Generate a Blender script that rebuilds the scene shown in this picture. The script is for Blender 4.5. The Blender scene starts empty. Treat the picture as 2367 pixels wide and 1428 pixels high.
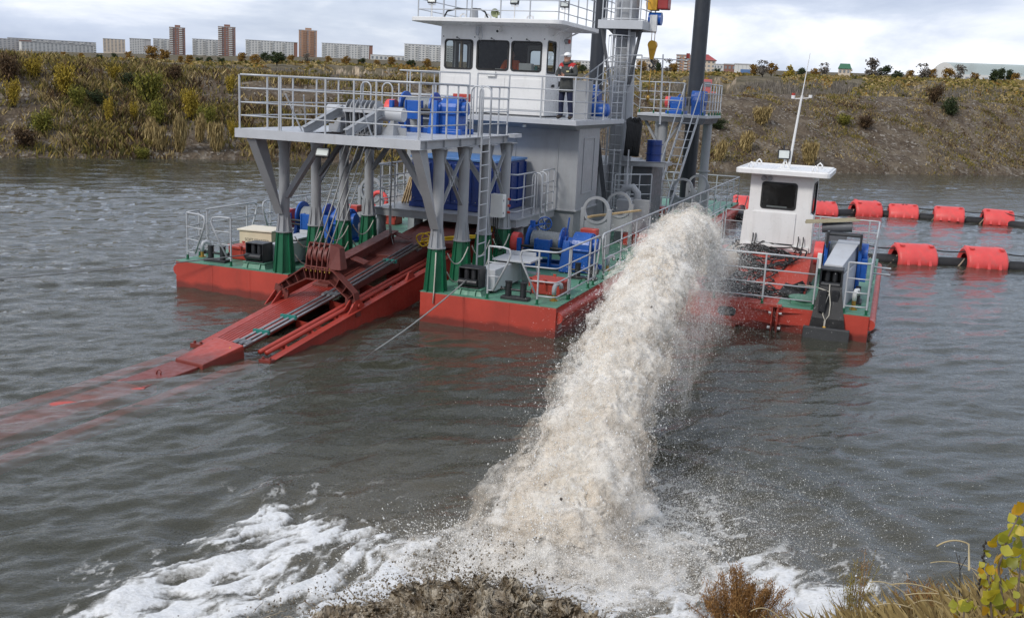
import bpy, math, random
import numpy as np
from mathutils import Vector, Matrix
random.seed(11); RNG = np.random.default_rng(7)
SC = bpy.context.scene
COL = SC.collection
PI = math.pi

# ---------------------------------------------------------------- camera
F_PX, PITCH, ROLL, CAM_H = 2320.0, 0.21386, 0.048428, 4.8862
cam = bpy.data.cameras.new('camera'); cam_o = bpy.data.objects.new('camera', cam); COL.objects.link(cam_o)
cam.sensor_fit = 'HORIZONTAL'; cam.sensor_width = 36.0; cam.lens = 36.0 * F_PX / 2367.0
cam.clip_start = 0.1; cam.clip_end = 20000
_fw = Vector((0, math.cos(PITCH), -math.sin(PITCH))); _rt = Vector((1, 0, 0)); _up = _rt.cross(_fw)
_r2 = _rt * math.cos(ROLL) + _up * math.sin(ROLL); _u2 = _up * math.cos(ROLL) - _rt * math.sin(ROLL)
cam_o.matrix_world = Matrix(((_r2.x, _u2.x, -_fw.x, 0), (_r2.y, _u2.y, -_fw.y, 0), (_r2.z, _u2.z, -_fw.z, CAM_H), (0, 0, 0, 1)))
SC.camera = cam_o

# ---------------------------------------------------------------- sky, sun, exposure
SUN_AZ, SUN_EL = math.radians(222), math.radians(38)      # clockwise from +Y: behind the camera, to the left
W = bpy.data.worlds.new('World'); SC.world = W; W.use_nodes = True
wn, wl = W.node_tree.nodes, W.node_tree.links
wn.clear()
def WN(t, **k):
    n = wn.new(t)
    for a, b in k.items(): setattr(n, a, b)
    return n
sky = WN('ShaderNodeTexSky'); sky.sky_type = 'NISHITA'; sky.sun_disc = False
sky.sun_elevation = SUN_EL; sky.sun_rotation = SUN_AZ; sky.air_density = 1.2; sky.dust_density = 2.0
tc = WN('ShaderNodeTexCoord'); mp = WN('ShaderNodeMapping'); mp.inputs['Scale'].default_value = (1.0, 1.0, 3.6)
mp.inputs['Location'].default_value = (0.35, 0.2, 0.12)
wl.new(tc.outputs['Generated'], mp.inputs['Vector'])
nz = WN('ShaderNodeTexNoise'); nz.inputs['Scale'].default_value = 3.1; nz.inputs['Detail'].default_value = 8; nz.inputs['Roughness'].default_value = 0.56; nz.inputs['Distortion'].default_value = 0.35
wl.new(mp.outputs['Vector'], nz.inputs['Vector'])
nz2 = WN('ShaderNodeTexNoise'); nz2.inputs['Scale'].default_value = 1.6; nz2.inputs['Detail'].default_value = 5
wl.new(mp.outputs['Vector'], nz2.inputs['Vector'])
cr = WN('ShaderNodeValToRGB'); cr.color_ramp.elements[0].position = 0.40; cr.color_ramp.elements[1].position = 0.64
cr.color_ramp.elements[0].color = (4.0, 4.65, 6.0, 1); cr.color_ramp.elements[1].color = (9.0, 9.2, 9.6, 1)
e = cr.color_ramp.elements.new(0.50); e.color = (5.3, 5.9, 7.1, 1)
wl.new(nz.outputs['Fac'], cr.inputs['Fac'])
mr = WN('ShaderNodeMapRange'); mr.inputs['From Min'].default_value = 0.30; mr.inputs['From Max'].default_value = 0.55
mr.inputs['To Min'].default_value = 0.80; mr.inputs['To Max'].default_value = 0.98
wl.new(nz2.outputs['Fac'], mr.inputs['Value'])
mx = WN('ShaderNodeMixRGB'); wl.new(mr.outputs['Result'], mx.inputs['Fac'])
wl.new(sky.outputs['Color'], mx.inputs['Color1']); wl.new(cr.outputs['Color'], mx.inputs['Color2'])
bg = WN('ShaderNodeBackground'); bg.inputs['Strength'].default_value = 0.098
wl.new(mx.outputs['Color'], bg.inputs['Color'])
wo = WN('ShaderNodeOutputWorld'); wl.new(bg.outputs['Background'], wo.inputs['Surface'])
sun = bpy.data.lights.new('sun', 'SUN'); sun.energy = 1.5; sun.angle = math.radians(12); sun.color = (1.0, 0.955, 0.89)
sun_o = bpy.data.objects.new('sun', sun); COL.objects.link(sun_o)
_sd = Vector((math.sin(SUN_AZ) * math.cos(SUN_EL), math.cos(SUN_AZ) * math.cos(SUN_EL), math.sin(SUN_EL)))
sun_o.rotation_euler = (-_sd).to_track_quat('-Z', 'Y').to_euler(); sun_o.location = (-20, -20, 40)
SC.view_settings.view_transform = 'Standard'; SC.view_settings.look = 'None'
SC.view_settings.exposure = 0.42; SC.view_settings.gamma = 1.0; SC.view_settings.use_curve_mapping = False
SC.render.engine = 'CYCLES'
SC.cycles.max_bounces = 8; SC.cycles.transparent_max_bounces = 16; SC.cycles.use_denoising = True
SC.cycles.caustics_reflective = False; SC.cycles.caustics_refractive = False

# ---------------------------------------------------------------- frames: D = dredger (u across, v aft, z up)
YAW = -0.35333; ORG = Vector((0.89687, 19.821, 0))
cU = Vector((math.cos(YAW), math.sin(YAW), 0)); cV = Vector((-math.sin(YAW), math.cos(YAW), 0))
def D2W(p): return ORG + cU * p[0] + cV * p[1] + Vector((0, 0, p[2]))
def W2D(p):
    q = Vector(p) - ORG
    return Vector((q.dot(cU), q.dot(cV), q.z))
def pix(x, y, z=None, t=None):
    d = _fw + _r2 * ((x - 1183.5) / F_PX) - _u2 * ((y - 714) / F_PX)
    if z is not None: t = (z - CAM_H) / d.z
    return Vector((0, 0, CAM_H)) + d * t

# ---------------------------------------------------------------- materials
MATS = {}
def nmat(name):
    m = bpy.data.materials.new(name); m.use_nodes = True
    n, l = m.node_tree.nodes, m.node_tree.links; n.clear()
    o = n.new('ShaderNodeOutputMaterial'); b = n.new('ShaderNodeBsdfPrincipled')
    l.new(b.outputs[0], o.inputs[0]); MATS[name] = m
    return m, n, l, b, o
def node(n, t, **k):
    x = n.new(t)
    for a, b in k.items():
        if a in x.inputs: x.inputs[a].default_value = b
        else: setattr(x, a, b)
    return x
def noise(n, l, scale, detail=4, rough=0.55, stretch=None, coord='Object', dist=0.0):
    t = n.new('ShaderNodeTexCoord'); v = t.outputs[coord]
    if stretch:
        mpn = n.new('ShaderNodeMapping'); mpn.inputs['Scale'].default_value = stretch; l.new(v, mpn.inputs[0]); v = mpn.outputs[0]
    x = node(n, 'ShaderNodeTexNoise', Scale=scale, Detail=detail, Roughness=rough, Distortion=dist)
    l.new(v, x.inputs['Vector']); return x.outputs['Fac']
def ramp(n, l, fac, stops):
    r = n.new('ShaderNodeValToRGB'); el = r.color_ramp.elements
    while len(el) < len(stops): el.new(0.5)
    for e_, (p, c) in zip(el, stops):
        e_.position = p; e_.color = (c[0], c[1], c[2], 1) if len(c) >= 3 else (c[0],) * 3 + (1,)
    l.new(fac, r.inputs['Fac']); return r.outputs['Color']
def mix(n, l, fac, a, b):
    m = n.new('ShaderNodeMixRGB')
    for s, val in (('Fac', fac), ('Color1', a), ('Color2', b)):
        if hasattr(val, 'links') or hasattr(val, 'is_linked'): l.new(val, m.inputs[s])
        elif s == 'Fac': m.inputs[s].default_value = val
        else: m.inputs[s].default_value = (val[0], val[1], val[2], 1)
    return m.outputs['Color']
def bump(n, l, b, h, strength=0.2, dist=0.01):
    x = node(n, 'ShaderNodeBump', Strength=strength, Distance=dist); l.new(h, x.inputs['Height']); l.new(x.outputs[0], b.inputs['Normal'])
def sc3(c, k): return tuple(min(1, a * k) for a in c)
def paint(name, col, rough=0.45, var=0.16, scale=2.2, dirt=(0.10, 0.08, 0.06), dirt_amt=0.25, bmp=0.06, metal=0.0, streak=True, rust=0.30):
    m, n, l, b, o = nmat(name)
    f1 = noise(n, l, scale, 6, 0.6)
    c1 = ramp(n, l, f1, [(0.3, sc3(col, 1 - var)), (0.7, sc3(col, 1 + var))])
    f2 = noise(n, l, scale * 2.3, 8, 0.65, stretch=(1, 1, 0.18) if streak else None)
    d = ramp(n, l, f2, [(0.52, (0, 0, 0)), (0.78, (dirt_amt,) * 3)])
    c2 = mix(n, l, d, c1, dirt)
    f4 = noise(n, l, 46, 3, 0.6); sp = ramp(n, l, f4, [(0.66, (0, 0, 0)), (0.74, (dirt_amt * 1.1,) * 3)])
    c2 = mix(n, l, sp, c2, dirt)
    if rust:
        rs = ramp(n, l, noise(n, l, 2.7, 9, 0.72, stretch=(1.3, 1.3, 0.10) if streak else None), [(0.62, (0, 0, 0)), (0.76, (rust,) * 3)]); c2 = mix(n, l, rs, c2, (0.17, 0.075, 0.03))
    l.new(c2, b.inputs['Base Color'])
    f3 = noise(n, l, 9, 4)
    rr = ramp(n, l, f3, [(0.3, (rough - 0.1,) * 3), (0.7, (rough + 0.14,) * 3)])
    l.new(rr, b.inputs['Roughness']); b.inputs['Metallic'].default_value = metal
    f5 = noise(n, l, 6, 5); bump(n, l, b, f5, bmp * 4, 0.006)
    return m
def plain(name, col, rough=0.6, metal=0.0, var=0.12, scale=8):
    m, n, l, b, o = nmat(name)
    c = ramp(n, l, noise(n, l, scale, 5), [(0.3, sc3(col, 1 - var)), (0.7, sc3(col, 1 + var))])
    l.new(c, b.inputs['Base Color']); b.inputs['Roughness'].default_value = rough; b.inputs['Metallic'].default_value = metal
    return m
def hull_paint():
    m = paint('hull red paint', (0.43, 0.052, 0.033), 0.42, dirt=(0.20, 0.035, 0.024), dirt_amt=0.3, scale=1.1)
    n, l = m.node_tree.nodes, m.node_tree.links; b = [x for x in n if x.type == 'BSDF_PRINCIPLED'][0]; src = b.inputs['Base Color'].links[0].from_socket
    g_ = n.new('ShaderNodeNewGeometry'); sx = n.new('ShaderNodeSeparateXYZ'); l.new(g_.outputs['Position'], sx.inputs[0])
    w = node(n, 'ShaderNodeMath', operation='MULTIPLY_ADD'); l.new(noise(n, l, 2.5, 5), w.inputs[0]); w.inputs[1].default_value = -0.22; l.new(sx.outputs[2], w.inputs[2])
    k = ramp(n, l, w.outputs[0], [(0.0, (0.75,) * 3), (0.09, (0.0,) * 3)])            # slime line left by the water
    c = mix(n, l, k, src, (0.10, 0.022, 0.016))
    rs = ramp(n, l, noise(n, l, 3.2, 8, 0.7, stretch=(1, 1, 0.06)), [(0.60, (0, 0, 0)), (0.74, (0.35,) * 3)]); c = mix(n, l, rs, c, (0.16, 0.05, 0.025))
    l.new(c, b.inputs['Base Color']); return m
M_RED = hull_paint()
M_RED2 = paint('ladder red paint', (0.35, 0.040, 0.026), 0.42, dirt=(0.10, 0.025, 0.02), dirt_amt=0.4, scale=1.4)
M_RED3 = paint('primer brown red', (0.15, 0.036, 0.028), 0.5, dirt=(0.06, 0.025, 0.02), dirt_amt=0.45, scale=2.0)
M_GREEN = paint('deck green paint', (0.10, 0.255, 0.175), 0.5, dirt=(0.12, 0.15, 0.115), dirt_amt=0.5, scale=1.3, streak=False, var=0.12)
M_DGREEN = paint('column green paint', (0.008, 0.115, 0.052), 0.38, dirt=(0.01, 0.05, 0.03), dirt_amt=0.3)
M_GREY = paint('grey paint', (0.31, 0.32, 0.335), 0.42, dirt=(0.2, 0.19, 0.17), dirt_amt=0.3, var=0.09)
M_LGREY = paint('light grey paint', (0.46, 0.475, 0.50), 0.42, dirt=(0.3, 0.29, 0.27), dirt_amt=0.25, var=0.07)
M_RAIL = paint('galvanised rail', (0.46, 0.475, 0.495), 0.36, dirt=(0.25, 0.25, 0.25), dirt_amt=0.2, var=0.1, metal=0.1)
M_DGREY = paint('dark grey steel', (0.10, 0.105, 0.115), 0.45, dirt=(0.05, 0.05, 0.05), dirt_amt=0.3)
M_WHITE = paint('white gel coat', (0.76, 0.755, 0.745), 0.32, dirt=(0.45, 0.42, 0.37), dirt_amt=0.30, rust=0.10, var=0.03, bmp=0.03)
M_BLUE = paint('winch blue paint', (0.011, 0.09, 0.38), 0.35, dirt=(0.01, 0.03, 0.12), dirt_amt=0.35)
M_BOOM = paint('submerged red', (0.50, 0.066, 0.048), 0.5, rust=0.1)
M_DBLUE = paint('housing blue paint', (0.009, 0.036, 0.19), 0.35, dirt=(0.01, 0.02, 0.08), dirt_amt=0.35, bmp=0.3)
M_LBLUE = paint('light blue lid paint', (0.10, 0.24, 0.52), 0.4)
M_BLACK = paint('black steel', (0.018, 0.019, 0.022), 0.42, dirt=(0.05, 0.048, 0.045), dirt_amt=0.5, var=0.2)
M_SPUD = paint('spud black paint', (0.022, 0.026, 0.034), 0.38, dirt=(0.06, 0.06, 0.06), dirt_amt=0.35, var=0.25)
M_RUBBER = plain('black rubber', (0.014, 0.014, 0.015), 0.62, var=0.4)
M_ROPE = plain('steel wire rope', (0.30, 0.30, 0.29), 0.5, 0.3, var=0.35, scale=60)
M_WROPE = plain('pale fibre rope', (0.52, 0.49, 0.42), 0.85, var=0.25, scale=60)
M_CORAL = paint('coral red polyethylene', (0.72, 0.075, 0.07), 0.45, dirt=(0.38, 0.13, 0.11), dirt_amt=0.55, var=0.14, streak=False, rust=0.0)
M_YEL = plain('yellow hose', (0.70, 0.46, 0.02), 0.45)
M_CYEL = paint('crane yellow', (0.62, 0.33, 0.02), 0.4)
M_STEEL = plain('bare steel pipe', (0.33, 0.33, 0.34), 0.32, 0.7, var=0.2)
M_SLEEVE = plain('drum rope grey', (0.23, 0.245, 0.25), 0.6, 0.2, var=0.2, scale=40)
M_BRASS = plain('brass', (0.5, 0.30, 0.07), 0.35, 0.7)
M_OCH = plain('wood plank', (0.50, 0.36, 0.19), 0.7, var=0.2)
M_PVC = plain('white plastic', (0.75, 0.75, 0.73), 0.4, var=0.04)
M_LAMP = plain('lamp glass', (0.62, 0.65, 0.62), 0.12, var=0.05)
M_TEAL = plain('teal clamps', (0.02, 0.19, 0.16), 0.5)
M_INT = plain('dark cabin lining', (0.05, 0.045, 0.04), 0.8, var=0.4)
M_ORANGE = plain('orange vest cloth', (0.75, 0.14, 0.02), 0.8)
M_TAN = paint('tan discharge pipe', (0.42, 0.33, 0.24), 0.6)
def glass(name, tint=(0.35, 0.4, 0.42), tr=0.55):
    m = bpy.data.materials.new(name); m.use_nodes = True; n, l = m.node_tree.nodes, m.node_tree.links; n.clear()
    o = n.new('ShaderNodeOutputMaterial'); t = node(n, 'ShaderNodeBsdfTransparent'); t.inputs[0].default_value = (*tint, 1)
    g = node(n, 'ShaderNodeBsdfGlossy'); g.inputs['Roughness'].default_value = 0.02; g.inputs[0].default_value = (0.9, 0.92, 0.95, 1)
    fr = node(n, 'ShaderNodeFresnel'); fr.inputs[0].default_value = 1.5
    x = n.new('ShaderNodeMixShader'); l.new(fr.outputs[0], x.inputs[0]); l.new(t.outputs[0], x.inputs[1]); l.new(g.outputs[0], x.inputs[2]); l.new(x.outputs[0], o.inputs[0])
    return m
M_GLASS = glass('window glass', (0.72, 0.75, 0.74))

# ---------------------------------------------------------------- mesh builder
def V3(p): return Vector((p[0], p[1], p[2]))
class MB:
    def __init__(s): s.v = []; s.f = []; s.sm = []; s.mi = []
    def add(s, vs, fs, smooth=False, m=0):
        k = len(s.v); s.v.extend([tuple(p) for p in vs])
        for f in fs: s.f.append(tuple(i + k for i in f)); s.sm.append(smooth); s.mi.append(m)
        return s
    def box(s, x0, x1, y0, y1, z0, z1, m=0):
        vs = [(x0, y0, z0), (x1, y0, z0), (x1, y1, z0), (x0, y1, z0), (x0, y0, z1), (x1, y0, z1), (x1, y1, z1), (x0, y1, z1)]
        return s.add(vs, [(0, 3, 2, 1), (4, 5, 6, 7), (0, 1, 5, 4), (1, 2, 6, 5), (2, 3, 7, 6), (3, 0, 4, 7)], False, m)
    def hexa(s, a, b, m=0):           # two quads (bottom, top) with matching corners
        return s.add(list(a) + list(b), [(0, 3, 2, 1), (4, 5, 6, 7), (0, 1, 5, 4), (1, 2, 6, 5), (2, 3, 7, 6), (3, 0, 4, 7)], False, m)
    def beam(s, p0, p1, w, h, up=(0, 0, 1), m=0):
        p0, p1 = V3(p0), V3(p1); d = (p1 - p0).normalized(); up = V3(up)
        if abs(d.dot(up)) > 0.98: up = Vector((0, 1, 0))
        sx = d.cross(up).normalized(); sz = sx.cross(d).normalized()
        c = [(-w / 2, -h / 2), (w / 2, -h / 2), (w / 2, h / 2), (-w / 2, h / 2)]
        vs = [p + sx * a + sz * b for p in (p0, p1) for a, b in c]
        return s.add(vs, [(3, 2, 1, 0), (4, 5, 6, 7), (0, 1, 5, 4), (1, 2, 6, 5), (2, 3, 7, 6), (3, 0, 4, 7)], False, m)
    def ibeam(s, p0, p1, w, h, t=0.015, up=(0, 0, 1), m=0):
        p0, p1 = V3(p0), V3(p1); d = (p1 - p0).normalized(); up = V3(up)
        if abs(d.dot(up)) > 0.98: up = Vector((0, 1, 0))
        sx = d.cross(up).normalized(); sz = sx.cross(d).normalized()
        s.beam(p0 + sz * (h / 2 - t / 2), p1 + sz * (h / 2 - t / 2), w, t, sz, m); s.beam(p0 - sz * (h / 2 - t / 2), p1 - sz * (h / 2 - t / 2), w, t, sz, m)
        return s.beam(p0, p1, t, h - 2 * t, sz, m)
    def cyl(s, p0, p1, r0, r1=None, n=14, caps=True, m=0, smooth=True):
        p0, p1 = V3(p0), V3(p1); r1 = r0 if r1 is None else r1
        d = (p1 - p0).normalized(); a = d.orthogonal().normalized(); b = d.cross(a)
        vs = []
        for p, r in ((p0, r0), (p1, r1)):
            for i in range(n):
                t = 2 * PI * i / n; vs.append(p + a * (r * math.cos(t)) + b * (r * math.sin(t)))
        s.add(vs, [(i, (i + 1) % n, n + (i + 1) % n, n + i) for i in range(n)], smooth, m)
        if caps:
            s.add(vs[:n], [tuple(range(n - 1, -1, -1))], False, m); s.add(vs[n:], [tuple(range(n))], False, m)
        return s
    def tube(s, pts, r, n=8, m=0, closed=False, caps=True):
        pts = [V3(p) for p in pts]; N = len(pts); vs = []; a = None
        for i, p in enumerate(pts):
            if closed: d = pts[(i + 1) % N] - pts[i - 1]
            else: d = pts[min(i + 1, N - 1)] - pts[max(i - 1, 0)]
            d.normalize()
            a = d.orthogonal().normalized() if a is None else (a - d * a.dot(d)).normalized()
            b = d.cross(a); rr = r[i] if hasattr(r, '__len__') else r
            for k in range(n):
                t = 2 * PI * k / n; vs.append(p + a * (rr * math.cos(t)) + b * (rr * math.sin(t)))
        fs = []
        for i in range(N if closed else N - 1):
            j = (i + 1) % N
            for k in range(n): fs.append((i * n + k, i * n + (k + 1) % n, j * n + (k + 1) % n, j * n + k))
        if caps and not closed: fs += [tuple(range(n - 1, -1, -1)), tuple((N - 1) * n + k for k in range(n))]
        return s.add(vs, fs, True, m)
    def prism(s, poly, axis, lo, hi, m=0, sign=1):     # poly in the two other axes, in order (x,y,z minus axis)
        def P(a, b, c):
            return {'x': (c, a, b), 'y': (a, c, b), 'z': (a, b, c)}[axis]
        n = len(poly); vs = [P(a, b, lo) for a, b in poly] + [P(a, b, hi) for a, b in poly]
        return s.add(vs, [tuple(range(n - 1, -1, -1)), tuple(range(n, 2 * n))] + [(i, (i + 1) % n, n + (i + 1) % n, n + i) for i in range(n)], False, m)
    def lathe(s, prof, p0, axis, n=20, m=0, smooth=True):   # prof: (dist along axis, radius)
        p0 = V3(p0); d = V3(axis).normalized(); a = d.orthogonal().normalized(); b = d.cross(a); vs = []
        for t, r in prof:
            for k in range(n):
                q = 2 * PI * k / n; vs.append(p0 + d * t + a * (r * math.cos(q)) + b * (r * math.sin(q)))
        fs = [(i * n + k, i * n + (k + 1) % n, (i + 1) * n + (k + 1) % n, (i + 1) * n + k) for i in range(len(prof) - 1) for k in range(n)]
        s.add(vs, fs, smooth, m)
        return s.add([], [], False, m)
    def sphere(s, c, r, n=10, m=0, sq=(1, 1, 1)):
        c = V3(c); vs = []; R = n // 2
        for i in range(R + 1):
            t = PI * i / R
            for k in range(n):
                q = 2 * PI * k / n; vs.append((c.x + r * sq[0] * math.sin(t) * math.cos(q), c.y + r * sq[1] * math.sin(t) * math.sin(q), c.z + r * sq[2] * math.cos(t)))
        return s.add(vs, [(i * n + k, i * n + (k + 1) % n, (i + 1) * n + (k + 1) % n, (i + 1) * n + k) for i in range(R) for k in range(n)], True, m)
    def data(s, name, mats, off=(0, 0, 0)):
        me = bpy.data.meshes.new(name)
        me.from_pydata([(p[0] - off[0], p[1] - off[1], p[2] - off[2]) for p in s.v], [], s.f)
        for mt in (mats if isinstance(mats, (list, tuple)) else [mats]): me.materials.append(mt)
        me.polygons.foreach_set('use_smooth', s.sm); me.polygons.foreach_set('material_index', s.mi)
        me.validate(); me.update()
        return me
BASE = {}
def root(name, label, cat, base=(0, 0, 0), frame='D', group=None, rz=0.0):
    o = bpy.data.objects.new(name, None); COL.objects.link(o); o.empty_display_size = 0.2
    if frame == 'D': o.location = D2W(base); o.rotation_euler = (0, 0, YAW)
    else: o.location = base; o.rotation_euler = (0, 0, rz)
    o['label'] = label; o['category'] = cat
    if group: o['group'] = group
    BASE[o.name] = tuple(base); return o
def part(name, mb, mats, parent, bevel=0.0, label=None):
    off = BASE[parent.name]
    o = bpy.data.objects.new(name, mb.data(name, mats, off)); COL.objects.link(o); o.parent = parent; BASE[o.name] = off
    if bevel:
        bm = o.modifiers.new('bevel', 'BEVEL'); bm.width = bevel; bm.segments = 2; bm.limit_method = 'ANGLE'; bm.angle_limit = math.radians(35)
        bm.harden_normals = False
    if label: o['label'] = label
    return o
def inst(name, me, parent, loc, rz=0.0, rot=None):      # another piece that shares its mesh data; loc in frame coordinates
    off = BASE[parent.name]
    o = bpy.data.objects.new(name, me); COL.objects.link(o); o.parent = parent; BASE[o.name] = off
    o.location = (loc[0] - off[0], loc[1] - off[1], loc[2] - off[2]); o.rotation_euler = rot or (0, 0, rz); return o
def solo(name, mb, mats, label, cat, base=(0, 0, 0), frame='D', group=None, bevel=0.0, kind=None):
    o = bpy.data.objects.new(name, mb.data(name, mats, base)); COL.objects.link(o)
    if frame == 'D': o.location = D2W(base); o.rotation_euler = (0, 0, YAW)
    else: o.location = base
    if label: o['label'] = label
    if cat: o['category'] = cat
    if group: o['group'] = group
    if kind: o['kind'] = kind
    BASE[o.name] = tuple(base)
    if bevel:
        bm = o.modifiers.new('bevel', 'BEVEL'); bm.width = bevel; bm.segments = 2; bm.limit_method = 'ANGLE'
    return o
def np_mesh(name, verts, faces, mats, smooth=False, attrs=None, midx=None):
    verts = np.asarray(verts, np.float32); faces = np.asarray(faces, np.int32); k = faces.shape[1]
    me = bpy.data.meshes.new(name); me.vertices.add(len(verts)); me.vertices.foreach_set('co', verts.ravel())
    me.loops.add(faces.size); me.loops.foreach_set('vertex_index', faces.ravel())
    me.polygons.add(len(faces)); me.polygons.foreach_set('loop_start', np.arange(0, faces.size, k, dtype=np.int32))
    me.polygons.foreach_set('loop_total', np.full(len(faces), k, np.int32))
    if smooth: me.polygons.foreach_set('use_smooth', np.ones(len(faces), bool))
    if midx is not None: me.polygons.foreach_set('material_index', np.asarray(midx, np.int32))
    for mt in (mats if isinstance(mats, (list, tuple)) else [mats]): me.materials.append(mt)
    for an, av in (attrs or {}).items():
        a = me.attributes.new(an, 'FLOAT', 'POINT'); a.data.foreach_set('value', np.asarray(av, np.float32))
    me.update(); return me
def link(name, me, label=None, cat=None, kind=None, parent=None, group=None, loc=None):
    o = bpy.data.objects.new(name, me); COL.objects.link(o)
    if loc is not None: o.location = loc
    if label: o['label'] = label
    if cat: o['category'] = cat
    if kind: o['kind'] = kind
    if group: o['group'] = group
    if parent: o.parent = parent; BASE[o.name] = BASE.get(parent.name, (0, 0, 0))
    else: BASE[o.name] = (0, 0, 0)
    return o
# value noise in 2 and 3 dimensions
_TAB = np.random.default_rng(3).random(65536).astype(np.float64)
def _h(*ii):
    k = np.zeros_like(ii[0], dtype=np.int64)
    for a, pr in zip(ii, (73856093, 19349663, 83492791)): k ^= a.astype(np.int64) * pr
    return _TAB[(k ^ (k >> 13)) & 65535]
def vn2(x, y):
    xi, yi = np.floor(x), np.floor(y); xf, yf = x - xi, y - yi; u = xf * xf * (3 - 2 * xf); w = yf * yf * (3 - 2 * yf)
    return (_h(xi, yi) * (1 - u) + _h(xi + 1, yi) * u) * (1 - w) + (_h(xi, yi + 1) * (1 - u) + _h(xi + 1, yi + 1) * u) * w
def vn3(x, y, z):
    zi = np.floor(z); zf = z - zi; w = zf * zf * (3 - 2 * zf)
    def pl(zz):
        xi, yi = np.floor(x), np.floor(y); xf, yf = x - xi, y - yi; u = xf * xf * (3 - 2 * xf); q = yf * yf * (3 - 2 * yf)
        return (_h(xi, yi, zz) * (1 - u) + _h(xi + 1, yi, zz) * u) * (1 - q) + (_h(xi, yi + 1, zz) * (1 - u) + _h(xi + 1, yi + 1, zz) * u) * q
    return pl(zi) * (1 - w) + pl(zi + 1) * w
def fbm2(x, y, o=5, g=0.5):
    s = 0; a = 1; t = 0
    for i in range(o): s = s + a * vn2(x * 2 ** i + 17.3 * i, y * 2 ** i - 9.1 * i); t += a; a *= g
    return s / t
def fbm3(x, y, z, o=4, g=0.5, bil=False):
    s = 0; a = 1; t = 0
    for i in range(o):
        q = vn3(x * 2 ** i + 17.3 * i, y * 2 ** i - 9.1 * i, z * 2 ** i + 4.7 * i)
        if bil: q = 1 - np.abs(2 * q - 1)
        s = s + a * q; t += a; a *= g
    return s / t
def text_mesh(txt, size, font_scale_x=1.0):
    c = bpy.data.curves.new('lettering', 'FONT'); c.body = txt; c.size = size; c.align_x = 'CENTER'; c.align_y = 'CENTER'; c.extrude = 0.0006
    o = bpy.data.objects.new('tmp_text', c); COL.objects.link(o)
    bpy.context.view_layer.update()
    dg = bpy.context.evaluated_depsgraph_get(); me = bpy.data.meshes.new_from_object(o.evaluated_get(dg))
    bpy.data.objects.remove(o); bpy.data.curves.remove(c); return me
# ================================================================ water
IMP = (0.62, 9.75)                                           # where the jet strikes
def smooth(a, b, x):
    t = np.clip((x - a) / (b - a), 0, 1); return t * t * (3 - 2 * t)
def wave_h(X, Y):
    g = np.random.default_rng(21); h = np.zeros_like(X)
    dist = np.sqrt(X * X + Y * Y)
    # patchy gusts
    gust = 0.45 + 1.1 * fbm2(X * 0.11 + 3, Y * 0.16, 3)
    for i in range(54):
        lam = 0.22 * (15.0 ** (i / 53.0)); th = math.radians(112) + g.normal() * 0.42
        kx, ky = math.cos(th) * 2 * PI / lam, math.sin(th) * 2 * PI / lam
        amp = 0.0026 * lam ** 0.62 * (1 + 0.5 * g.random()) * (1.0 if lam < 0.9 else (0.9 / lam) ** 0.55); ph = g.random() * 6.28
        a = kx * X + ky * Y + ph + 1.6 * fbm2(X * 0.35 / lam ** 0.5 + i, Y * 0.35 / lam ** 0.5, 2)
        fade = smooth(0.0016, 0.0035, lam / np.maximum(dist, 1))     # below the size that shows at that distance
        s = np.sin(a); h += amp * (s - 0.28 * np.cos(2 * a)) * fade
    h *= 1.45 * gust * (0.65 + 0.35 * smooth(-12, 6, -X))
    # rings driven out from the strike
    rr = np.sqrt((X - IMP[0]) ** 2 + (Y - IMP[1]) ** 2)
    wob = 2.2 * fbm2(X * 0.6, Y * 0.6, 3)
    h += 0.030 * np.exp(-((rr - 3.2) / 2.6) ** 2) * np.sin(rr * 6.5 + wob * 3) + 0.022 * np.exp(-rr / 7) * np.sin(rr * 3.1 + wob * 4)
    return h
# outline of the foam on the water, taken from the photograph and laid on z = 0
FO = [(40, 1428), (130, 1392), (300, 1312), (430, 1262), (540, 1160), (620, 1150), (690, 1138), (790, 1165), (860, 1150), (935, 1195), (1010, 1235), (1090, 1150), (1200, 1120),
      (1400, 1110), (1540, 1120), (1600, 1170), (1640, 1245), (1740, 1270), (1830, 1298), (1960, 1290), (2060, 1345), (2180, 1400), (2200, 1428), (2200, 1560), (1300, 1600), (300, 1560), (0, 1470)]
FOAM = [tuple(pix(x, y, z=0)[:2]) for x, y in FO]
def poly_sd(X, Y, P):
    d = np.full(X.shape, 1e9); ins = np.zeros(X.shape, bool); n = len(P)
    for i in range(n):
        (x0, y0), (x1, y1) = P[i], P[(i + 1) % n]
        ex, ey = x1 - x0, y1 - y0; t = np.clip(((X - x0) * ex + (Y - y0) * ey) / (ex * ex + ey * ey), 0, 1)
        d = np.minimum(d, (X - x0 - t * ex) ** 2 + (Y - y0 - t * ey) ** 2)
        c = ((y0 > Y) != (y1 > Y)) & (X < (x1 - x0) * (Y - y0) / (y1 - y0 + 1e-12) + x0); ins ^= c
    d = np.sqrt(d); return np.where(ins, d, -d)
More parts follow.
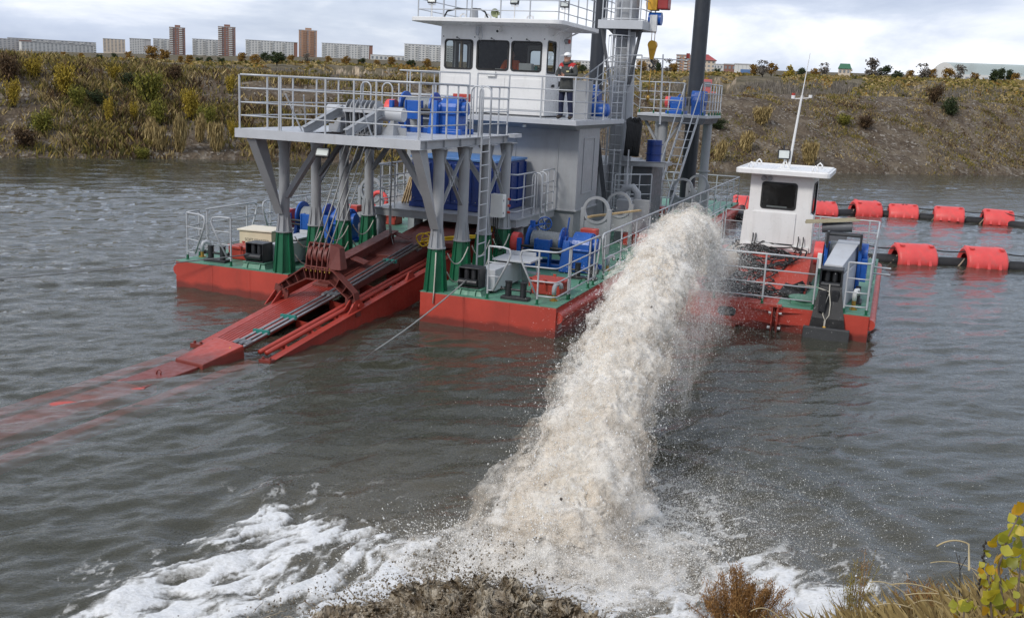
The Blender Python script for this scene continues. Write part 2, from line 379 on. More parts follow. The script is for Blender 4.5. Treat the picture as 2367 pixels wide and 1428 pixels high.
def foam_h(X, Y):
    near = (Y < 16) & (np.abs(X) < 9)
    F = np.zeros_like(X); Hh = np.zeros_like(X)
    x, y = X[near], Y[near]
    sd = poly_sd(x, y, FOAM)
    xr, yr = 0.78 * x - 0.62 * y, 0.62 * x + 0.78 * y                # across and along the drift
    wx = yr + 0.8 * (fbm2(x * 0.9, y * 0.9, 4) - 0.5); wy = xr + 0.8 * (fbm2(x * 0.9 + 40, y * 0.9, 4) - 0.5)
    rr = np.sqrt((x - IMP[0]) ** 2 + (y - IMP[1]) ** 2); th = np.arctan2(y - IMP[1], x - IMP[0])
    def ridge(sx, sy, o, k): return smooth(0.50, 1.0, 1 - np.abs(2 * fbm2(wx * sx + k, wy * sy - k, o, 0.55) - 1) * 1.6)
    r1 = ridge(0.8, 2.3, 4, 0); r2 = ridge(2.0, 5.2, 4, 7); r3 = ridge(5.5, 11, 4, 13)
    c_ = smooth(-0.35, 1.05, sd + 1.1 * (fbm2(x * 1.1, y * 1.5, 4) - 0.5))
    e = smooth(-0.25, 0.55, sd)
    body = fbm2(wx * 1.1 + 11, wy * 1.9, 5)
    val = 0.40 * r1 + 0.27 * r2 + 0.15 * r3 + 0.55 * (body - 0.35)
    thr = 0.88 - 0.56 * c_
    f = np.clip(smooth(thr - 0.22, thr + 0.30, val) + 0.10 * smooth(0.3, 0.8, c_), 0, 1) * smooth(0.02, 0.3, c_)
    f = np.maximum(f, 0.8 * smooth(0.60, 0.95, r1) * np.exp(-(((x - 2.6) / 1.6) ** 2 + ((y - 10.0) / 0.9) ** 2)))
    f = np.maximum(f, 0.55 * smooth(0.80, 0.97, r2) * smooth(-0.9, -0.1, sd) * smooth(0.45, 0.6, fbm2(x * 0.9 + 5, y * 1.2, 3)))
    # the churned patch below the jet and to its right, specks rather than sheets
    rt = np.exp(-(((x - 1.7) / 1.35) ** 2 + ((y - 10.9) / 1.6) ** 2))
    sp = smooth(0.58, 0.70, fbm2(x * 9, y * 13, 4) + 0.16 * rt)
    f = np.maximum(f, 0.6 * sp * smooth(0.10, 0.5, rt))
    # thrown-up white at the strike
    f = np.maximum(f, smooth(1.5, 0.7, rr) * smooth(0.25, 0.5, fbm2(x * 5, y * 7, 4)))
    hh = e * (0.11 * (fbm2(wx * 1.3, wy * 2.2, 4) - 0.5) + 0.030 * r1 + 0.012 * r2) + 0.008 * f * (0.4 + fbm2(x * 11, y * 14, 3))
    hh += 0.12 * np.exp(-(rr / 0.9) ** 2) + 0.05 * smooth(3.0, 0.6, rr) * (fbm2(x * 3, y * 4, 4) - 0.4)
    hh += 0.03 * smooth(0.1, 0.6, rt) * (fbm2(x * 5, y * 6, 3) - 0.5)
    F[near] = f; Hh[near] = hh; return F, Hh
NA, NR = 780, 760
aa = np.linspace(-0.80, 0.80, NA); rr_ = 6.2 * (150.0 / 6.2) ** np.linspace(0, 1, NR)
A_, R_ = np.meshgrid(aa, rr_); WX = R_ * np.sin(A_); WY = R_ * np.cos(A_)
foam, fh = foam_h(WX, WY)
WZ = wave_h(WX, WY) * (1 - 0.55 * smooth(0.2, 0.8, foam)) + fh
idx = np.arange(NA * NR).reshape(NR, NA)
q = np.stack([idx[:-1, :-1], idx[:-1, 1:], idx[1:, 1:], idx[1:, :-1]], -1).reshape(-1, 4)
mw = bpy.data.materials.new('river water'); mw.use_nodes = True; n, l = mw.node_tree.nodes, mw.node_tree.links; n.clear()
o = n.new('ShaderNodeOutputMaterial')
geo = n.new('ShaderNodeNewGeometry')
def wnoise(scale, det, st=(1, 1, 1), rough=0.55):
    m_ = n.new('ShaderNodeMapping'); m_.inputs['Scale'].default_value = st; l.new(geo.outputs['Position'], m_.inputs[0])
    x = node(n, 'ShaderNodeTexNoise', Scale=scale, Detail=det, Roughness=rough); l.new(m_.outputs[0], x.inputs['Vector']); return x.outputs['Fac']
b1 = node(n, 'ShaderNodeBump', Strength=0.30, Distance=0.05); l.new(wnoise(3.6, 4, (1, 2.0, 1)), b1.inputs['Height'])
b2 = node(n, 'ShaderNodeBump', Strength=0.24, Distance=0.02); l.new(wnoise(17, 3, (1, 1.5, 1)), b2.inputs['Height']); l.new(b1.outputs[0], b2.inputs['Normal'])
gl = node(n, 'ShaderNodeBsdfGlossy', Roughness=0.06); gl.inputs[0].default_value = (0.93, 0.95, 0.97, 1); l.new(b2.outputs[0], gl.inputs['Normal'])
df = n.new('ShaderNodeBsdfDiffuse')
att = n.new('ShaderNodeAttribute'); att.attribute_name = 'silt'
l.new(mix(n, l, att.outputs['Fac'], (0.19, 0.188, 0.132), (0.50, 0.43, 0.31)), df.inputs[0]); l.new(b1.outputs[0], df.inputs['Normal'])
tr = n.new('ShaderNodeBsdfTransparent')
m1 = n.new('ShaderNodeMixShader'); m1.inputs[0].default_value = 0.25; l.new(df.outputs[0], m1.inputs[2]); l.new(tr.outputs[0], m1.inputs[1])
fr = node(n, 'ShaderNodeFresnel', IOR=1.40); l.new(b2.outputs[0], fr.inputs['Normal'])
m2 = n.new('ShaderNodeMixShader'); l.new(fr.outputs[0], m2.inputs[0]); l.new(m1.outputs[0], m2.inputs[1]); l.new(gl.outputs[0], m2.inputs[2])
fa = n.new('ShaderNodeAttribute'); fa.attribute_name = 'foam'
fb_ = node(n, 'ShaderNodeBsdfPrincipled', Roughness=0.75)
fn = wnoise(22, 6, (1, 1.3, 1), 0.65)
l.new(mix(n, l, fa.outputs['Fac'], ramp(n, l, fn, [(0.3, (0.36, 0.335, 0.285)), (0.62, (0.62, 0.60, 0.56))]), ramp(n, l, fn, [(0.3, (0.60, 0.595, 0.575)), (0.62, (0.82, 0.82, 0.82))])), fb_.inputs['Base Color'])
bf = node(n, 'ShaderNodeBump', Strength=0.6, Distance=0.03); l.new(fn, bf.inputs['Height']); l.new(bf.outputs[0], fb_.inputs['Normal'])
fm = node(n, 'ShaderNodeMath', operation='MULTIPLY_ADD'); l.new(wnoise(30, 5, (1, 1.4, 1), 0.7), fm.inputs[0]); fm.inputs[1].default_value = 1.1; fm.inputs[2].default_value = -0.55
fs = node(n, 'ShaderNodeMath', operation='ADD'); l.new(fa.outputs['Fac'], fs.inputs[0]); l.new(fm.outputs[0], fs.inputs[1])
fmr = node(n, 'ShaderNodeMapRange'); fmr.inputs['From Min'].default_value = 0.18; fmr.inputs['From Max'].default_value = 0.85; l.new(fs.outputs[0], fmr.inputs['Value'])
fz = node(n, 'ShaderNodeMath', operation='MULTIPLY'); l.new(fmr.outputs[0], fz.inputs[0])
fzz = node(n, 'ShaderNodeMapRange'); fzz.inputs['From Min'].default_value = 0.02; fzz.inputs['From Max'].default_value = 0.15; l.new(fa.outputs['Fac'], fzz.inputs['Value']); l.new(fzz.outputs[0], fz.inputs[1])
m3 = n.new('ShaderNodeMixShader'); l.new(fz.outputs[0], m3.inputs[0]); l.new(m2.outputs[0], m3.inputs[1]); l.new(fb_.outputs[0], m3.inputs[2])
l.new(m3.outputs[0], o.inputs['Surface'])
va = node(n, 'ShaderNodeVolumeAbsorption', Density=1.0); va.inputs[0].default_value = (0.42, 0.36, 0.26, 1); l.new(va.outputs[0], o.inputs['Volume'])
rimp = np.sqrt((WX - IMP[0]) ** 2 + ((WY - IMP[1]) * 1.2) ** 2)
silt = smooth(6.0, 0.5, rimp + 1.6 * (fbm2(WX * 0.5, WY * 0.5, 3) - 0.5)) * (0.55 + 0.45 * fbm2(WX * 1.2, WY * 1.6, 3))
wme = np_mesh('water', np.stack([WX, WY, WZ], -1).reshape(-1, 3), q, mw, True, {'foam': foam.ravel(), 'silt': silt.ravel()})
link('water', wme, kind='structure')

# ================================================================ ground under and round the water
def ground_mat(name, stops, sc=0.8, fine=6.0, peb=True):
    m, n, l, b, o = nmat(name)
    c = ramp(n, l, noise(n, l, sc, 8, 0.62), stops)
    if peb:
        t = n.new('ShaderNodeTexCoord'); vo = node(n, 'ShaderNodeTexVoronoi', Scale=fine); l.new(t.outputs['Object'], vo.inputs['Vector'])
        pc = ramp(n, l, vo.outputs['Color'], [(0.2, sc3(stops[0][1], 0.8)), (0.55, stops[1][1]), (0.9, (0.33, 0.30, 0.26))])
        mk = ramp(n, l, noise(n, l, sc * 2.2, 6, 0.6), [(0.42, (0, 0, 0)), (0.60, (0.75,) * 3)])
        c = mix(n, l, mk, c, pc)
        bump(n, l, b, vo.outputs['Distance'], 0.8, 0.12)
    l.new(c, b.inputs['Base Color']); b.inputs['Roughness'].default_value = 0.95; b.inputs['Specular IOR Level'].default_value = 0.15
    return m
M_BANK = ground_mat('bank earth', [(0.30, (0.060, 0.043, 0.031)), (0.5, (0.115, 0.088, 0.062)), (0.70, (0.185, 0.150, 0.108))], 0.5, 5.0)
M_NEAR = ground_mat('near bank earth', [(0.3, (0.05, 0.04, 0.034)), (0.5, (0.10, 0.085, 0.075)), (0.7, (0.16, 0.14, 0.12))], 2.0, 14.0)
bed = MB(); bed.box(-400, 400, -50, 400, -4, -2.6); bo = solo('ground', bed, M_NEAR, None, None, frame='W', kind='structure')
# far bank: a strip that follows the shoreline
SH = [(-150, -12), (-70, 33.5), (-28.2, 54.8), (-16.6, 60.6), (13.6, 70.6), (41.4, 83.2), (90, 108), (190, 150)]
CR = [6.2, 5.9, 5.55, 5.0, 5.15, 5.9, 6.6, 7.5]
SHa = np.array(SH, float); seg = np.r_[0, np.cumsum(np.hypot(*np.diff(SHa, axis=0).T))]
def shore(t): return np.interp(t, seg, SHa[:, 0]), np.interp(t, seg, SHa[:, 1])
def bank_pt(t, s):
    x, y = shore(t); x2, y2 = shore(t + 1.0); tx, ty = x2 - x, y2 - y; L = np.hypot(tx, ty) + 1e-9; nx, ny = -ty / L, tx / L
    cr = np.interp(t, seg, CR)
    s2 = s + 1.1 * (fbm2(t * 0.16, s * 0.3, 3) - 0.5) * np.clip(s / 2, 0, 1)
    z = -0.5 + (cr + 0.5) * (0.10 * smooth(0, 1.2, s2) + 0.90 * smooth(-2.2, 12.5, s2) ** 1.15)
    z += 0.55 * (fbm2(t * 0.33, s * 0.5, 5) - 0.5) * np.clip(s / 1.5, 0.15, 1) + 0.20 * (fbm2(t * 1.3, s * 1.6, 4) - 0.5)
    z -= 1.9 * smooth(15, 30, s)
    return x + nx * s, y + ny * s, z
bt = np.linspace(0, seg[-1], 760); bs = np.r_[np.linspace(-2.5, 15, 90), np.linspace(16, 42, 14)]
T_, S_ = np.meshgrid(bt, bs); BX, BY, BZ = bank_pt(T_, S_)
BZ = np.where(S_ < 0, -0.5 + S_ * 0.5, BZ)
ix = np.arange(BX.size).reshape(BX.shape)
bq = np.stack([ix[:-1, :-1], ix[:-1, 1:], ix[1:, 1:], ix[1:, :-1]], -1).reshape(-1, 4)
link('terrain', np_mesh('terrain', np.stack([BX, BY, BZ], -1).reshape(-1, 3), bq, M_BANK, True), kind='structure')
# hills: quarry floor, eroded cliff, plateau that climbs towards the town
AZT = [-0.70, -0.46, -0.30, -0.20, -0.08, 0.05, 0.20, 0.30, 0.46, 0.8]      # azimuth, right positive
ANG = [0.008, 0.0085, 0.0105, 0.0155, 0.0160, 0.0185, 0.0235, 0.0255, 0.0265, 0.027]
ANF = [0.013, 0.0132, 0.0180, 0.0220, 0.0245, 0.0255, 0.0295, 0.0305, 0.0310, 0.031]
def hill_z(az, r):
    edge = 350 + 55 * (fbm2(az * 26, az * 0 + 2, 4) - 0.5) + 30 * (fbm2(az * 90, az * 0, 3) - 0.5)
    top = CAM_H + r * (np.interp(az, AZT, ANG) + (np.interp(az, AZT, ANF) - np.interp(az, AZT, ANG)) * smooth(420, 1700, r))
    gul = (fbm2(az * 170, r * 0.03, 4) - 0.5) * 16
    soft = np.interp(az, [-0.8, -0.24, -0.19, 0.10, 0.14, 0.19, 0.22, 0.33, 0.36, 0.40, 0.8], [170, 150, 10, 10, 120, 20, 130, 150, 40, 160, 170])
    k = smooth(edge - 20 - soft, edge + 6 + 0.4 * soft, r + gul)
    floor = 3.0 + 1.2 * (fbm2(az * 40, r * 0.02, 3) - 0.5) + 2.2 * smooth(250, 345, r)
    return floor * (1 - k) + top * k + 0.8 * (fbm2(az * 120, r * 0.06, 3) - 0.5) * k
ha = np.linspace(-0.86, 0.9, 1300)
hr = np.r_[np.linspace(70, 300, 20), np.linspace(306, 400, 48), 400 * (9000 / 400) ** np.linspace(0.03, 1, 40)]
HA, HR = np.meshgrid(ha, hr); HZ = hill_z(HA, HR)
_tt = np.linspace(0, seg[-1], 800); _sx, _sy = shore(_tt); _az = np.arctan2(_sx, _sy); _sr = np.hypot(_sx, _sy); _od = np.argsort(_az)
HZ = np.where(HR < np.interp(HA, _az[_od], _sr[_od]) + 30, -1.5, HZ)
ix = np.arange(HA.size).reshape(HA.shape); hq = np.stack([ix[:-1, :-1], ix[:-1, 1:], ix[1:, 1:], ix[1:, :-1]], -1).reshape(-1, 4)
m, n, l, b, o = nmat('dry hills'); M_HILL = m
g_ = n.new('ShaderNodeNewGeometry'); sx = n.new('ShaderNodeSeparateXYZ'); l.new(g_.outputs['True Normal'], sx.inputs[0])
veg = ramp(n, l, noise(n, l, 0.09, 9, 0.72), [(0.3, (0.055, 0.050, 0.032)), (0.5, (0.115, 0.095, 0.060)), (0.68, (0.19, 0.155, 0.105))])
clf = ramp(n, l, noise(n, l, 0.16, 6, 0.65, stretch=(1, 1, 2.5)), [(0.3, (0.17, 0.135, 0.10)), (0.5, (0.33, 0.26, 0.185)), (0.7, (0.48, 0.39, 0.28))])
st = ramp(n, l, sx.outputs[2], [(0.72, (1, 1, 1)), (0.93, (0, 0, 0))])
cm = ramp(n, l, noise(n, l, 0.02, 4), [(0.38, (0.1,) * 3), (0.52, (1, 1, 1))])
stm = node(n, 'ShaderNodeMixRGB', blend_type='MULTIPLY'); stm.inputs[0].default_value = 1; l.new(st, stm.inputs[1]); l.new(cm, stm.inputs[2])
l.new(mix(n, l, stm.outputs[0], veg, clf), b.inputs['Base Color']); b.inputs['Roughness'].default_value = 0.95; b.inputs['Specular IOR Level'].default_value = 0.1
hv = np.stack([HR * np.sin(HA), HR * np.cos(HA), HZ], -1).reshape(-1, 3)
link('hills', np_mesh('hills', hv, hq, M_HILL, False), kind='structure')
# near bank, where the photographer stands
def near_z(x, y):
    ys = 8.25 + 0.10 * np.clip(x, -6, 1.5) + 0.40 * np.clip(x - 1.5, 0, 6)
    k = 0.548 + 0.012 * np.clip(x - 1.5, 0, 5)
    s = ys - y
    z = np.where(s < 0, s * 0.35, k * s - 0.10 * smooth(0, 1.0, s)) + 0.13 * (fbm2(x * 1.3, y * 1.3, 4) - 0.5) - 0.10
    return np.where(y < 2.2, near_cap(x), np.minimum(z, near_cap(x)))
def near_cap(x): return 3.2 + 0.04 * np.clip(x, -5, 5)
nx_ = np.linspace(-14, 14, 300); ny_ = np.linspace(-12, 12, 260); NXX, NYY = np.meshgrid(nx_, ny_)
NZZ = near_z(NXX, NYY); ix = np.arange(NXX.size).reshape(NXX.shape)
nq = np.stack([ix[:-1, :-1], ix[:-1, 1:], ix[1:, 1:], ix[1:, :-1]], -1).reshape(-1, 4)
link('near_bank', np_mesh('near_bank', np.stack([NXX, NYY, NZZ], -1).reshape(-1, 3), nq, M_NEAR, True), kind='structure')
# ================================================================ the dredger
DK = 0.65
dredger = root('dredger', 'large grey, red and green cutter dredger with white wheelhouse, moored in mid picture', 'dredger', (-4.69, 0, 0))
def hull_box(name, u0, u1, v0, v1):
    h = MB(); h.box(u0, u1, v0, v1, -0.55, DK - 0.012); p = part(name, h, M_RED, dredger, 0.012)
    d = MB(); d.box(u0 - 0.006, u1 + 0.006, v0 - 0.006, v1 + 0.006, DK - 0.012, DK); part('deck_plate', d, M_GREEN, p)
    return p
pon_l = hull_box('pontoon', -9.374, -6.318, 0, 24.9)
pon_r = hull_box('pontoon', -3.052, 0, 0, 24.9)
for P_, us in ((pon_l, (-8.35, -7.33)), (pon_r, (-2.03, -1.02))):
    for u in us: t = MB(); t.box(u - 0.006, u + 0.006, -0.004, 0.0, -0.3, DK - 0.012); part('weld_seam', t, M_RED, P_)
pon_c = hull_box('pontoon', -6.311, -3.059, 7.4, 24.9)
for u in (0.0, -9.374):
    t = MB(); t.cyl((u, 0.06, 0.42), (u, 24.8, 0.42), 0.125, n=16); part('fender_tube', t, M_RED, pon_r if u == 0 else pon_l)
tm = text_mesh('100', 0.15); tm.materials.append(M_PVC)
ob = inst('draught_mark', tm, pon_r, (0.004, 0.28, 0.20), rot=(PI / 2, 0, PI / 2))
t = MB(); t.box(0.001, 0.005, 0.12, 0.46, 0.095, 0.115); part('draught_line', t, M_PVC, pon_r)
# --- railings
POST = {}
def post_mesh(h, green, r=0.02):
    k = (h, green)
    if k not in POST:
        a = MB(); a.cyl((0, 0, 0.10 if green else 0), (0, 0, h), r, n=8)
        if green: a.cyl((0, 0, 0), (0, 0, 0.11), r * 1.35, n=8, m=1); a.cyl((0, 0, 0), (0, 0, 0.008), r * 2.4, n=8, m=1)
        else: a.cyl((0, 0, 0), (0, 0, 0.008), r * 2.2, n=8)
        POST[k] = a.data('post', [M_RAIL, M_DGREEN])
    return POST[k]
def railing(parent, pts, posts=None, gap=1.45, hs=(1.1, 0.77, 0.48, 0.18), loops=(0, 0), green=True, r=0.021):
    pts = [V3(p) for p in pts]
    def lift(h): return [p + Vector((0, 0, h)) for p in pts]
    def bent(P):
        out = []
        for i, p in enumerate(P):
            if 0 < i < len(P) - 1:
                a, b = (P[i - 1] - p), (P[i + 1] - p); k = min(0.12, a.length * 0.4, b.length * 0.4)
                if a.length > 0.05 and b.length > 0.05 and abs(a.normalized().dot(b.normalized())) < 0.995:
                    a, b = p + a.normalized() * k, p + b.normalized() * k
                    for s in (0, 0.35, 0.65, 1): out.append(a * (1 - s) ** 2 + p * 2 * s * (1 - s) + b * s * s)
                    continue
            out.append(p)
        return out
    top = lift(hs[0]); H = hs[0]
    def lp(e, d, size): return [e + d * size * 0.55 + Vector((0, 0, H)), e + d * size * 0.92 + Vector((0, 0, H - 0.03)), e + d * size + Vector((0, 0, H - 0.13)), e + d * (size * 0.86) + Vector((0, 0, H - 0.30)), e + d * 0.02 + Vector((0, 0, 0.17))]
    path = bent(top)
    if loops[0]: d = (pts[0] - pts[1]).normalized(); path = list(reversed(lp(pts[0], d, loops[0]))) + path
    if loops[1]: d = (pts[-1] - pts[-2]).normalized(); path = path + lp(pts[-1], d, loops[1])
    m_ = MB(); m_.tube(path, r, 8); R = part('railing', m_, M_RAIL, parent)
    for h in hs[1:]:
        q_ = bent(lift(h))
        for e, i in ((loops[0], 0), (loops[1], -1)):
            if e and h > 0.3:
                d = (pts[0] - pts[1]).normalized() if i == 0 else (pts[-1] - pts[-2]).normalized()
                x = q_[i] + d * e * min(1, (h - 0.17) / (H - 0.47)) * 0.86
                q_ = [x] + q_ if i == 0 else q_ + [x]
        mm = MB(); mm.tube(q_, r * 0.72, 6); part('rail', mm, M_RAIL, R)
    L = [0]
    for i in range(len(pts) - 1): L.append(L[-1] + (pts[i + 1] - pts[i]).length)
    if posts is None:
        n_ = max(1, round(L[-1] / gap)); posts = [L[-1] * i / n_ for i in range(n_ + 1)]
    pm = post_mesh(H, green, r)
    for s in posts:
        for i in range(len(pts) - 1):
            if s <= L[i + 1] + 1e-6:
                p = pts[i].lerp(pts[i + 1], (s - L[i]) / (L[i + 1] - L[i])); break
        inst('post', pm, R, p)
    return R
def hoop(parent, p, d, w, h, r=0.018):
    d = V3(d).normalized(); p = V3(p); c = p + Vector((0, 0, h - w / 2)); pts = [p - d * w / 2]
    for i in range(9): a = PI - PI * i / 8; pts.append(c + d * (w / 2) * math.cos(a) + Vector((0, 0, w / 2 * math.sin(a))))
    pts.append(p + d * w / 2); m_ = MB(); m_.tube(pts, r, 8); return part('grab_hoop', m_, M_RAIL, parent)
# bow, right pontoon
railing(pon_r, [(-1.54, 0.06, DK), (-1.44, 0.06, DK)], posts=[0], loops=(0, 0.38))
railing(pon_r, [(-0.45, 0.08, DK), (-0.06, 0.10, DK), (-0.06, 2.95, DK)], posts=[0, 1.2, 1.3, 2.7, 3.1], loops=(0.40, 0.25))
railing(pon_r, [(-0.06, 3.65, DK), (-0.06, 24.8, DK)], gap=1.5, loops=(0.25, 0))
railing(pon_r, [(-0.06, 24.8, DK), (-2.9, 24.8, DK)], gap=1.0, loops=(0, 0.3))
# bow, left pontoon
railing(pon_l, [(-9.27, 0.30, DK), (-9.0, 0.22, DK)], posts=[0], loops=(0, 0.40))
railing(pon_l, [(-8.0, 0.12, DK), (-7.92, 0.12, DK)], posts=[0.08], loops=(0.45, 0))
railing(pon_l, [(-9.31, 0.40, DK), (-9.31, 0.80, DK)], posts=[0.4])
railing(pon_l, [(-9.31, 1.05, DK), (-9.31, 2.75, DK)], posts=[0.05, 1.65], loops=(0, 0.38))
railing(pon_l, [(-9.31, 3.75, DK), (-9.31, 24.8, DK)], gap=1.7, loops=(0.35, 0))
railing(pon_c, [(-9.2, 24.82, DK), (-3.4, 24.82, DK)], gap=1.4)
# --- deck fittings
def bollard(u, v):
    b = MB(); b.box(u - 0.30, u + 0.30, v - 0.11, v + 0.11, DK, DK + 0.065); B = part('bollard', b, M_BLACK, dredger, 0.006)
    for s in (-1, 1):
        c = MB(); x = u + s * 0.165; c.cyl((x, v, DK + 0.06), (x, v, DK + 0.37), 0.068, n=18); c.cyl((x, v, DK + 0.355), (x, v, DK + 0.375), 0.078, n=18); part('bitt', c, M_BLACK, B)
    c = MB(); c.cyl((u - 0.32, v, DK + 0.20), (u + 0.32, v, DK + 0.20), 0.027, n=10)
    for s in (-1, 1): c.cyl((u + s * 0.32, v, DK + 0.20), (u + s * 0.335, v, DK + 0.20), 0.05, n=12)
    part('cross_bar', c, M_BLACK, B)
bollard(-1.0, 0.30); bollard(-8.52, 0.40); bollard(-0.45, 3.4)
def fairlead(u, v):
    f = MB(); z = DK + 0.17
    f.box(u - 0.24, u - 0.215, v - 0.16, v + 0.24, z, z + 0.40); f.box(u + 0.20, u + 0.225, v - 0.16, v + 0.24, z, z + 0.40)
    f.box(u - 0.24, u + 0.225, v - 0.16, v + 0.24, z + 0.385, z + 0.41); f.box(u - 0.24, u + 0.225, v - 0.16, v + 0.24, z - 0.03, z)
    f.box(u - 0.215, u + 0.20, v + 0.19, v + 0.24, z, z + 0.39)
    F = part('roller_fairlead', f, M_BLACK, dredger, 0.008)
    r_ = MB()
    for s in (-0.085, 0.075): r_.cyl((u + s, v - 0.05, z + 0.15), (u + s, v - 0.05, z + 0.385), 0.062, n=16)
    part('vertical_rollers', r_, M_BLACK, F)
    r_ = MB(); r_.cyl((u - 0.215, v - 0.17, z + 0.10), (u + 0.20, v - 0.17, z + 0.10), 0.075, n=18); part('roller', r_, M_BLACK, F)
    g = MB(); a, c_ = 0.26, 0.32
    g.hexa([(u - c_, v - 0.20, DK), (u + c_, v - 0.20, DK), (u + c_, v + 0.28, DK), (u - c_, v + 0.28, DK)], [(u - a, v - 0.15, z - 0.045), (u + a, v - 0.15, z - 0.045), (u + a, v + 0.23, z - 0.045), (u - a, v + 0.23, z - 0.045)])
    g.box(u - a - 0.04, u + a + 0.04, v - 0.20, v + 0.28, z - 0.045, z - 0.03)
    for s in (-0.17, 0.17): g.hexa([(u + s - 0.01, v - 0.24, DK), (u + s + 0.01, v - 0.24, DK), (u + s + 0.01, v - 0.14, DK), (u + s - 0.01, v - 0.14, DK)], [(u + s - 0.01, v - 0.19, z - 0.05), (u + s + 0.01, v - 0.19, z - 0.05), (u + s + 0.01, v - 0.14, z - 0.05), (u + s - 0.01, v - 0.14, z - 0.05)])
    part('foot', g, M_GREEN, F)
fairlead(-2.02, 0.34); fairlead(-7.33, 0.34)
def trunk(u0, u1, v0, v1, su):
    t = MB(); t.box(u0, u1, v0, v1, DK + 0.06, DK + 0.52); T = part('rope_trunk', t, M_LGREY, dredger, 0.008)
    s = MB(); s.box(min(u0, u0 + su * .2) - 0.05, max(u1, u1 + su * 0.45), v1 - 0.75, v1 + 0.05, DK + 0.56, DK + 0.60); s.box(u0 - 0.02, u1 + 0.3 * su, v1 + 0.01, v1 + 0.05, DK + 0.60, DK + 0.69)
    part('step_plate', s, M_LGREY, T, 0.005)
    g = MB(); a = u1 + 0.02
    g.hexa([(a, v1 - 0.05, DK), (a + 0.22, v1 - 0.08, DK), (a + 0.22, v1 - 0.05, DK), (a, v1 - 0.02, DK)], [(a, v1 - 0.25, DK + 0.55), (a + 0.10, v1 - 0.28, DK + 0.55), (a + 0.10, v1 - 0.25, DK + 0.55), (a, v1 - 0.22, DK + 0.55)])
    g.beam((a + 0.1, v1 - 0.1, DK + 0.25), (a + 0.40, v1 - 0.1, DK + 0.25), 0.25, 0.02); g.beam((a + 0.42, v1 - 0.05, DK), (a + 0.30, v1 - 0.05, DK + 0.56), 0.04, 0.04)
    part('step_support', g, M_LGREY, T)
    f = MB()
    for x in (u0 + 0.06, u1 - 0.06):
        for y in (v0 + 0.2, v1 - 0.2): f.box(x - 0.03, x + 0.03, y - 0.03, y + 0.03, DK, DK + 0.06)
    part('foot', f, M_DGREY, T)
trunk(-1.98, -1.58, 0.56, 2.25, 1); trunk(-7.28, -6.86, 0.60, 2.0, -0.2)
def hatch(u, v, m=M_RED):
    h = MB(); h.box(u - 0.33, u + 0.33, v - 0.26, v + 0.26, DK, DK + 0.26); H_ = part('hatch', h, m, dredger, 0.03)
    c = MB(); oct_ = [(-0.40, -0.18), (-0.28, -0.31), (0.28, -0.31), (0.40, -0.18), (0.40, 0.18), (0.28, 0.31), (-0.28, 0.31), (-0.40, 0.18)]
    c.prism([(u + a, v + b_) for a, b_ in oct_], 'z', DK + 0.26, DK + 0.325); part('hatch_cover', c, m, H_, 0.012)
    d = MB()
    for a, b_ in ((-0.36, -0.28), (0.36, -0.28), (0.36, 0.28), (-0.36, 0.28), (0, -0.34), (0, 0.34)):
        d.cyl((u + a, v + b_, DK + 0.16), (u + a, v + b_, DK + 0.34), 0.018, n=8); d.box(u + a - 0.035, u + a + 0.035, v + b_ - 0.02, v + b_ + 0.02, DK + 0.33, DK + 0.36)
    part('clamp', d, m, H_)
hatch(-0.62, 1.35); hatch(-8.15, 1.15); hatch(-0.75, 9.6); hatch(-8.5, 9.0); hatch(-1.9, 17.5)
def vent(u, v):
    a = MB(); a.cyl((u, v, DK), (u, v, DK + 0.02), 0.085, n=14); a.cyl((u, v, DK + 0.02), (u, v, DK + 0.14), 0.04, n=12); V_ = part('air_pipe', a, M_BRASS, dredger)
    b = MB(); b.tube([(u, v, DK + 0.13), (u, v, DK + 0.27), (u + 0.02, v + 0.03, DK + 0.34), (u + 0.06, v + 0.08, DK + 0.36), (u + 0.1, v + 0.13, DK + 0.33), (u + 0.11, v + 0.145, DK + 0.25)], 0.048, 10); part('gooseneck', b, M_LGREY, V_)
vent(-0.27, 0.62); vent(-9.2, 0.75); vent(-0.3, 4.9)
def padeye(u, v, m=M_DGREEN):
    a = MB(); a.tube([(u - 0.1, v, DK), (u - 0.09, v, DK + 0.09), (u, v, DK + 0.14), (u + 0.09, v, DK + 0.09), (u + 0.1, v, DK)], 0.022, 8); part('pad_eye', a, m, dredger)
padeye(-0.22, 2.6); padeye(-0.3, 6.2)
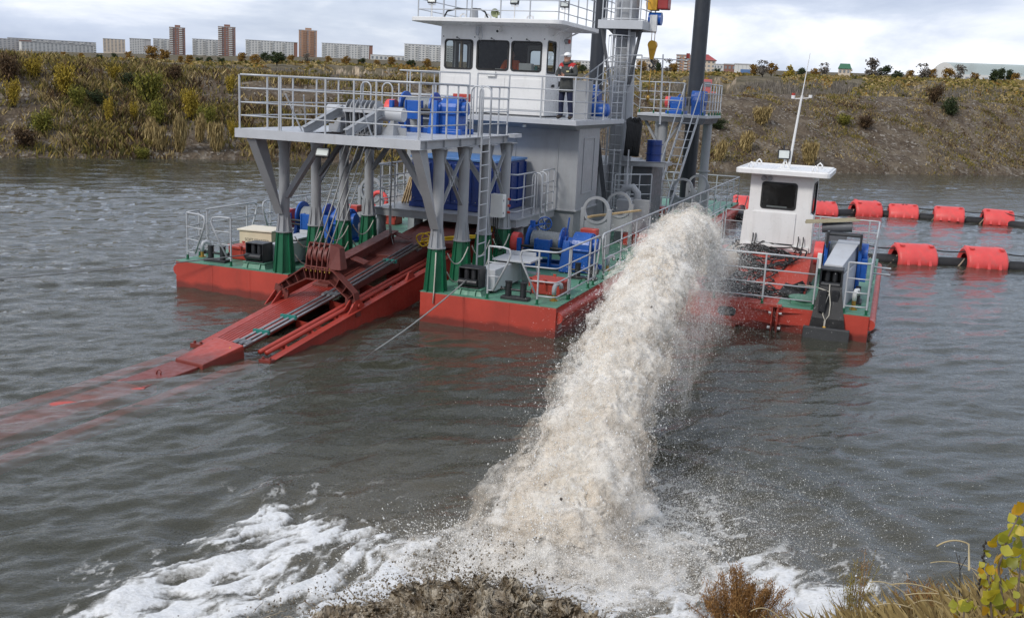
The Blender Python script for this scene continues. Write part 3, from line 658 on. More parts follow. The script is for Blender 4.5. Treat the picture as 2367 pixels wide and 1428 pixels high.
# --- winches
def winch(name, u0, u1, v, z, flip=1, big=1.0, wheel=True, label=None):
    """drum axis along u from u0 to u1; gearbox at the u1 end"""
    L = u1 - u0; rD = 0.25 * big; zc = z + 0.62 * big; P = lambda f: u0 + L * f
    f = MB()
    for a in (0.10, 0.58):                           # A-frames
        f.hexa([(P(a) - 0.05, v - 0.34, z), (P(a) + 0.05, v - 0.34, z), (P(a) + 0.05, v + 0.34, z), (P(a) - 0.05, v + 0.34, z)], [(P(a) - 0.04, v - 0.12, zc + 0.16), (P(a) + 0.04, v - 0.12, zc + 0.16), (P(a) + 0.04, v + 0.12, zc + 0.16), (P(a) - 0.04, v + 0.12, zc + 0.16)])
    f.box(P(0), P(1), v - 0.38, v - 0.28, z, z + 0.12); f.box(P(0), P(1), v + 0.28, v + 0.38, z, z + 0.12)
    f.box(P(0.28), P(0.44), v - 0.50, v - 0.46, z + 0.30, z + 0.72); f.box(P(0.28) - 0.04, P(0.28), v - 0.52, v - 0.3, z + 0.05, z + 0.72); f.box(P(0.44), P(0.44) + 0.04, v - 0.52, v - 0.3, z + 0.05, z + 0.72)
    f.hexa([(P(0.60), v - 0.60, z), (P(0.72), v - 0.60, z), (P(0.72), v - 0.42, z), (P(0.60), v - 0.42, z)], [(P(0.625), v - 0.5, z + 0.74), (P(0.70), v - 0.5, z + 0.74), (P(0.70), v - 0.42, z + 0.74), (P(0.625), v - 0.42, z + 0.74)])
    f.box(P(0.04), P(0.09), v - 0.52, v - 0.42, z, z + 0.70)
    Wn = part('winch', f, M_BLUE, dredger, 0.008, label=label)
    d = MB(); d.cyl((P(0.16), v, zc), (P(0.54), v, zc), rD * 0.95, n=28)
    for i in range(13): a = P(0.165 + 0.37 * i / 12); d.lathe([(-0.012, rD * 0.94), (0, rD * 0.985), (0.012, rD * 0.94)], (a, v, zc), (1, 0, 0), 28)
    part('drum', d, M_SLEEVE, Wn)
    e = MB()
    for a in (0.135, 0.55): e = MB(); e.cyl((P(a) - 0.02, v, zc), (P(a) + 0.02, v, zc), rD * 1.5, n=30); part('drum_flange', e, M_BLUE, Wn)
    g = MB()   # gearbox: rounded body on a square foot
    prof = [(-0.36, z + 0.06), (0.36, z + 0.06), (0.36, z + 0.40)] + [(0.36 * math.cos(t), zc - 0.04 + (0.34 * big) * math.sin(t)) for t in [PI * i / 12 for i in range(1, 12)]] + [(-0.36, z + 0.40)]
    g.prism([(v + a, b_) for a, b_ in prof], 'x', P(0.70), P(0.92)); g.box(P(0.66), P(0.96), v - 0.40, v + 0.40, z, z + 0.07); g.box(P(0.69), P(0.93), v - 0.42, v + 0.42, zc - 0.12, zc - 0.07)
    g.cyl((P(0.62), v, zc), (P(0.70), v, zc), rD * 0.6, n=20); g.cyl((P(0.92), v, zc), (P(0.99), v, zc), rD * 0.7, n=20)
    for i in range(6): a = PI * (0.08 + 0.84 * i / 5); g.cyl((P(0.905), v + 0.30 * math.cos(a), zc - 0.04 + 0.28 * big * math.sin(a)), (P(0.935), v + 0.30 * math.cos(a), zc - 0.04 + 0.28 * big * math.sin(a)), 0.03, n=8)
    part('gearbox', g, M_BLUE, Wn, 0.015)
    h = MB(); h.cyl((P(0) - 0.16, v - 0.1, zc - 0.10), (P(0) + 0.02, v - 0.1, zc - 0.10), rD * 1.05, n=22); part('brake_cover', h, M_CORAL, Wn, 0.01)
    k = MB(); k.cyl((P(0.06), v - 0.46, z + 0.52), (P(0.62), v - 0.46, z + 0.52), 0.035, n=10); k.cyl((P(0.06), v - 0.46, z + 0.42), (P(0.62), v - 0.46, z + 0.42), 0.03, n=10); part('guide_bar', k, M_BLACK, Wn)
    b_ = MB(); b_.box(P(0.70), P(0.90), v + 0.35, v + 0.62, zc + 0.16, zc + 0.34); b_.box(P(0.78), P(0.82), v + 0.44, v + 0.5, z, zc + 0.16); part('control_box', b_, M_RED, Wn, 0.01)
    if wheel:
        w_ = MB(); c = Vector((P(0.27), v + 0.18, zc + 0.40)); N = 20
        w_.tube([c + Vector((0.16 * math.cos(2 * PI * i / N), 0.05 * math.cos(2 * PI * i / N), 0.16 * math.sin(2 * PI * i / N))) for i in range(N)], 0.017, 6, closed=True)
        for i in range(3): a = PI * i / 3; dv = Vector((0.16 * math.cos(a), 0.05 * math.cos(a), 0.16 * math.sin(a))); w_.cyl(c - dv, c + dv, 0.011, n=6)
        w_.cyl(c, (P(0.14), v, zc + rD * 1.3), 0.02, n=8); w_.box(P(0.12), P(0.17), v - 0.06, v + 0.06, zc + rD * 1.2, zc + rD * 1.9)
        part('brake_wheel', w_, M_BLUE, Wn); w_ = MB(); w_.beam((P(0.575), v + 0.05, zc + 0.1), (P(0.60), v + 0.05, zc + 0.62), 0.025, 0.05); part('brake_lever', w_, M_BLUE, Wn)
    return Wn
winch('winch', -2.45, -0.42, 4.45, DK + 0.03)
winch('winch', -9.3, -7.35, 4.9, DK, wheel=False)
# --- gantry platform on eight columns
PZ = 3.845
def column(u, v):
    c = MB(); c.cyl((u, v, DK + 0.3), (u, v, PZ - 0.19), 0.118, n=20); C_ = part('column', c, M_GREY, dredger)
    def flute(z0, z1, r0, r1, mt, nm):
        g = MB(); n_ = 8; ring = lambda z, r: [(u + r * math.cos(2 * PI * (i + 0.5) / n_), v + r * math.sin(2 * PI * (i + 0.5) / n_), z) for i in range(n_)]
        a, b_ = ring(z0, r0 * 0.90), ring(z1, r1 * 0.90)
        g.add(a + b_, [(i, (i + 1) % n_, n_ + (i + 1) % n_, n_ + i) for i in range(n_)] + [tuple(range(n_, 2 * n_))])
        for i in range(n_):
            t = 2 * PI * (i + 0.5) / n_; d = Vector((math.cos(t), math.sin(t), 0)); s = Vector((-d.y, d.x, 0)) * 0.009
            A, B = Vector((u, v, z0)), Vector((u, v, z1))
            g.hexa([A + d * r0 * .7 - s, A + d * r0 * 1.1 - s, A + d * r0 * 1.1 + s, A + d * r0 * .7 + s], [B + d * r1 * .7 - s, B + d * r1 * 1.1 - s, B + d * r1 * 1.1 + s, B + d * r1 * .7 + s])
        part(nm, g, mt, C_)
    flute(DK, 1.56, 0.235, 0.165, M_DGREEN, 'column_base'); flute(1.585, 2.0, 0.165, 0.115, M_GREY, 'column_collar')
    r_ = MB(); r_.cyl((u, v, 1.56), (u, v, 1.585), 0.195, n=20); part('flange', r_, M_GREY, C_)
    k = MB(); k.box(u - 0.2, u + 0.2, v - 0.2, v + 0.2, PZ - 0.21, PZ - 0.19)
    for a in (-1, 1):
        k.hexa([(u + a * 0.10, v - 0.008, PZ - 0.55), (u + a * 0.12, v - 0.008, PZ - 0.55), (u + a * 0.12, v + 0.008, PZ - 0.55), (u + a * 0.10, v + 0.008, PZ - 0.55)], [(u + a * 0.10, v - 0.008, PZ - 0.21), (u + a * 0.19, v - 0.008, PZ - 0.21), (u + a * 0.19, v + 0.008, PZ - 0.21), (u + a * 0.10, v + 0.008, PZ - 0.21)])
    part('column_head', k, M_GREY, C_)
    return C_
CV = (0.22, 1.54, 2.82, 4.10); UL, UR = -6.56, -2.80
cols = {}
for v in CV:
    for u in (UL, UR): cols[(u, v)] = column(u, v)
def brace(p0, p1, w, h, mt=M_GREY, nm='brace', up=(0, 0, 1)):
    b_ = MB(); b_.beam(p0, p1, w, h, up); return part(nm, b_, mt, dredger, 0.004)
for u, s in ((UL, -1), (UR, 1)):
    # big cantilever bracket under the front overhang
    b_ = MB(); uu = u + 0.02 * s
    b_.hexa([(uu - 0.012, 0.06, 1.98), (uu + 0.012, 0.06, 1.98), (uu + 0.012, 0.14, 2.0), (uu - 0.012, 0.14, 2.0)], [(uu - 0.012, -0.95, PZ - 0.2), (uu + 0.012, -0.95, PZ - 0.2), (uu + 0.012, -0.45, PZ - 0.2), (uu - 0.012, -0.45, PZ - 0.2)])
    b_.hexa([(uu - 0.10, 0.04, 1.98), (uu + 0.10, 0.04, 1.98), (uu + 0.10, 0.07, 1.99), (uu - 0.10, 0.07, 1.99)], [(uu - 0.10, -0.98, PZ - 0.2), (uu + 0.10, -0.98, PZ - 0.2), (uu + 0.10, -0.94, PZ - 0.2), (uu - 0.10, -0.94, PZ - 0.2)])
    part('bracket', b_, M_GREY, dredger)
    brace((u - s * 0.08, 0.22, 2.35), (u - s * 0.95, 0.22, PZ - 0.22), 0.11, 0.17, up=(0, 1, 0))
    for i in (1, 2, 3): brace((u - s * 0.08, CV[i], 2.75), (u - s * 0.75, CV[i], PZ - 0.22), 0.09, 0.13, up=(0, 1, 0), mt=M_GREY if s > 0 else M_DGREY)
for i in (0, 2):
    a, b_ = CV[i], CV[i + 1]
    for z0, z1 in ((2.35, 3.5), (3.5, 2.35)): brace((UR, a + 0.09, z0), (UR, b_ - 0.09, z1), 0.02, 0.085, up=(1, 0, 0))
    x = MB(); x.box(UR - 0.013, UR + 0.013, (a + b_) / 2 - 0.12, (a + b_) / 2 + 0.12, 2.82, 3.03); part('gusset', x, M_GREY, dredger)
x = MB(); brace((UL, CV[1] + 0.09, 2.5), (UL, CV[2] - 0.09, 3.5), 0.02, 0.085, M_DGREY, up=(1, 0, 0))
U0, U1, V0_, V1_ = -6.93, -2.66, -1.02, 3.86
pl = MB(); hu0, hu1, hv0, hv1 = -5.30, -4.05, -0.80, 0.75
pl.box(U0, U1, V0_ + 0.01, hv0, PZ - 0.012, PZ); pl.box(U0, hu0, hv0, hv1, PZ - 0.012, PZ); pl.box(hu1, U1, hv0, hv1, PZ - 0.012, PZ); pl.box(U0, U1, hv1, V1_, PZ - 0.012, PZ)
plat = part('gantry_platform', pl, M_LGREY, dredger)
x = MB(); x.box(U0 - 0.02, U1 + 0.02, V0_ - 0.012, V0_ + 0.004, PZ - 0.185, PZ + 0.004); x.box(U0 - 0.02, U1 + 0.02, V0_, V0_ + 0.09, PZ - 0.185, PZ - 0.172); part('front_beam', x, M_LGREY, plat, 0.003)
for u in (U0 + 0.05, U1 - 0.05):
    x = MB(); x.ibeam((u, V0_ + 0.02, PZ - 0.10), (u, V1_, PZ - 0.10), 0.10, 0.17, 0.012)
    for v in np.linspace(V0_ + 0.35, V1_ - 0.3, 6): x.box(u - 0.048, u + 0.048, v - 0.006, v + 0.006, PZ - 0.172, PZ - 0.028)
    part('side_beam', x, M_GREY, plat)
for v in (0.22, 1.54, 2.82, 3.80):
    x = MB(); x.ibeam((U0 + 0.1, v, PZ - 0.10), (U1 - 0.1, v, PZ - 0.10), 0.10, 0.16, 0.012); part('cross_beam', x, M_GREY, plat)
x = MB(); x.box(U1 - 0.02, U1 + 0.16, V1_ - 0.05, V1_ + 0.42, PZ - 0.06, PZ + 0.03); part('toe_plate', x, M_LGREY, plat)
PH = (1.1, 0.83, 0.54, 0.27)
railing(plat, [(-5.90, -0.97, PZ), (-6.88, -0.97, PZ), (-6.88, 3.8, PZ), (-3.6, 3.8, PZ)], gap=1.05, hs=PH, green=False)
railing(plat, [(-5.86, -0.97, PZ), (-2.72, -0.97, PZ), (-2.72, 1.42, PZ)], posts=[0, 1.05, 1.7, 2.2, 3.14, 3.75, 4.45, 5.0, 5.5], hs=PH, green=False)
railing(plat, [(-2.72, 2.15, PZ), (-2.72, 3.85, PZ)], posts=[0.02, 0.6, 1.1, 1.68], hs=PH, green=False)
for u, v, a in ((-5.62, -0.55, -0.35), (-5.48, -0.6, 0.3), (-3.25, 0.2, 0.3), (-4.0, -0.5, -0.25)):
    x = MB(); x.cyl((u, v, PZ), (u + a * 0.5, v - 0.35, PZ + 0.75), 0.016, n=8); part('railing_stay', x, M_RAIL, plat)
for u, v in ((-6.5, 3.75), (-5.9, 3.75)): hoop(plat, (u, v, PZ), (1, 0, 0), 0.28, 1.08)
# access ladder to the platform
lad = MB()
for v in (1.55, 2.02): lad.beam((-2.42, v, DK), (-2.42, v, PZ + 0.05), 0.02, 0.055, (0, 1, 0))
LD = part('ladder', lad, M_RAIL, plat)
rg = MB(); rg.cyl((0, -0.23, 0), (0, 0.23, 0), 0.014, n=6); rgm = rg.data('rung', M_RAIL)
for i in range(11): inst('rung', rgm, LD, (-2.42, 1.785, DK + 0.28 + i * 0.29))
for v in (1.55, 2.02): hoop(LD, (-2.56, v, PZ - 0.02), (1, 0, 0), 0.28, 1.12)
# sheave gantry on the platform
x = MB(); x.cyl((-5.56, 0.42, 4.27), (-3.74, 0.42, 4.27), 0.145, n=28); drumb = part('sheave_beam', x, M_LGREY, plat)
for u in (-5.25, -3.98):
    x = MB(); x.hexa([(u - 0.14, 0.12, PZ), (u + 0.14, 0.12, PZ), (u + 0.14, 0.72, PZ), (u - 0.14, 0.72, PZ)], [(u - 0.03, 0.36, 4.16), (u + 0.03, 0.36, 4.16), (u + 0.03, 0.48, 4.16), (u - 0.03, 0.48, 4.16)]); x.box(u - 0.3, u + 0.3, 0.405, 0.435, PZ, PZ + 0.16); part('saddle', x, M_GREY, drumb)
for u in (-5.34, -4.36):
    x = MB(); x.ibeam((u, -0.92, PZ + 0.03), (u + 0.16, 0.33, 4.33), 0.11, 0.18, 0.014, up=(0, 0, 1)); part('strut', x, M_GREY, drumb)
for i in range(7):
    u = -5.0 + i * 0.112; pts = [(0.32 + 0.05, 3.5), (0.20, 3.9), (0.14, 4.32), (0.20, 4.46), (0.30, 4.54), (0.46, 4.54), (0.56, 4.42), (0.60, 4.2), (0.52, 3.5)]
    x = MB(); x.prism(pts, 'x', u - 0.008, u + 0.008); part('sheave_plate', x, M_GREY, drumb)
    if i < 6:
        y = MB(); y.cyl((u + 0.03, 0.36, 3.72), (u + 0.085, 0.36, 3.72), 0.20, n=24); y.cyl((u + 0.03, 0.40, 4.30), (u + 0.085, 0.40, 4.30), 0.19, n=24); part('sheave', y, M_DGREY, drumb)
x = MB(); x.box(-5.03, -4.3, 0.10, 0.16, 4.28, 4.34); part('cover_strip', x, M_LGREY, drumb)
# winch on the platform
winch('winch', -5.02, -3.2, 2.55, PZ, big=0.92, wheel=False)
# floodlight hung below the front beam
def floodlight(parent, c, yaw, tilt, w=0.30, h=0.2, lamp=M_LAMP):
    M_ = Matrix.Translation(V3(c)) @ Matrix.Rotation(yaw, 4, 'Z') @ Matrix.Rotation(tilt, 4, 'X')
    a = MB()
    def bx(m_, x0, x1, y0, y1, z0, z1, mi=0):
        vs = [M_ @ Vector(p) for p in [(x0, y0, z0), (x1, y0, z0), (x1, y1, z0), (x0, y1, z0), (x0, y0, z1), (x1, y0, z1), (x1, y1, z1), (x0, y1, z1)]]
        m_.add(vs, [(0, 3, 2, 1), (4, 5, 6, 7), (0, 1, 5, 4), (1, 2, 6, 5), (2, 3, 7, 6), (3, 0, 4, 7)], False, mi)
    bx(a, -w / 2, w / 2, -0.02, 0.05, -h / 2, h / 2); bx(a, -0.02, 0.02, 0.05, 0.09, -h / 2, h / 2 + 0.12)
    F = part('floodlight', a, M_BLACK, parent, 0.006); g = MB(); bx(g, -w / 2 + 0.025, w / 2 - 0.025, -0.026, -0.019, -h / 2 + 0.025, h / 2 - 0.025); part('lamp_glass', g, lamp, F)
floodlight(plat, (-4.93, -0.86, 3.47), 0.10, -0.5)
# control cabinet on the last column
x = MB(); x.box(-3.02, -2.70, 3.72, 3.94, 1.86, 2.42); cab_ = part('control_cabinet', x, M_PVC, dredger, 0.008)
x = MB(); x.box(-2.698, -2.692, 3.735, 3.925, 1.875, 2.405); part('cabinet_door', x, M_PVC, cab_)
x = MB(); x.box(-2.692, -2.685, 3.75, 3.775, 2.25, 2.30); x.box(-2.692, -2.685, 3.75, 3.775, 1.95, 2.0); part('latch', x, M_BLACK, cab_)
x = MB()
for z in (1.98, 2.14, 2.30): x.cyl((-2.66, 3.97, z), (-2.60, 3.97, z), 0.03, n=10)
part('socket', x, M_RED, cab_)
x = MB()
for a in (0, 0.05, 0.1): x.tube([(-2.95 + a, 3.8, 1.86), (-2.95 + a, 3.82, 1.5), (-2.85 + a, 3.9, 1.2), (-2.75 + a, 4.0, DK + 0.02)], 0.015, 6)
part('cable', x, M_RUBBER, cab_)
# rope swags hung between the columns
for u in (UL, UR):
    for i in range(3):
        for z in (1.45, 1.05):
            p, q_ = Vector((u + 0.2, CV[i] + 0.12, z)), Vector((u + 0.2, CV[i + 1] - 0.1, z))
            x = MB(); x.tube([p.lerp(q_, s) - Vector((0, 0, 0.30 * 4 * s * (1 - s))) for s in [k / 10 for k in range(11)]], 0.014, 6); part('rope_swag', x, M_WROPE, dredger)
# --- walkway at the ladder head with the blue housing
x = MB(); x.box(-6.62, -2.60, 4.42, 7.55, 1.735, 1.75); wk = part('walkway', x, M_GREY, dredger)
for p0, p1 in (((-6.62, 4.46, 1.64), (-2.60, 4.46, 1.64)), ((-2.62, 4.5, 1.64), (-2.62, 7.5, 1.64)), ((-6.60, 4.5, 1.64), (-6.60, 7.5, 1.64))):
    y = MB(); y.ibeam(p0, p1, 0.09, 0.19, 0.012); part('edge_beam', y, M_GREY, wk)
for u, v in ((-6.5, 4.7), (-5.75, 5.4), (-2.72, 5.0), (-2.75, 6.6)):
    y = MB(); y.cyl((u, v, DK), (u, v, 1.55), 0.12, n=16)
    for i in range(8): t = 2 * PI * i / 8; y.beam((u + 0.16 * math.cos(t), v + 0.16 * math.sin(t), DK), (u + 0.12 * math.cos(t), v + 0.12 * math.sin(t), 1.15), 0.02, 0.04)
    y.box(u - 0.2, u + 0.2, v - 0.2, v + 0.2, 1.53, 1.55); part('stub_column', y, M_GREY, wk)
railing(wk, [(-6.55, 6.9, 1.75), (-6.55, 4.5, 1.75), (-6.02, 4.5, 1.75)], gap=0.42, green=False)
railing(wk, [(-2.95, 4.5, 1.75), (-2.66, 4.5, 1.75), (-2.66, 5.9, 1.75)], gap=0.7, green=False)
railing(wk, [(-2.66, 6.5, 1.75), (-2.66, 7.45, 1.75)], gap=0.6, green=False)
x = MB()
for v in (5.95, 6.35): x.beam((-2.5, v, DK), (-2.5, v, 1.8), 0.02, 0.05, (0, 1, 0))
wl_ = part('ladder', x, M_RAIL, wk)
for i in range(4): inst('rung', rgm, wl_, (-2.5, 6.15, DK + 0.2 + i * 0.27))
for v in (5.95, 6.35): hoop(wl_, (-2.62, v, 1.74), (1, 0, 0), 0.25, 1.08)
x = MB(); x.box(-5.86, -3.50, 5.15, 7.4, 1.76, 3.05); hs_ = part('engine_housing', x, M_DBLUE, dredger, 0.01)
x = MB(); x.box(-5.90, -3.46, 5.11, 7.45, 3.05, 3.11); part('lid', x, M_LBLUE, hs_, 0.01)
for k in range(4):
    u = -5.86 + 2.36 * (k + 0.5) / 4
    y = MB(); y.box(u - 0.255, u + 0.255, 5.118, 5.15, 1.92, 2.95); part('panel', y, M_DBLUE, hs_, 0.012)
    y = MB()
    for a, b_ in ((-0.2, 2.0), (0.2, 2.0), (-0.2, 2.86), (0.2, 2.86)): y.cyl((u + a, 5.10, b_), (u + a, 5.12, b_), 0.012, n=8)
    part('bolt', y, M_STEEL, hs_)
y = MB(); y.box(-5.9, -3.46, 5.10, 5.15, 1.76, 1.90); part('sill', y, M_DBLUE, hs_, 0.008)
for k in range(5): y = MB(); v = 5.2 + 0.54 * k; y.box(-3.5, -3.462, v, v + 0.06, 1.9, 3.0); part('rib', y, M_DBLUE, hs_)
x = MB(); x.box(-6.2, -5.95, 6.6, 7.4, 1.76, 3.0); part('white_cabinet', x, M_WHITE, dredger, 0.01)
x = MB()
for i in range(7): x.beam((-6.35 + 0.05 * i, 5.6 + 0.06 * i, 1.77), (-6.42 + 0.06 * i, 6.2, 2.4 + 0.05 * (i % 3)), 0.03, 0.09)
solo('plank_bundle', x, M_OCH, 'bundle of wooden planks leaning behind the railing left of blue housing', 'planks', (-6.3, 5.8, 1.76))
# --- grey superstructure
x = MB(); x.box(-7.25, -2.05, 7.60, 9.65, 1.73, 4.03); sup = part('deckhouse', x, M_GREY, dredger, 0.012)
x = MB(); x.box(-7.2, -2.10, 7.66, 9.6, DK, 1.70); part('deckhouse_base', x, M_GREY, sup, 0.012)
x = MB(); x.box(-7.3, -2.0, 7.55, 9.7, 1.70, 1.745); part('ledge', x, M_GREY, sup, 0.006)
def frame_line(nm, u0, u1, z0, z1, v, t=0.030, side=False):
    y = MB()
    for a, b_, c, d in ((u0, u1, z0, z0 + t), (u0, u1, z1 - t, z1), (u0, u0 + t, z0 + t, z1 - t), (u1 - t, u1, z0 + t, z1 - t)):
        if side: y.box(v, v + 0.022, a, b_, c, d)
        else: y.box(a, b_, v - 0.022, v, c, d)
    part(nm, y, M_GREY, sup)
frame_line('access_panel', -3.9, -2.62, 2.35, 3.72, 7.60); frame_line('access_panel', -5.4, -4.2, 2.35, 3.72, 7.60)
frame_line('access_panel', 8.05, 9.1, 2.15, 3.7, -2.05, side=True)
x = MB(); x.box(-6.9, -2.6, 9.7, 17.5, DK, 2.7); part('engine_room', x, M_GREY, dredger, 0.01)
x = MB(); x.box(-7.15, -1.86, 6.62, 11.6, 4.06, 4.19); ud = part('upper_deck', x, M_LGREY, dredger, 0.006)
y = MB(); y.hexa([(-7.0, 7.55, 3.9), (-2.1, 7.55, 3.9), (-2.1, 9.7, 3.9), (-7.0, 9.7, 3.9)], [(-7.1, 6.72, 4.06), (-1.92, 6.72, 4.06), (-1.92, 11.5, 4.06), (-7.1, 11.5, 4.06)]); part('deck_flare', y, M_GREY, ud)
x = MB(); x.cyl((-3.4, 6.9, 3.94), (-3.4, 6.9, 4.02), 0.06, n=12); part('deck_lamp', x, M_LAMP, ud)
railing(ud, [(-7.1, 10.8, 4.19), (-7.1, 6.68, 4.19), (-4.95, 6.68, 4.19)], gap=0.95, green=False)
railing(ud, [(-4.72, 6.68, 4.19), (-1.92, 6.68, 4.19), (-1.92, 9.4, 4.19)], gap=0.93, green=False)
railing(ud, [(-1.92, 10.2, 4.19), (-1.92, 11.5, 4.19)], gap=0.6, green=False)
# small grey locker and blue bottles beside the wheelhouse
x = MB(); x.box(-2.75, -2.25, 8.9, 9.3, 4.19, 5.25); part('locker', x, M_GREY, ud, 0.01)
for i, v in enumerate((9.6, 10.0)):
    y = MB(); y.cyl((-2.45, v, 4.45), (-1.98, v, 4.45), 0.19, n=18); y.sphere((-1.98, v, 4.45), 0.19, 12, sq=(0.4, 1, 1)); part('air_receiver', y, M_BLUE, ud)
# --- wheelhouse
CU0, CU1, CF, CB, CZ0, CZ1 = -6.45, -3.25, 8.0, 10.2, 4.235, 6.62
def rrect(x0, x1, y0, y1, r, n_=5):
    out = []
    for cx, cy, a0 in ((x1 - r, y0 + r, -90), (x1 - r, y1 - r, 0), (x0 + r, y1 - r, 90), (x0 + r, y0 + r, 180)):
        for i in range(n_ + 1): a = math.radians(a0 + 90 * i / n_); out.append((cx + r * math.cos(a), cy + r * math.sin(a)))
    return out
def wall_with_holes(mb, outer, holes, place, thick):
    """outer: (x0,x1,y0,y1); holes: rounded outlines; place(x, y, depth) gives the point. Each hole sits in its own column strip."""
    x0, x1, y0, y1 = outer; cuts = [x0]
    for i in range(len(holes) - 1): cuts.append((max(p[0] for p in holes[i]) + min(p[0] for p in holes[i + 1])) / 2)
    cuts.append(x1)
    for i, h in enumerate(holes):
        a, b_ = cuts[i], cuts[i + 1]; cx = (min(p[0] for p in h) + max(p[0] for p in h)) / 2; cy = (min(p[1] for p in h) + max(p[1] for p in h)) / 2
        out = []
        for p in h:
            dx, dy = p[0] - cx, p[1] - cy; ts = []
            if dx > 1e-9: ts.append((b_ - cx) / dx)
            if dx < -1e-9: ts.append((a - cx) / dx)
            if dy > 1e-9: ts.append((y1 - cy) / dy)
            if dy < -1e-9: ts.append((y0 - cy) / dy)
            t = min(ts); out.append((cx + dx * t, cy + dy * t))
        corners = [(b_, y0), (b_, y1), (a, y1), (a, y0)]; n_ = len(h)
        for cn in corners:       # pull the nearest outer vertex on to the corner
            k = min(range(n_), key=lambda j: (out[j][0] - cn[0]) ** 2 + (out[j][1] - cn[1]) ** 2); out[k] = cn
        for dep in (0, thick):
            vs = [place(*p, dep) for p in h] + [place(*p, dep) for p in out]
            mb.add(vs, [(j, (j + 1) % n_, n_ + (j + 1) % n_, n_ + j) if dep else (n_ + j, n_ + (j + 1) % n_, (j + 1) % n_, j) for j in range(n_)])
        vs = [place(*p, 0) for p in h] + [place(*p, thick) for p in h]; mb.add(vs, [(j, (j + 1) % n_, n_ + (j + 1) % n_, n_ + j) for j in range(n_)])
def seal(parent, h, place, w=0.035, mt=M_RUBBER):
    cx = sum(p[0] for p in h) / len(h); cy = sum(p[1] for p in h) / len(h); hw = max(p[0] for p in h) - cx; hh = max(p[1] for p in h) - cy
    inn = [(cx + (p[0] - cx) * (1 - w / hw), cy + (p[1] - cy) * (1 - w / hh)) for p in h]; out = [(cx + (p[0] - cx) * (1 + 0.4 * w / hw), cy + (p[1] - cy) * (1 + 0.4 * w / hh)) for p in h]; n_ = len(h)
    s = MB(); vs = [place(*p, -0.014) for p in inn] + [place(*p, -0.014) for p in out] + [place(*p, 0.012) for p in inn] + [place(*p, 0.0) for p in out]
    s.add(vs, [(j, (j + 1) % n_, n_ + (j + 1) % n_, n_ + j) for j in range(n_)] + [(j, 2 * n_ + j, 2 * n_ + (j + 1) % n_, (j + 1) % n_) for j in range(n_)] + [(n_ + j, n_ + (j + 1) % n_, 3 * n_ + (j + 1) % n_, 3 * n_ + j) for j in range(n_)])
    part('window_seal', s, mt, parent)
    g = MB(); g.add([place(*p, 0.012) for p in inn], [tuple(range(n_))]); part('window_pane', g, M_GLASS, parent)
front = lambda x, y, d: (x, CF + d, y)
sideR = lambda x, y, d: (CU1 - d, x, y)
sideL = lambda x, y, d: (CU0 + d, x, y)
back = lambda x, y, d: (x, CB - d, y)
HF = [rrect(a, b_, 5.42, 6.22, 0.09) for a, b_ in ((-6.32, -5.46), (-5.33, -4.37), (-4.29, -3.40))]
HR_ = [rrect(8.06, 8.78, 5.40, 6.26, 0.09), rrect(9.15, 9.85, 5.55, 6.2, 0.09)]
HL_ = [rrect(8.1, 8.9, 5.40, 6.26, 0.09), rrect(9.15, 9.95, 5.40, 6.2, 0.09)]
HB_ = [rrect(-4.55, -3.75, 5.55, 6.1, 0.09)]
wb = MB()
wall_with_holes(wb, (CU0, CU1, CZ0, CZ1), HF, front, 0.06); wall_with_holes(wb, (CF, CB, CZ0, CZ1), HR_, sideR, 0.06); wall_with_holes(wb, (CF, CB, CZ0, CZ1), HL_, sideL, 0.06); wall_with_holes(wb, (CU0, CU1, CZ0, CZ1), HB_, back, 0.06)
wb.box(CU0 + .02, CU1 - .02, CF + .02, CB - .02, CZ0, CZ0 + 0.03); wb.box(CU0 + .02, CU1 - .02, CF + .02, CB - .02, CZ1 - 0.03, CZ1 - .002)
wh = part('wheelhouse', wb, M_WHITE, dredger)
for H_, pf in ((HF, front), (HR_, sideR), (HL_, sideL), (HB_, back)):
    for h in H_: seal(wh, h, pf)
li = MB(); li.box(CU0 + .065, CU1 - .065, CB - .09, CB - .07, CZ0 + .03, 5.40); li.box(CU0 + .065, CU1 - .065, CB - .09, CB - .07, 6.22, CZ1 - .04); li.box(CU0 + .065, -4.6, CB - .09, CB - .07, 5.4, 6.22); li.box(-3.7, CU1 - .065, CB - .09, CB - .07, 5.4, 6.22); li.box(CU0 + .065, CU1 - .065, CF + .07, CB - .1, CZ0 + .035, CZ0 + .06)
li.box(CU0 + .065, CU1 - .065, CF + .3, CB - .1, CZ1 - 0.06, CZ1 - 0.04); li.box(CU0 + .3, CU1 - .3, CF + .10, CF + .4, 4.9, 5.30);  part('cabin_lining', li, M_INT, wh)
y = MB(); y.box(-4.10, -3.72, CF + 0.12, CF + 0.32, 5.36, 5.64); y.box(-4.82, -4.62, CF + 0.12, CF + 0.28, 5.36, 5.47); part('console_box', y, M_PVC, wh, 0.01)
y = MB(); y.beam((-6.0, CF + 0.45, 5.3), (-6.0, CF + 0.45, 6.55), 0.06, 0.1); part('wooden_batten', y, M_OCH, wh)
y = MB(); y.box(-3.62, -3.55, CF + 0.1, CF + 0.16, 5.36, 5.58); y.box(-3.72, -3.5, CF + 0.16, CF + 0.3, 5.36, 5.46); part('bottle', y, M_TEAL, wh)
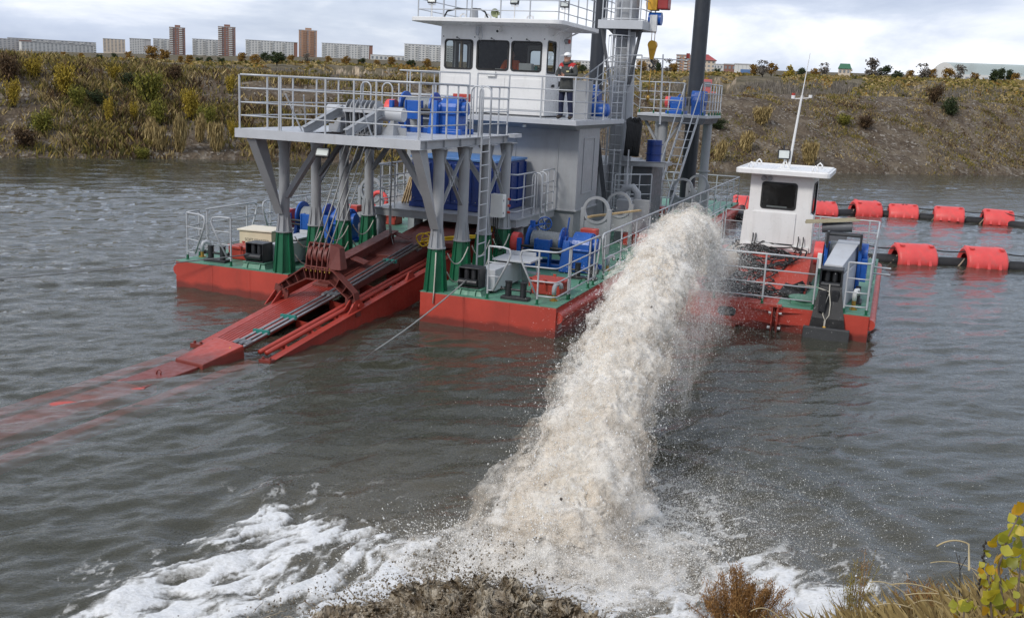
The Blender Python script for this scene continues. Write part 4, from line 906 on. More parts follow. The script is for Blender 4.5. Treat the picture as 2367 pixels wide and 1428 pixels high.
# raised lower panels and the coaming of the wheelhouse
y = MB(); y.box(-4.40, CU1 - 0.04, CF - 0.02, CF - 0.001, CZ0 + 0.14, 5.22); part('front_panel', y, M_WHITE, wh, 0.008)
y = MB(); y.box(-6.40, -4.46, CF - 0.012, CF - 0.001, CZ0 + 0.14, 5.22); part('front_panel', y, M_WHITE, wh, 0.006)
y = MB(); y.box(-4.98, -4.72, CF - 0.09, CF - 0.013, 5.24, 5.38); part('intercom_box', y, M_PVC, wh, 0.01)
y = MB(); y.box(CU0 + 0.08, CU1 - 0.06, CF + 0.03, CB, 4.192, CZ0); y.box(CU0 - .12, CU1 + 0.12, CF - 0.16, CF - 0.10, 4.19, 4.215); part('coaming', y, M_DGREY, wh)
y = MB(); y.box(CU1 + 0.001, CU1 + 0.018, 9.05, 9.95, CZ0 + 0.05, 6.32); dr = part('door', y, M_WHITE, wh, 0.008)
y = MB(); y.box(CU1 + 0.018, CU1 + 0.05, 9.1, 9.16, 5.05, 5.2); part('door_handle', y, M_BLACK, wh)
y = MB(); y.cyl((CU1, 8.55, 5.06), (CU1 + 0.06, 8.55, 5.06), 0.025, n=8); y.box(CU1 + 0.04, CU1 + 0.06, 8.5, 8.64, 5.02, 5.10); part('latch', y, M_BLACK, wh)
y = MB(); y.cyl((CU1, 9.55, 6.33), (CU1 + 0.12, 9.55, 6.33), 0.07, n=14); y.cyl((CU1 + 0.12, 9.55, 6.33), (CU1 + 0.16, 9.55, 6.33), 0.06, n=14, m=1); part('side_light', y, [M_GREY, M_RED], wh)
# roof
rz0, rz1 = 6.66, 6.77
ro = rrect(-7.12, -2.62, 7.22, 11.05, 0.30, 6); RF = MB(); RF.prism(ro, 'z', rz0, rz1); rf = part('roof', RF, M_WHITE, wh, 0.01)
y = MB(); y.hexa([(CU0, CF, CZ1 - 0.01), (CU1, CF, CZ1 - 0.01), (CU1, CB, CZ1 - 0.01), (CU0, CB, CZ1 - 0.01)], [(-7.0, 7.34, rz0), (-2.74, 7.34, rz0), (-2.74, 10.95, rz0), (-7.0, 10.95, rz0)]); part('roof_soffit', y, M_WHITE, wh)
for u, v in ((CU1 + 0.02, 8.4), (CU1 + 0.02, 9.6)): y = MB(); y.beam((u, v, CZ1 - 0.2), (-2.75, v, rz0 - 0.01), 0.03, 0.04); part('roof_bracket', y, M_WHITE, wh)
railing(wh, [(-6.95, 10.9, rz1), (-6.95, 7.45, rz1), (-2.8, 7.45, rz1), (-2.8, 10.9, rz1)], gap=0.85, hs=(1.1, 0.8, 0.5, 0.22), green=False)
for u, v, w_ in ((-6.6, 7.65, 0.10), (-2.9, 8.3, 0.2), (-4.1, 7.6, -0.1)):
    y = MB(); y.cyl((u, v, rz1), (u, v, rz1 + 0.38), 0.02, n=8); y.box(u - 0.1, u + 0.1, v - 0.02, v + 0.02, rz1 + 0.34, rz1 + 0.37); part('lamp_post', y, M_WHITE, wh); floodlight(wh, (u, v - 0.03, rz1 + 0.48), w_, -0.25, 0.24, 0.17)
y = MB(); y.cyl((-5.55, 8.2, rz1), (-5.55, 8.2, rz1 + 0.28), 0.13, 0.11, n=18); y.cyl((-5.55, 8.2, rz1 + 0.28), (-5.55, 8.2, rz1 + 0.33), 0.09, n=18); part('roof_vent', y, M_GREY, wh)
y = MB(); y.lathe([(0, 0.12), (0.03, 0.115), (0.10, 0.06), (0.22, 0.035), (0.26, 0.05), (0.30, 0.0)], (-4.72, 7.7, rz1 + 0.17), (0.05, 1, 0.03), 20); y.beam((-4.72, 7.85, rz1), (-4.72, 7.85, rz1 + 0.2), 0.05, 0.05); part('horn_speaker', y, plain('pale olive plastic', (0.36, 0.39, 0.24), 0.5), wh)
y = MB(); y.tube([(-6.3, 7.8, rz1 + 0.02), (-6.2, 7.8, rz1 + 0.2), (-5.9, 7.8, rz1 + 0.27), (-5.5, 7.75, rz1 + 0.25), (-5.2, 7.8, rz1 + 0.27), (-5.05, 7.8, rz1 + 0.2), (-4.95, 7.8, rz1 + 0.02)], 0.025, 8); part('roof_cable', y, M_RUBBER, wh)
for u in (-5.75, -5.0, -3.75): y = MB(); y.tube([(u - 0.09, 7.9, rz1), (u - 0.08, 7.9, rz1 + 0.1), (u, 7.9, rz1 + 0.15), (u + 0.08, 7.9, rz1 + 0.1), (u + 0.09, 7.9, rz1)], 0.025, 8); part('lifting_eye', y, M_WHITE, wh)
y = MB(); y.cyl((-4.62, CF - 0.30, 6.46), (-4.62, CF - 0.08, 6.5), 0.05, n=12); y.cyl((-4.62, CF - 0.31, 6.455), (-4.62, CF - 0.30, 6.46), 0.035, n=12, m=1); y.beam((-4.62, CF - 0.12, 6.5), (-4.62, CF, 6.6), 0.03, 0.03); part('camera_housing', y, [M_PVC, M_BLACK], wh)
y = MB(); y.cyl((-5.28, CF - 0.13, 6.40), (-5.28, CF - 0.13, 6.58), 0.055, n=12); y.cyl((-5.28, CF - 0.13, 6.34), (-5.28, CF - 0.13, 6.40), 0.035, 0.05, n=12); y.tube([(-5.18, CF - 0.1, 6.6), (-5.14, CF - 0.1, 6.3), (-5.2, CF - 0.08, 6.22), (-5.28, CF - 0.04, 6.3)], 0.01, 6); part('wiper_motor', y, M_LGREY, wh)
for u in (-5.95, -4.9, -3.85): y = MB(); y.cyl((u, CF, 6.28), (u, CF - 0.04, 6.28), 0.02, n=8); y.beam((u, CF - 0.03, 6.28), (u + 0.1, CF - 0.03, 6.24), 0.012, 0.012); part('wiper', y, M_BLACK, wh)
for u in (-6.37, -5.41, -4.31, -3.33): y = MB(); y.cyl((u, CF, 6.30), (u, CF - 0.02, 6.30), 0.016, n=8); part('bolt', y, M_BLACK, wh)
# --- mast with caged ladder, landing and hoist
MU, MV = -2.42, 13.2
y = MB(); y.cyl((MU, MV, DK), (MU, MV, 6.9), 0.30, n=26); y.cyl((MU, MV, 6.9), (MU, MV, 9.6), 0.37, n=26); mast = part('crane_mast', y, M_GREY, dredger)
y = MB(); y.box(MU - 0.62, MU + 0.72, MV - 0.95, MV + 0.9, 6.92, 7.02); y.box(MU - 0.66, MU + 0.76, MV - 0.98, MV - 0.94, 6.90, 7.16); y.box(MU + 0.73, MU + 0.76, MV - 0.94, MV + 0.92, 6.90, 7.16); part('landing', y, M_LGREY, mast, 0.006)
y = MB(); y.cyl((MU, MV, 6.70), (MU, MV, 6.90), 0.33, 0.55, n=24); part('mast_collar', y, M_DGREY, mast)
for a in (-1, 1): y = MB(); y.beam((MU + a * 0.3, MV - 0.4, 5.2), (MU + a * 0.62, MV - 0.6, 6.9), 0.06, 0.09); part('landing_brace', y, M_DGREY, mast)
railing(mast, [(MU - 0.6, MV + 0.85, 7.02), (MU - 0.6, MV - 0.9, 7.02), (MU + 0.7, MV - 0.9, 7.02), (MU + 0.7, MV + 0.85, 7.02)], gap=0.6, green=False)
y = MB()
for a in (-0.24, 0.24): y.beam((MU + a, MV - 0.52, DK), (MU + a, MV - 0.52, 7.9), 0.025, 0.07, (1, 0, 0))
ml = part('ladder', y, M_RAIL, mast)
rg = MB(); rg.cyl((-0.24, 0, 0), (0.24, 0, 0), 0.014, n=6); rgx = rg.data('rung', M_RAIL)
for i in range(23): inst('rung', rgx, ml, (MU, MV - 0.52, DK + 0.3 + i * 0.3))
cg = MB()
for z in (3.2, 4.1, 5.0, 5.9, 6.7):
    cg.tube([(MU - 0.36 * math.cos(t) * 1.0, MV - 0.52 - 0.62 * math.sin(t), z) for t in [PI * i / 10 for i in range(11)]], 0.018, 6)
for t in (0.15, 0.35, 0.5, 0.65, 0.85): cg.tube([(MU - 0.36 * math.cos(PI * t), MV - 0.52 - 0.62 * math.sin(PI * t), z) for z in (3.2, 5, 6.7)], 0.012, 6)
part('ladder_cage', cg, M_RAIL, mast)
y = MB(); y.beam((MU + 0.52, MV - 0.35, DK), (MU + 0.30, MV - 0.35, 6.85), 0.10, 0.20, (1, 0, 0)); part('mast_stay', y, M_LGREY, mast)
y = MB(); y.ibeam((MU - 0.35, MV - 1.6, 4.1), (MU + 0.25, MV - 1.5, DK), 0.10, 0.16, 0.014, (0, 1, 0)); part('slanting_beam', y, M_DGREY, mast)
y = MB(); y.beam((MU + 0.25, MV + 0.3, 8.4), (MU + 1.9, MV + 0.3, 8.5), 0.18, 0.26); part('jib', y, M_CYEL, mast)
hst = root('electric_hoist', 'red, yellow and blue electric hoist hanging high beside the grey mast', 'hoist', (-1.45, 13.4, 7.2))
y = MB(); y.box(-1.78, -1.48, 13.2, 13.6, 7.55, 8.0); y.cyl((-1.85, 13.4, 7.75), (-1.4, 13.4, 7.75), 0.17, n=16); part('trolley', y, M_CYEL, hst, 0.02)
y = MB(); y.box(-1.46, -1.13, 13.15, 13.6, 7.58, 8.05); part('motor_box', y, paint('hoist red', (0.30, 0.02, 0.02), 0.4), hst, 0.03)
y = MB(); y.cyl((-1.75, 13.4, 7.30), (-1.35, 13.4, 7.30), 0.20, n=18); part('drum_cover', y, M_BLUE, hst, 0.01)
y = MB(); y.box(-1.66, -1.44, 13.12, 13.25, 6.9, 7.4); part('pale_panel', y, M_PVC, hst, 0.01)
y = MB(); y.hexa([(-1.62, 13.3, 6.05), (-1.52, 13.3, 6.05), (-1.52, 13.42, 6.05), (-1.62, 13.42, 6.05)], [(-1.71, 13.28, 6.5), (-1.43, 13.28, 6.5), (-1.43, 13.44, 6.5), (-1.71, 13.44, 6.5)]); y.cyl((-1.57, 13.26, 6.5), (-1.57, 13.46, 6.5), 0.14, n=18); part('hook_block', y, M_CYEL, hst, 0.012)
y = MB(); y.tube([(-1.57, 13.36, 6.08), (-1.57, 13.36, 5.98), (-1.51, 13.36, 5.93), (-1.50, 13.36, 5.84), (-1.57, 13.36, 5.79), (-1.64, 13.36, 5.84), (-1.63, 13.36, 5.9)], 0.03, 8); part('hook', y, M_BLACK, hst)
for a in (-1.62, -1.52): y = MB(); y.tube([(a, 13.36, 7.2), (a, 13.36, 6.5)], 0.012, 6); part('fall', y, M_BRASS, hst)
y = MB(); y.tube([(-1.57, 13.36, 5.82), (-1.60, 13.36, 4.9)], 0.016, 6); y.sphere((-1.6, 13.36, 4.86), 0.06, 8, sq=(1, 1, 1.6)); part('chain', y, M_BRASS, hst)
# signal pole
y = MB(); y.cyl((-1.55, 15.2, 4.0), (-1.62, 15.2, 6.3), 0.035, 0.025, n=10); sp_ = part('signal_pole', y, M_WHITE, dredger)
y = MB(); y.tube([(-2.3, 15.2, 6.17), (-0.85, 15.2, 6.13)], 0.018, 6); y.cyl((-0.78, 15.2, 6.13), (-0.78, 15.2, 6.2), 0.03, n=8); part('yard', y, M_WHITE, sp_)
y = MB(); y.cyl((-0.78, 15.2, 6.2), (-0.78, 15.2, 6.36), 0.06, n=12); part('signal_lamp', y, M_RED, sp_)
# --- stern gantry on the right with winch, steep stair, spuds
RZ = 4.33
y = MB(); y.box(-2.9, -0.36, 17.4, 20.4, RZ - 0.10, RZ); rp = part('stern_platform', y, M_LGREY, dredger, 0.006)
y = MB(); y.hexa([(-0.9, 17.42, RZ - 0.3), (-0.5, 17.42, RZ - 0.3), (-0.5, 20.2, RZ - 0.3), (-0.9, 20.2, RZ - 0.3)], [(-0.95, 17.42, RZ - 0.1), (-0.40, 17.42, RZ - 0.1), (-0.40, 20.2, RZ - 0.1), (-0.95, 20.2, RZ - 0.1)]); y.box(-2.9, -0.95, 17.44, 17.5, RZ - 0.28, RZ - 0.1); part('platform_beam', y, M_DGREY, rp)
for u, v in ((-2.0, 17.8), (-0.75, 19.9), (-2.6, 19.9)): y = MB(); y.cyl((u, v, DK), (u, v, RZ - 0.1), 0.17, n=18); y.cyl((u, v, 2.2), (u, v, 2.24), 0.24, n=18); part('platform_column', y, M_GREY, rp)
for a in (-1, 1): y = MB(); y.beam((-2.0, 17.75, 3.0), (-2.0 + a * 0.75, 17.75, RZ - 0.12), 0.08, 0.14, (0, 1, 0)); part('platform_brace', y, M_GREY, rp)
railing(rp, [(-2.85, 17.5, RZ), (-1.28, 17.5, RZ)], gap=0.52); railing(rp, [(-0.55, 17.5, RZ), (-0.4, 17.5, RZ), (-0.4, 20.3, RZ)], gap=0.6)
railing(rp, [(-2.85, 17.5, RZ), (-4.3, 17.5, RZ + 0.9)], gap=0.8, green=False)
y = MB(); y.box(-2.05, -1.35, 18.2, 18.8, RZ, RZ + 0.12); y.cyl((-1.95, 18.5, RZ + 0.42), (-1.40, 18.5, RZ + 0.42), 0.19, n=18); y.box(-1.9, -1.45, 18.3, 18.7, RZ + 0.1, RZ + 0.4); y.beam((-1.75, 18.5, RZ + 0.5), (-1.6, 18.5, RZ + 0.72), 0.04, 0.05); sw = part('winch', y, M_BLUE, rp, 0.01)
y = MB(); y.cyl((-2.12, 18.5, RZ + 0.42), (-1.95, 18.5, RZ + 0.42), 0.2, n=18); part('brake_cover', y, M_CORAL, sw)
y = MB(); y.box(-1.05, -0.62, 17.9, 18.5, RZ, RZ + 0.5); y.hexa([(-1.05, 17.9, RZ + 0.5), (-0.62, 17.9, RZ + 0.5), (-0.62, 18.5, RZ + 0.5), (-1.05, 18.5, RZ + 0.5)], [(-0.98, 18.0, RZ + 0.82), (-0.68, 18.0, RZ + 0.82), (-0.68, 18.4, RZ + 0.82), (-0.98, 18.4, RZ + 0.82)]); y.cyl((-1.1, 18.2, RZ + 0.6), (-0.58, 18.2, RZ + 0.6), 0.26, n=20); part('gearbox', y, M_BLUE, sw, 0.015)
# stair
y = MB(); st0, st1 = Vector((-1.42, 15.3, DK)), Vector((-0.92, 17.38, RZ))
for a in (-0.27, 0.27): y.beam(st0 + Vector((a, 0, 0)), st1 + Vector((a, 0, 0)), 0.025, 0.12)
SS = part('steep_stair', y, M_RAIL, dredger)
tr_ = MB(); tr_.box(-0.27, 0.27, -0.09, 0.09, -0.012, 0.012); trm = tr_.data('tread', M_RAIL)
for i in range(12): inst('tread', trm, SS, st0.lerp(st1, (i + 1) / 13))
for a in (-0.3, 0.3):
    y = MB(); o_ = Vector((a, -0.12, 0)); y.tube([st0 + o_ + Vector((0, 0, 0.3)), st0 + o_ + Vector((0, 0.1, 0.85)), st1 + o_ + Vector((0, -0.05, 0.95)), st1 + o_ + Vector((0, 0.15, 1.1)), st1 + o_ + Vector((0, 0.2, 0))], 0.02, 8); part('handrail', y, M_RAIL, SS)
# pipe cradles: plates with a round eye
def cradle(u, v, w=0.82, zt=2.2):
    y = MB(); R_, r_ = w * 0.46, w * 0.37; zc = zt - R_; N = 28
    ring = lambda rad, yy: [(u + rad * math.cos(2 * PI * i / N), yy, zc + rad * math.sin(2 * PI * i / N)) for i in range(N)]
    for y0 in (v - 0.04, v + 0.04): y.add(ring(R_, y0) + ring(r_, y0), [(i, (i + 1) % N, N + (i + 1) % N, N + i) if y0 > v else (N + i, N + (i + 1) % N, (i + 1) % N, i) for i in range(N)])
    for rad in (R_, r_): y.add(ring(rad, v - 0.04) + ring(rad, v + 0.04), [(i, (i + 1) % N, N + (i + 1) % N, N + i) for i in range(N)], True)
    C_ = part('pipe_cradle', y, M_GREY, dredger)
    z = MB()
    for s in (-1, 1): z.box(u + s * w * 0.46 - 0.05, u + s * w * 0.46 + 0.05, v - 0.05, v + 0.05, DK, zc + 0.05)
    z.box(u - w * 0.46, u + w * 0.46, v - 0.045, v + 0.045, DK + 0.42, DK + 0.52); z.box(u - w * 0.46, u + w * 0.46, v - 0.012, v + 0.012, DK + 0.52, zc - R_ * 0.8); part('cradle_frame', z, M_GREY, C_, 0.004)
for u, v in ((-1.38, 7.4), (-1.22, 9.2), (-0.75, 16.0), (-0.62, 18.2), (-8.28, 7.4), (-8.2, 9.4)): cradle(u, v)
y = MB(); y.beam((-1.6, 7.35, 1.62), (-0.6, 9.2, 1.72), 0.12, 0.04); y.beam((-1.5, 7.38, 1.66), (-0.7, 9.2, 1.70), 0.08, 0.03); solo('plank', y, M_OCH, 'two pale planks laid through the eyes of the grey pipe cradles', 'planks', (-1.1, 8.2, 1.6))
y = MB(); y.box(-0.98, -0.5, 9.9, 10.0, DK, 1.95); y.box(-1.5, -0.98, 9.9, 10.9, DK, 1.9); part('pump_box', y, M_GREY, dredger, 0.01)
y = MB(); y.tube([(-1.5, 10.4, 1.5), (-1.5, 10.4, 2.0), (-1.4, 10.4, 2.2), (-1.15, 10.4, 2.25), (-1.0, 10.4, 2.1), (-0.98, 10.4, 1.6)], 0.11, 14); part('exhaust_bend', y, M_GREY, dredger)
# black hose draped by the mast, blue drum, shelf
y = MB()
for i in range(9):
    a = 0.05 * i; y.tube([(-1.98 + a, 12.6, 3.9), (-1.96 + a, 12.4 - 0.02 * i, 4.15 + 0.03 * (i % 3)), (-1.9 + a, 12.3, 4.05), (-1.93 + a, 12.3, 3.4 - 0.06 * (i % 4)), (-1.96 + a, 12.35, 3.05)], 0.05, 8)
solo('hose_bundle', y, M_RUBBER, 'bundle of black hoses hung over a bar right of the grey mast', 'hose', (-1.9, 12.4, 3.0))
y = MB(); y.box(-2.1, -0.75, 12.7, 13.9, 2.75, 2.86); y.ibeam((-2.2, 12.7, 2.78), (-0.7, 12.75, 2.82), 0.1, 0.16, 0.012); sh = part('service_shelf', y, M_GREY, dredger)
y = MB(); y.cyl((-1.25, 13.3, 2.86), (-1.25, 13.3, 3.55), 0.24, n=20)
for z in (3.1, 3.4): y.cyl((-1.25, 13.3, z), (-1.25, 13.3, z + 0.025), 0.28, n=20)
solo('oil_drum', y, M_DBLUE, 'dark blue drum on the grey shelf right of the mast', 'drum', (-1.25, 13.3, 2.86))
y = MB(); y.box(-1.85, -1.2, 13.0, 14.6, DK, 2.70); part('tank', y, M_DGREY, dredger, 0.02)
railing(dredger, [(-2.0, 11.5, DK + 0.75), (-1.1, 12.6, DK + 0.75)], gap=0.5, green=False)
y = MB()
for i in range(8): y.box(-1.05, -0.65, 11.6 + i * 0.22, 11.78 + i * 0.22, DK + 0.15 + 0.0 * i, DK + 0.18)
for i in range(6): y.beam((-2.0, 11.2, DK + 0.3 + i * 0.28), (-1.55, 11.2, DK + 0.3 + i * 0.28), 0.03, 0.03)
for u in (-2.0, -1.55): y.beam((u, 11.2, DK), (u - 0.02, 11.25, 3.3), 0.03, 0.05)
part('grating_ladder', y, M_RAIL, dredger)
# spuds
for u, v, zt, lb, rr0 in ((-1.46, 20.6, 12.5, 'tall black spud pole on the right beside the steep stair', 0.29), (-5.46, 20.6, 12.5, 'tall black spud pole rising behind the white wheelhouse', 0.29)):
    y = MB(); y.cyl((u, v, -1.6), (u, v, zt), rr0, n=28); so = root('spud_pole', lb, 'spud pole', (u, v, -1.6), group='spud poles at the stern of the dredger'); part('pole', y, M_SPUD, so)
    z = MB(); z.cyl((u, v, RZ - 0.4), (u, v, RZ + 0.3), 0.40, n=24)
    for i in range(10): t = 2 * PI * i / 10; z.beam((u + 0.42 * math.cos(t), v + 0.42 * math.sin(t), RZ - 0.3), (u + 0.42 * math.cos(t), v + 0.42 * math.sin(t), RZ + 0.62), 0.05, 0.07)
    z.cyl((u, v, RZ + 0.58), (u, v, RZ + 0.64), 0.46, n=24, caps=False); part('spud_keeper', z, M_DGREY, dredger)
# left stern gear seen past the wheelhouse
y = MB(); y.box(-3.9, -3.1, 13.0, 13.8, 4.2, 4.7); y.cyl((-3.9, 13.4, 4.8), (-3.2, 13.4, 4.8), 0.25, n=20); y.box(-3.9, -3.3, 13.2, 13.6, 4.7, 5.2); part('winch', y, M_BLUE, dredger, 0.02)
y = MB(); y.box(-6.5, -2.9, 12.4, 17.4, 4.05, 4.15); part('aft_deck', y, M_GREY, dredger); railing(dredger, [(-3.4, 11.7, 4.19), (-2.6, 12.4, 5.0), (-1.7, 12.6, 5.05)], gap=0.7, green=False)
# ================================================================ suction ladder (hinged boom) in the well
ladder = root('suction_ladder', 'long red suction ladder sloping from the dredger well down into the water', 'suction ladder', (-4.75, -4.2, 0))
zl = lambda v: 0.53 + 0.132 * v; zr = lambda v: 0.49 + 0.110 * v
UA, UB = -5.62, -3.88
def side_plate(name, u, zf, v0, v1, depth, th=0.02, fl=0.16):
    y = MB(); N = 12
    for i in range(N):
        a, b_ = v0 + (v1 - v0) * i / N, v0 + (v1 - v0) * (i + 1) / N
        y.hexa([(u - th / 2, a, zf(a) - depth), (u + th / 2, a, zf(a) - depth), (u + th / 2, b_, zf(b_) - depth), (u - th / 2, b_, zf(b_) - depth)], [(u - th / 2, a, zf(a)), (u + th / 2, a, zf(a)), (u + th / 2, b_, zf(b_)), (u - th / 2, b_, zf(b_))])
    p = part(name, y, M_RED2, ladder)
    y = MB(); y.beam((u, v0, zf(v0) + 0.008), (u, v1, zf(v1) + 0.008), fl, 0.016); part('flange', y, M_RED2, p)
    return p
sp_r = side_plate('side_beam', UB, zr, -4.3, 6.6, 0.62); sp_l = side_plate('side_beam', UA, zl, -4.0, 6.6, 0.60)
# box girder along the left, upper half, with stepped top
y = MB()
for (a, b_, w0, w1, dz) in ((-0.3, 2.0, -5.60, -5.12, 0.10), (2.0, 6.6, -5.60, -4.55, 0.16)):
    y.hexa([(w0, a, zl(a) - 0.3), (w1, a, zl(a) - 0.3), (w1, b_, zl(b_) - 0.3), (w0, b_, zl(b_) - 0.3)], [(w0 + 0.1, a, zl(a) + dz), (w1, a, zl(a) + dz), (w1, b_, zl(b_) + dz), (w0 + 0.1, b_, zl(b_) + dz)])
part('box_girder', y, M_RED3, ladder, 0.008)
y = MB(); y.beam((-5.42, -0.2, zl(-0.2) + 0.23), (-5.42, 3.3, zl(3.3) + 0.26), 0.05, 0.26); y.beam((-5.42, -0.2, zl(-0.2) + 0.36), (-5.42, 3.3, zl(3.3) + 0.39), 0.30, 0.02); part('ridge_beam', y, M_RED3, ladder, 0.004)
for v in (0.9, 3.1): y = MB(); y.hexa([(-5.4, v, zl(v) + .36), (-4.9, v, zl(v) + .24), (-4.9, v + .25, zl(v) + .27), (-5.4, v + .25, zl(v) + .39)], [(-5.4, v, zl(v) + .375), (-4.9, v, zl(v) + .255), (-4.9, v + .25, zl(v) + .285), (-5.4, v + .25, zl(v) + .405)]); part('foot_plate', y, M_RED3, ladder)
# upper cover plate (primer brown) and slatted walkway
zc_ = lambda v: 0.60 + 0.150 * v
y = MB(); y.hexa([(-5.1, 0.1, zc_(0.1) - 0.2), (-4.72, 0.1, zc_(0.1) - 0.2), (-4.2, 6.9, zc_(6.9) - 0.2), (-5.1, 6.9, zc_(6.9) - 0.2)], [(-5.1, 0.1, zc_(0.1)), (-4.74, 0.1, zc_(0.1)), (-4.2, 6.9, zc_(6.9)), (-5.1, 6.9, zc_(6.9))]); part('cover_plate', y, M_RED3, ladder, 0.006)
y = MB(); y.box(-5.2, -3.9, 4.4, 7.3, 1.18, 1.36); y.hexa([(-5.2, 3.6, 1.0), (-3.9, 3.6, 1.0), (-3.9, 4.4, 1.18), (-5.2, 4.4, 1.18)], [(-5.2, 3.6, 1.12), (-3.9, 3.6, 1.12), (-3.9, 4.4, 1.36), (-5.2, 4.4, 1.36)]); part('head_cover', y, M_RED3, ladder, 0.01)
for k in range(9):
    u = -5.50 + k * 0.075; y = MB(); y.beam((u, -3.75, zl(-3.75) + 0.03), (u, -0.25, zl(-0.25) + 0.03), 0.052, 0.03); part('slat', y, M_RED2, ladder)
y = MB(); y.hexa([(-5.56, -3.85, zl(-3.85) - 0.1), (-4.85, -3.85, zl(-3.85) - 0.1), (-4.85, 0, zl(0) - 0.1), (-5.56, 0, zl(0) - 0.1)], [(-5.56, -3.85, zl(-3.85)), (-4.85, -3.85, zl(-3.85)), (-4.85, 0, zl(0)), (-5.56, 0, zl(0))]); part('walkway_plate', y, M_RED2, ladder)
# hydraulic lines and the pair of red pipes
for k, u in enumerate((-4.73, -4.60, -4.48)):
    y = MB(); y.tube([(u, -4.35, 0.17 + 0.0), (u, -1.2, 0.54), (u, 3.0, 1.12)], 0.025, 10); part('hydraulic_line', y, M_STEEL, ladder)
    for v in (-4.2, -1.15, 2.75): y = MB(); z = 0.15 + (v + 4.35) * 0.119 + 0.03; y.cyl((u, v, z), (u, v + 0.18, z + 0.022), 0.042, n=10); part('coupling', y, M_STEEL, ladder)
for v in (-3.5, -2.6, 1.6): y = MB(); z = 0.17 + (v + 4.35) * 0.122; y.box(-4.78, -4.44, v - 0.03, v + 0.03, z - 0.03, z + 0.05); part('pipe_clamp', y, M_TEAL, ladder)
for u in (-4.20, -4.06): y = MB(); y.tube([(u, -4.15, 0.10), (u, 4.5, 1.0)], 0.045, 12); part('water_pipe', y, M_RED2, ladder)
for v in (-3.6, -2.7, -1.7, -0.4, 0.8): y = MB(); z = 0.10 + (v + 4.15) * 0.104; y.box(-4.24, -4.02, v - 0.03, v + 0.03, z - 0.12, z - 0.03); y.beam((-4.02, v, z - 0.05), (UB, v - 0.15, zr(v) - 0.03), 0.05, 0.03); part('pipe_bracket', y, M_RED2, ladder)
for v in (-2.9, -1.9, -0.6, 0.7, 2.0, 3.3): y = MB(); y.hexa([(-4.9, v, zl(v) - 0.5), (UB, v, zr(v) - 0.55), (UB, v + 0.04, zr(v) - 0.55), (-4.9, v + 0.04, zl(v) - 0.5)], [(-4.9, v, zl(v) - 0.12), (UB, v, zr(v) - 0.25), (UB, v + 0.04, zr(v) - 0.25), (-4.9, v + 0.04, zl(v) - 0.12)]); part('frame_web', y, M_RED2, ladder)
for v in (-1.3, 1.2): y = MB(); y.hexa([(UB - 0.05, v - 0.22, zr(v) - 0.03), (UB + 0.02, v - 0.22, zr(v) - 0.03), (UB + 0.02, v + 0.22, zr(v) + 0.03), (UB - 0.05, v + 0.22, zr(v) + 0.03)], [(UB - 0.03, v - 0.06, zr(v) + 0.16), (UB, v - 0.06, zr(v) + 0.16), (UB, v + 0.06, zr(v) + 0.17), (UB - 0.03, v + 0.06, zr(v) + 0.17)]); part('lug', y, M_RED2, ladder)
# lower joint: bolted boxes that dip under the surface
y = MB(); y.hexa([(-5.2, -5.25, -0.25), (-4.55, -5.35, -0.25), (-4.40, -4.3, -0.2), (-5.16, -4.05, -0.2)], [(-5.2, -5.2, 0.09), (-4.55, -5.3, 0.09), (-4.40, -4.35, 0.24), (-5.16, -4.1, 0.24)]); part('joint_box', y, M_RED, ladder, 0.012)
y = MB(); y.hexa([(-5.35, -6.4, -0.35), (-4.75, -6.5, -0.35), (-4.62, -5.35, -0.25), (-5.24, -5.25, -0.25)], [(-5.35, -6.4, -0.02), (-4.75, -6.5, -0.02), (-4.62, -5.32, 0.05), (-5.24, -5.22, 0.05)]); part('joint_box', y, M_RED, ladder, 0.012)
for u, v in ((-5.62, -4.05), (-3.92, -4.35)): y = MB(); y.box(u - 0.12, u + 0.12, v - 0.07, v + 0.07, -0.03, 0.05); y.cyl((u - 0.07, v, 0.05), (u - 0.07, v, 0.09), 0.025, n=8); y.cyl((u + 0.07, v, 0.05), (u + 0.07, v, 0.09), 0.025, n=8); part('bolted_lug', y, M_RED, ladder)
y = MB(); y.cyl((-4.6, -4.52, 0.12), (-4.55, -4.5, 0.2), 0.04, n=10); part('yellow_cap', y, M_CYEL, ladder)
y = MB(); y.tube([(-5.02, -5.9, 0.0), (-5.02, -5.88, 0.06), (-4.98, -5.86, 0.08), (-4.94, -5.88, 0.05), (-4.94, -5.9, 0)], 0.012, 6); part('lifting_eye', y, M_RED, ladder)
y = MB()
for (u0, w, z0, z1, v1) in ((-5.05, 0.66, -0.045, -0.13, -14.5), (-5.64, 0.28, -0.045, -0.14, -13.8), (-4.25, 0.24, -0.045, -0.18, -12.5)):
    y.beam((u0, -4.3 if w < 0.3 else -6.2, z0 - 0.06), (u0 - 0.55 + (0.2 if u0 > -4.5 else 0), v1, z1 - 0.12), w, 0.16)
part('submerged_boom', y, M_BOOM, ladder, 0.02)
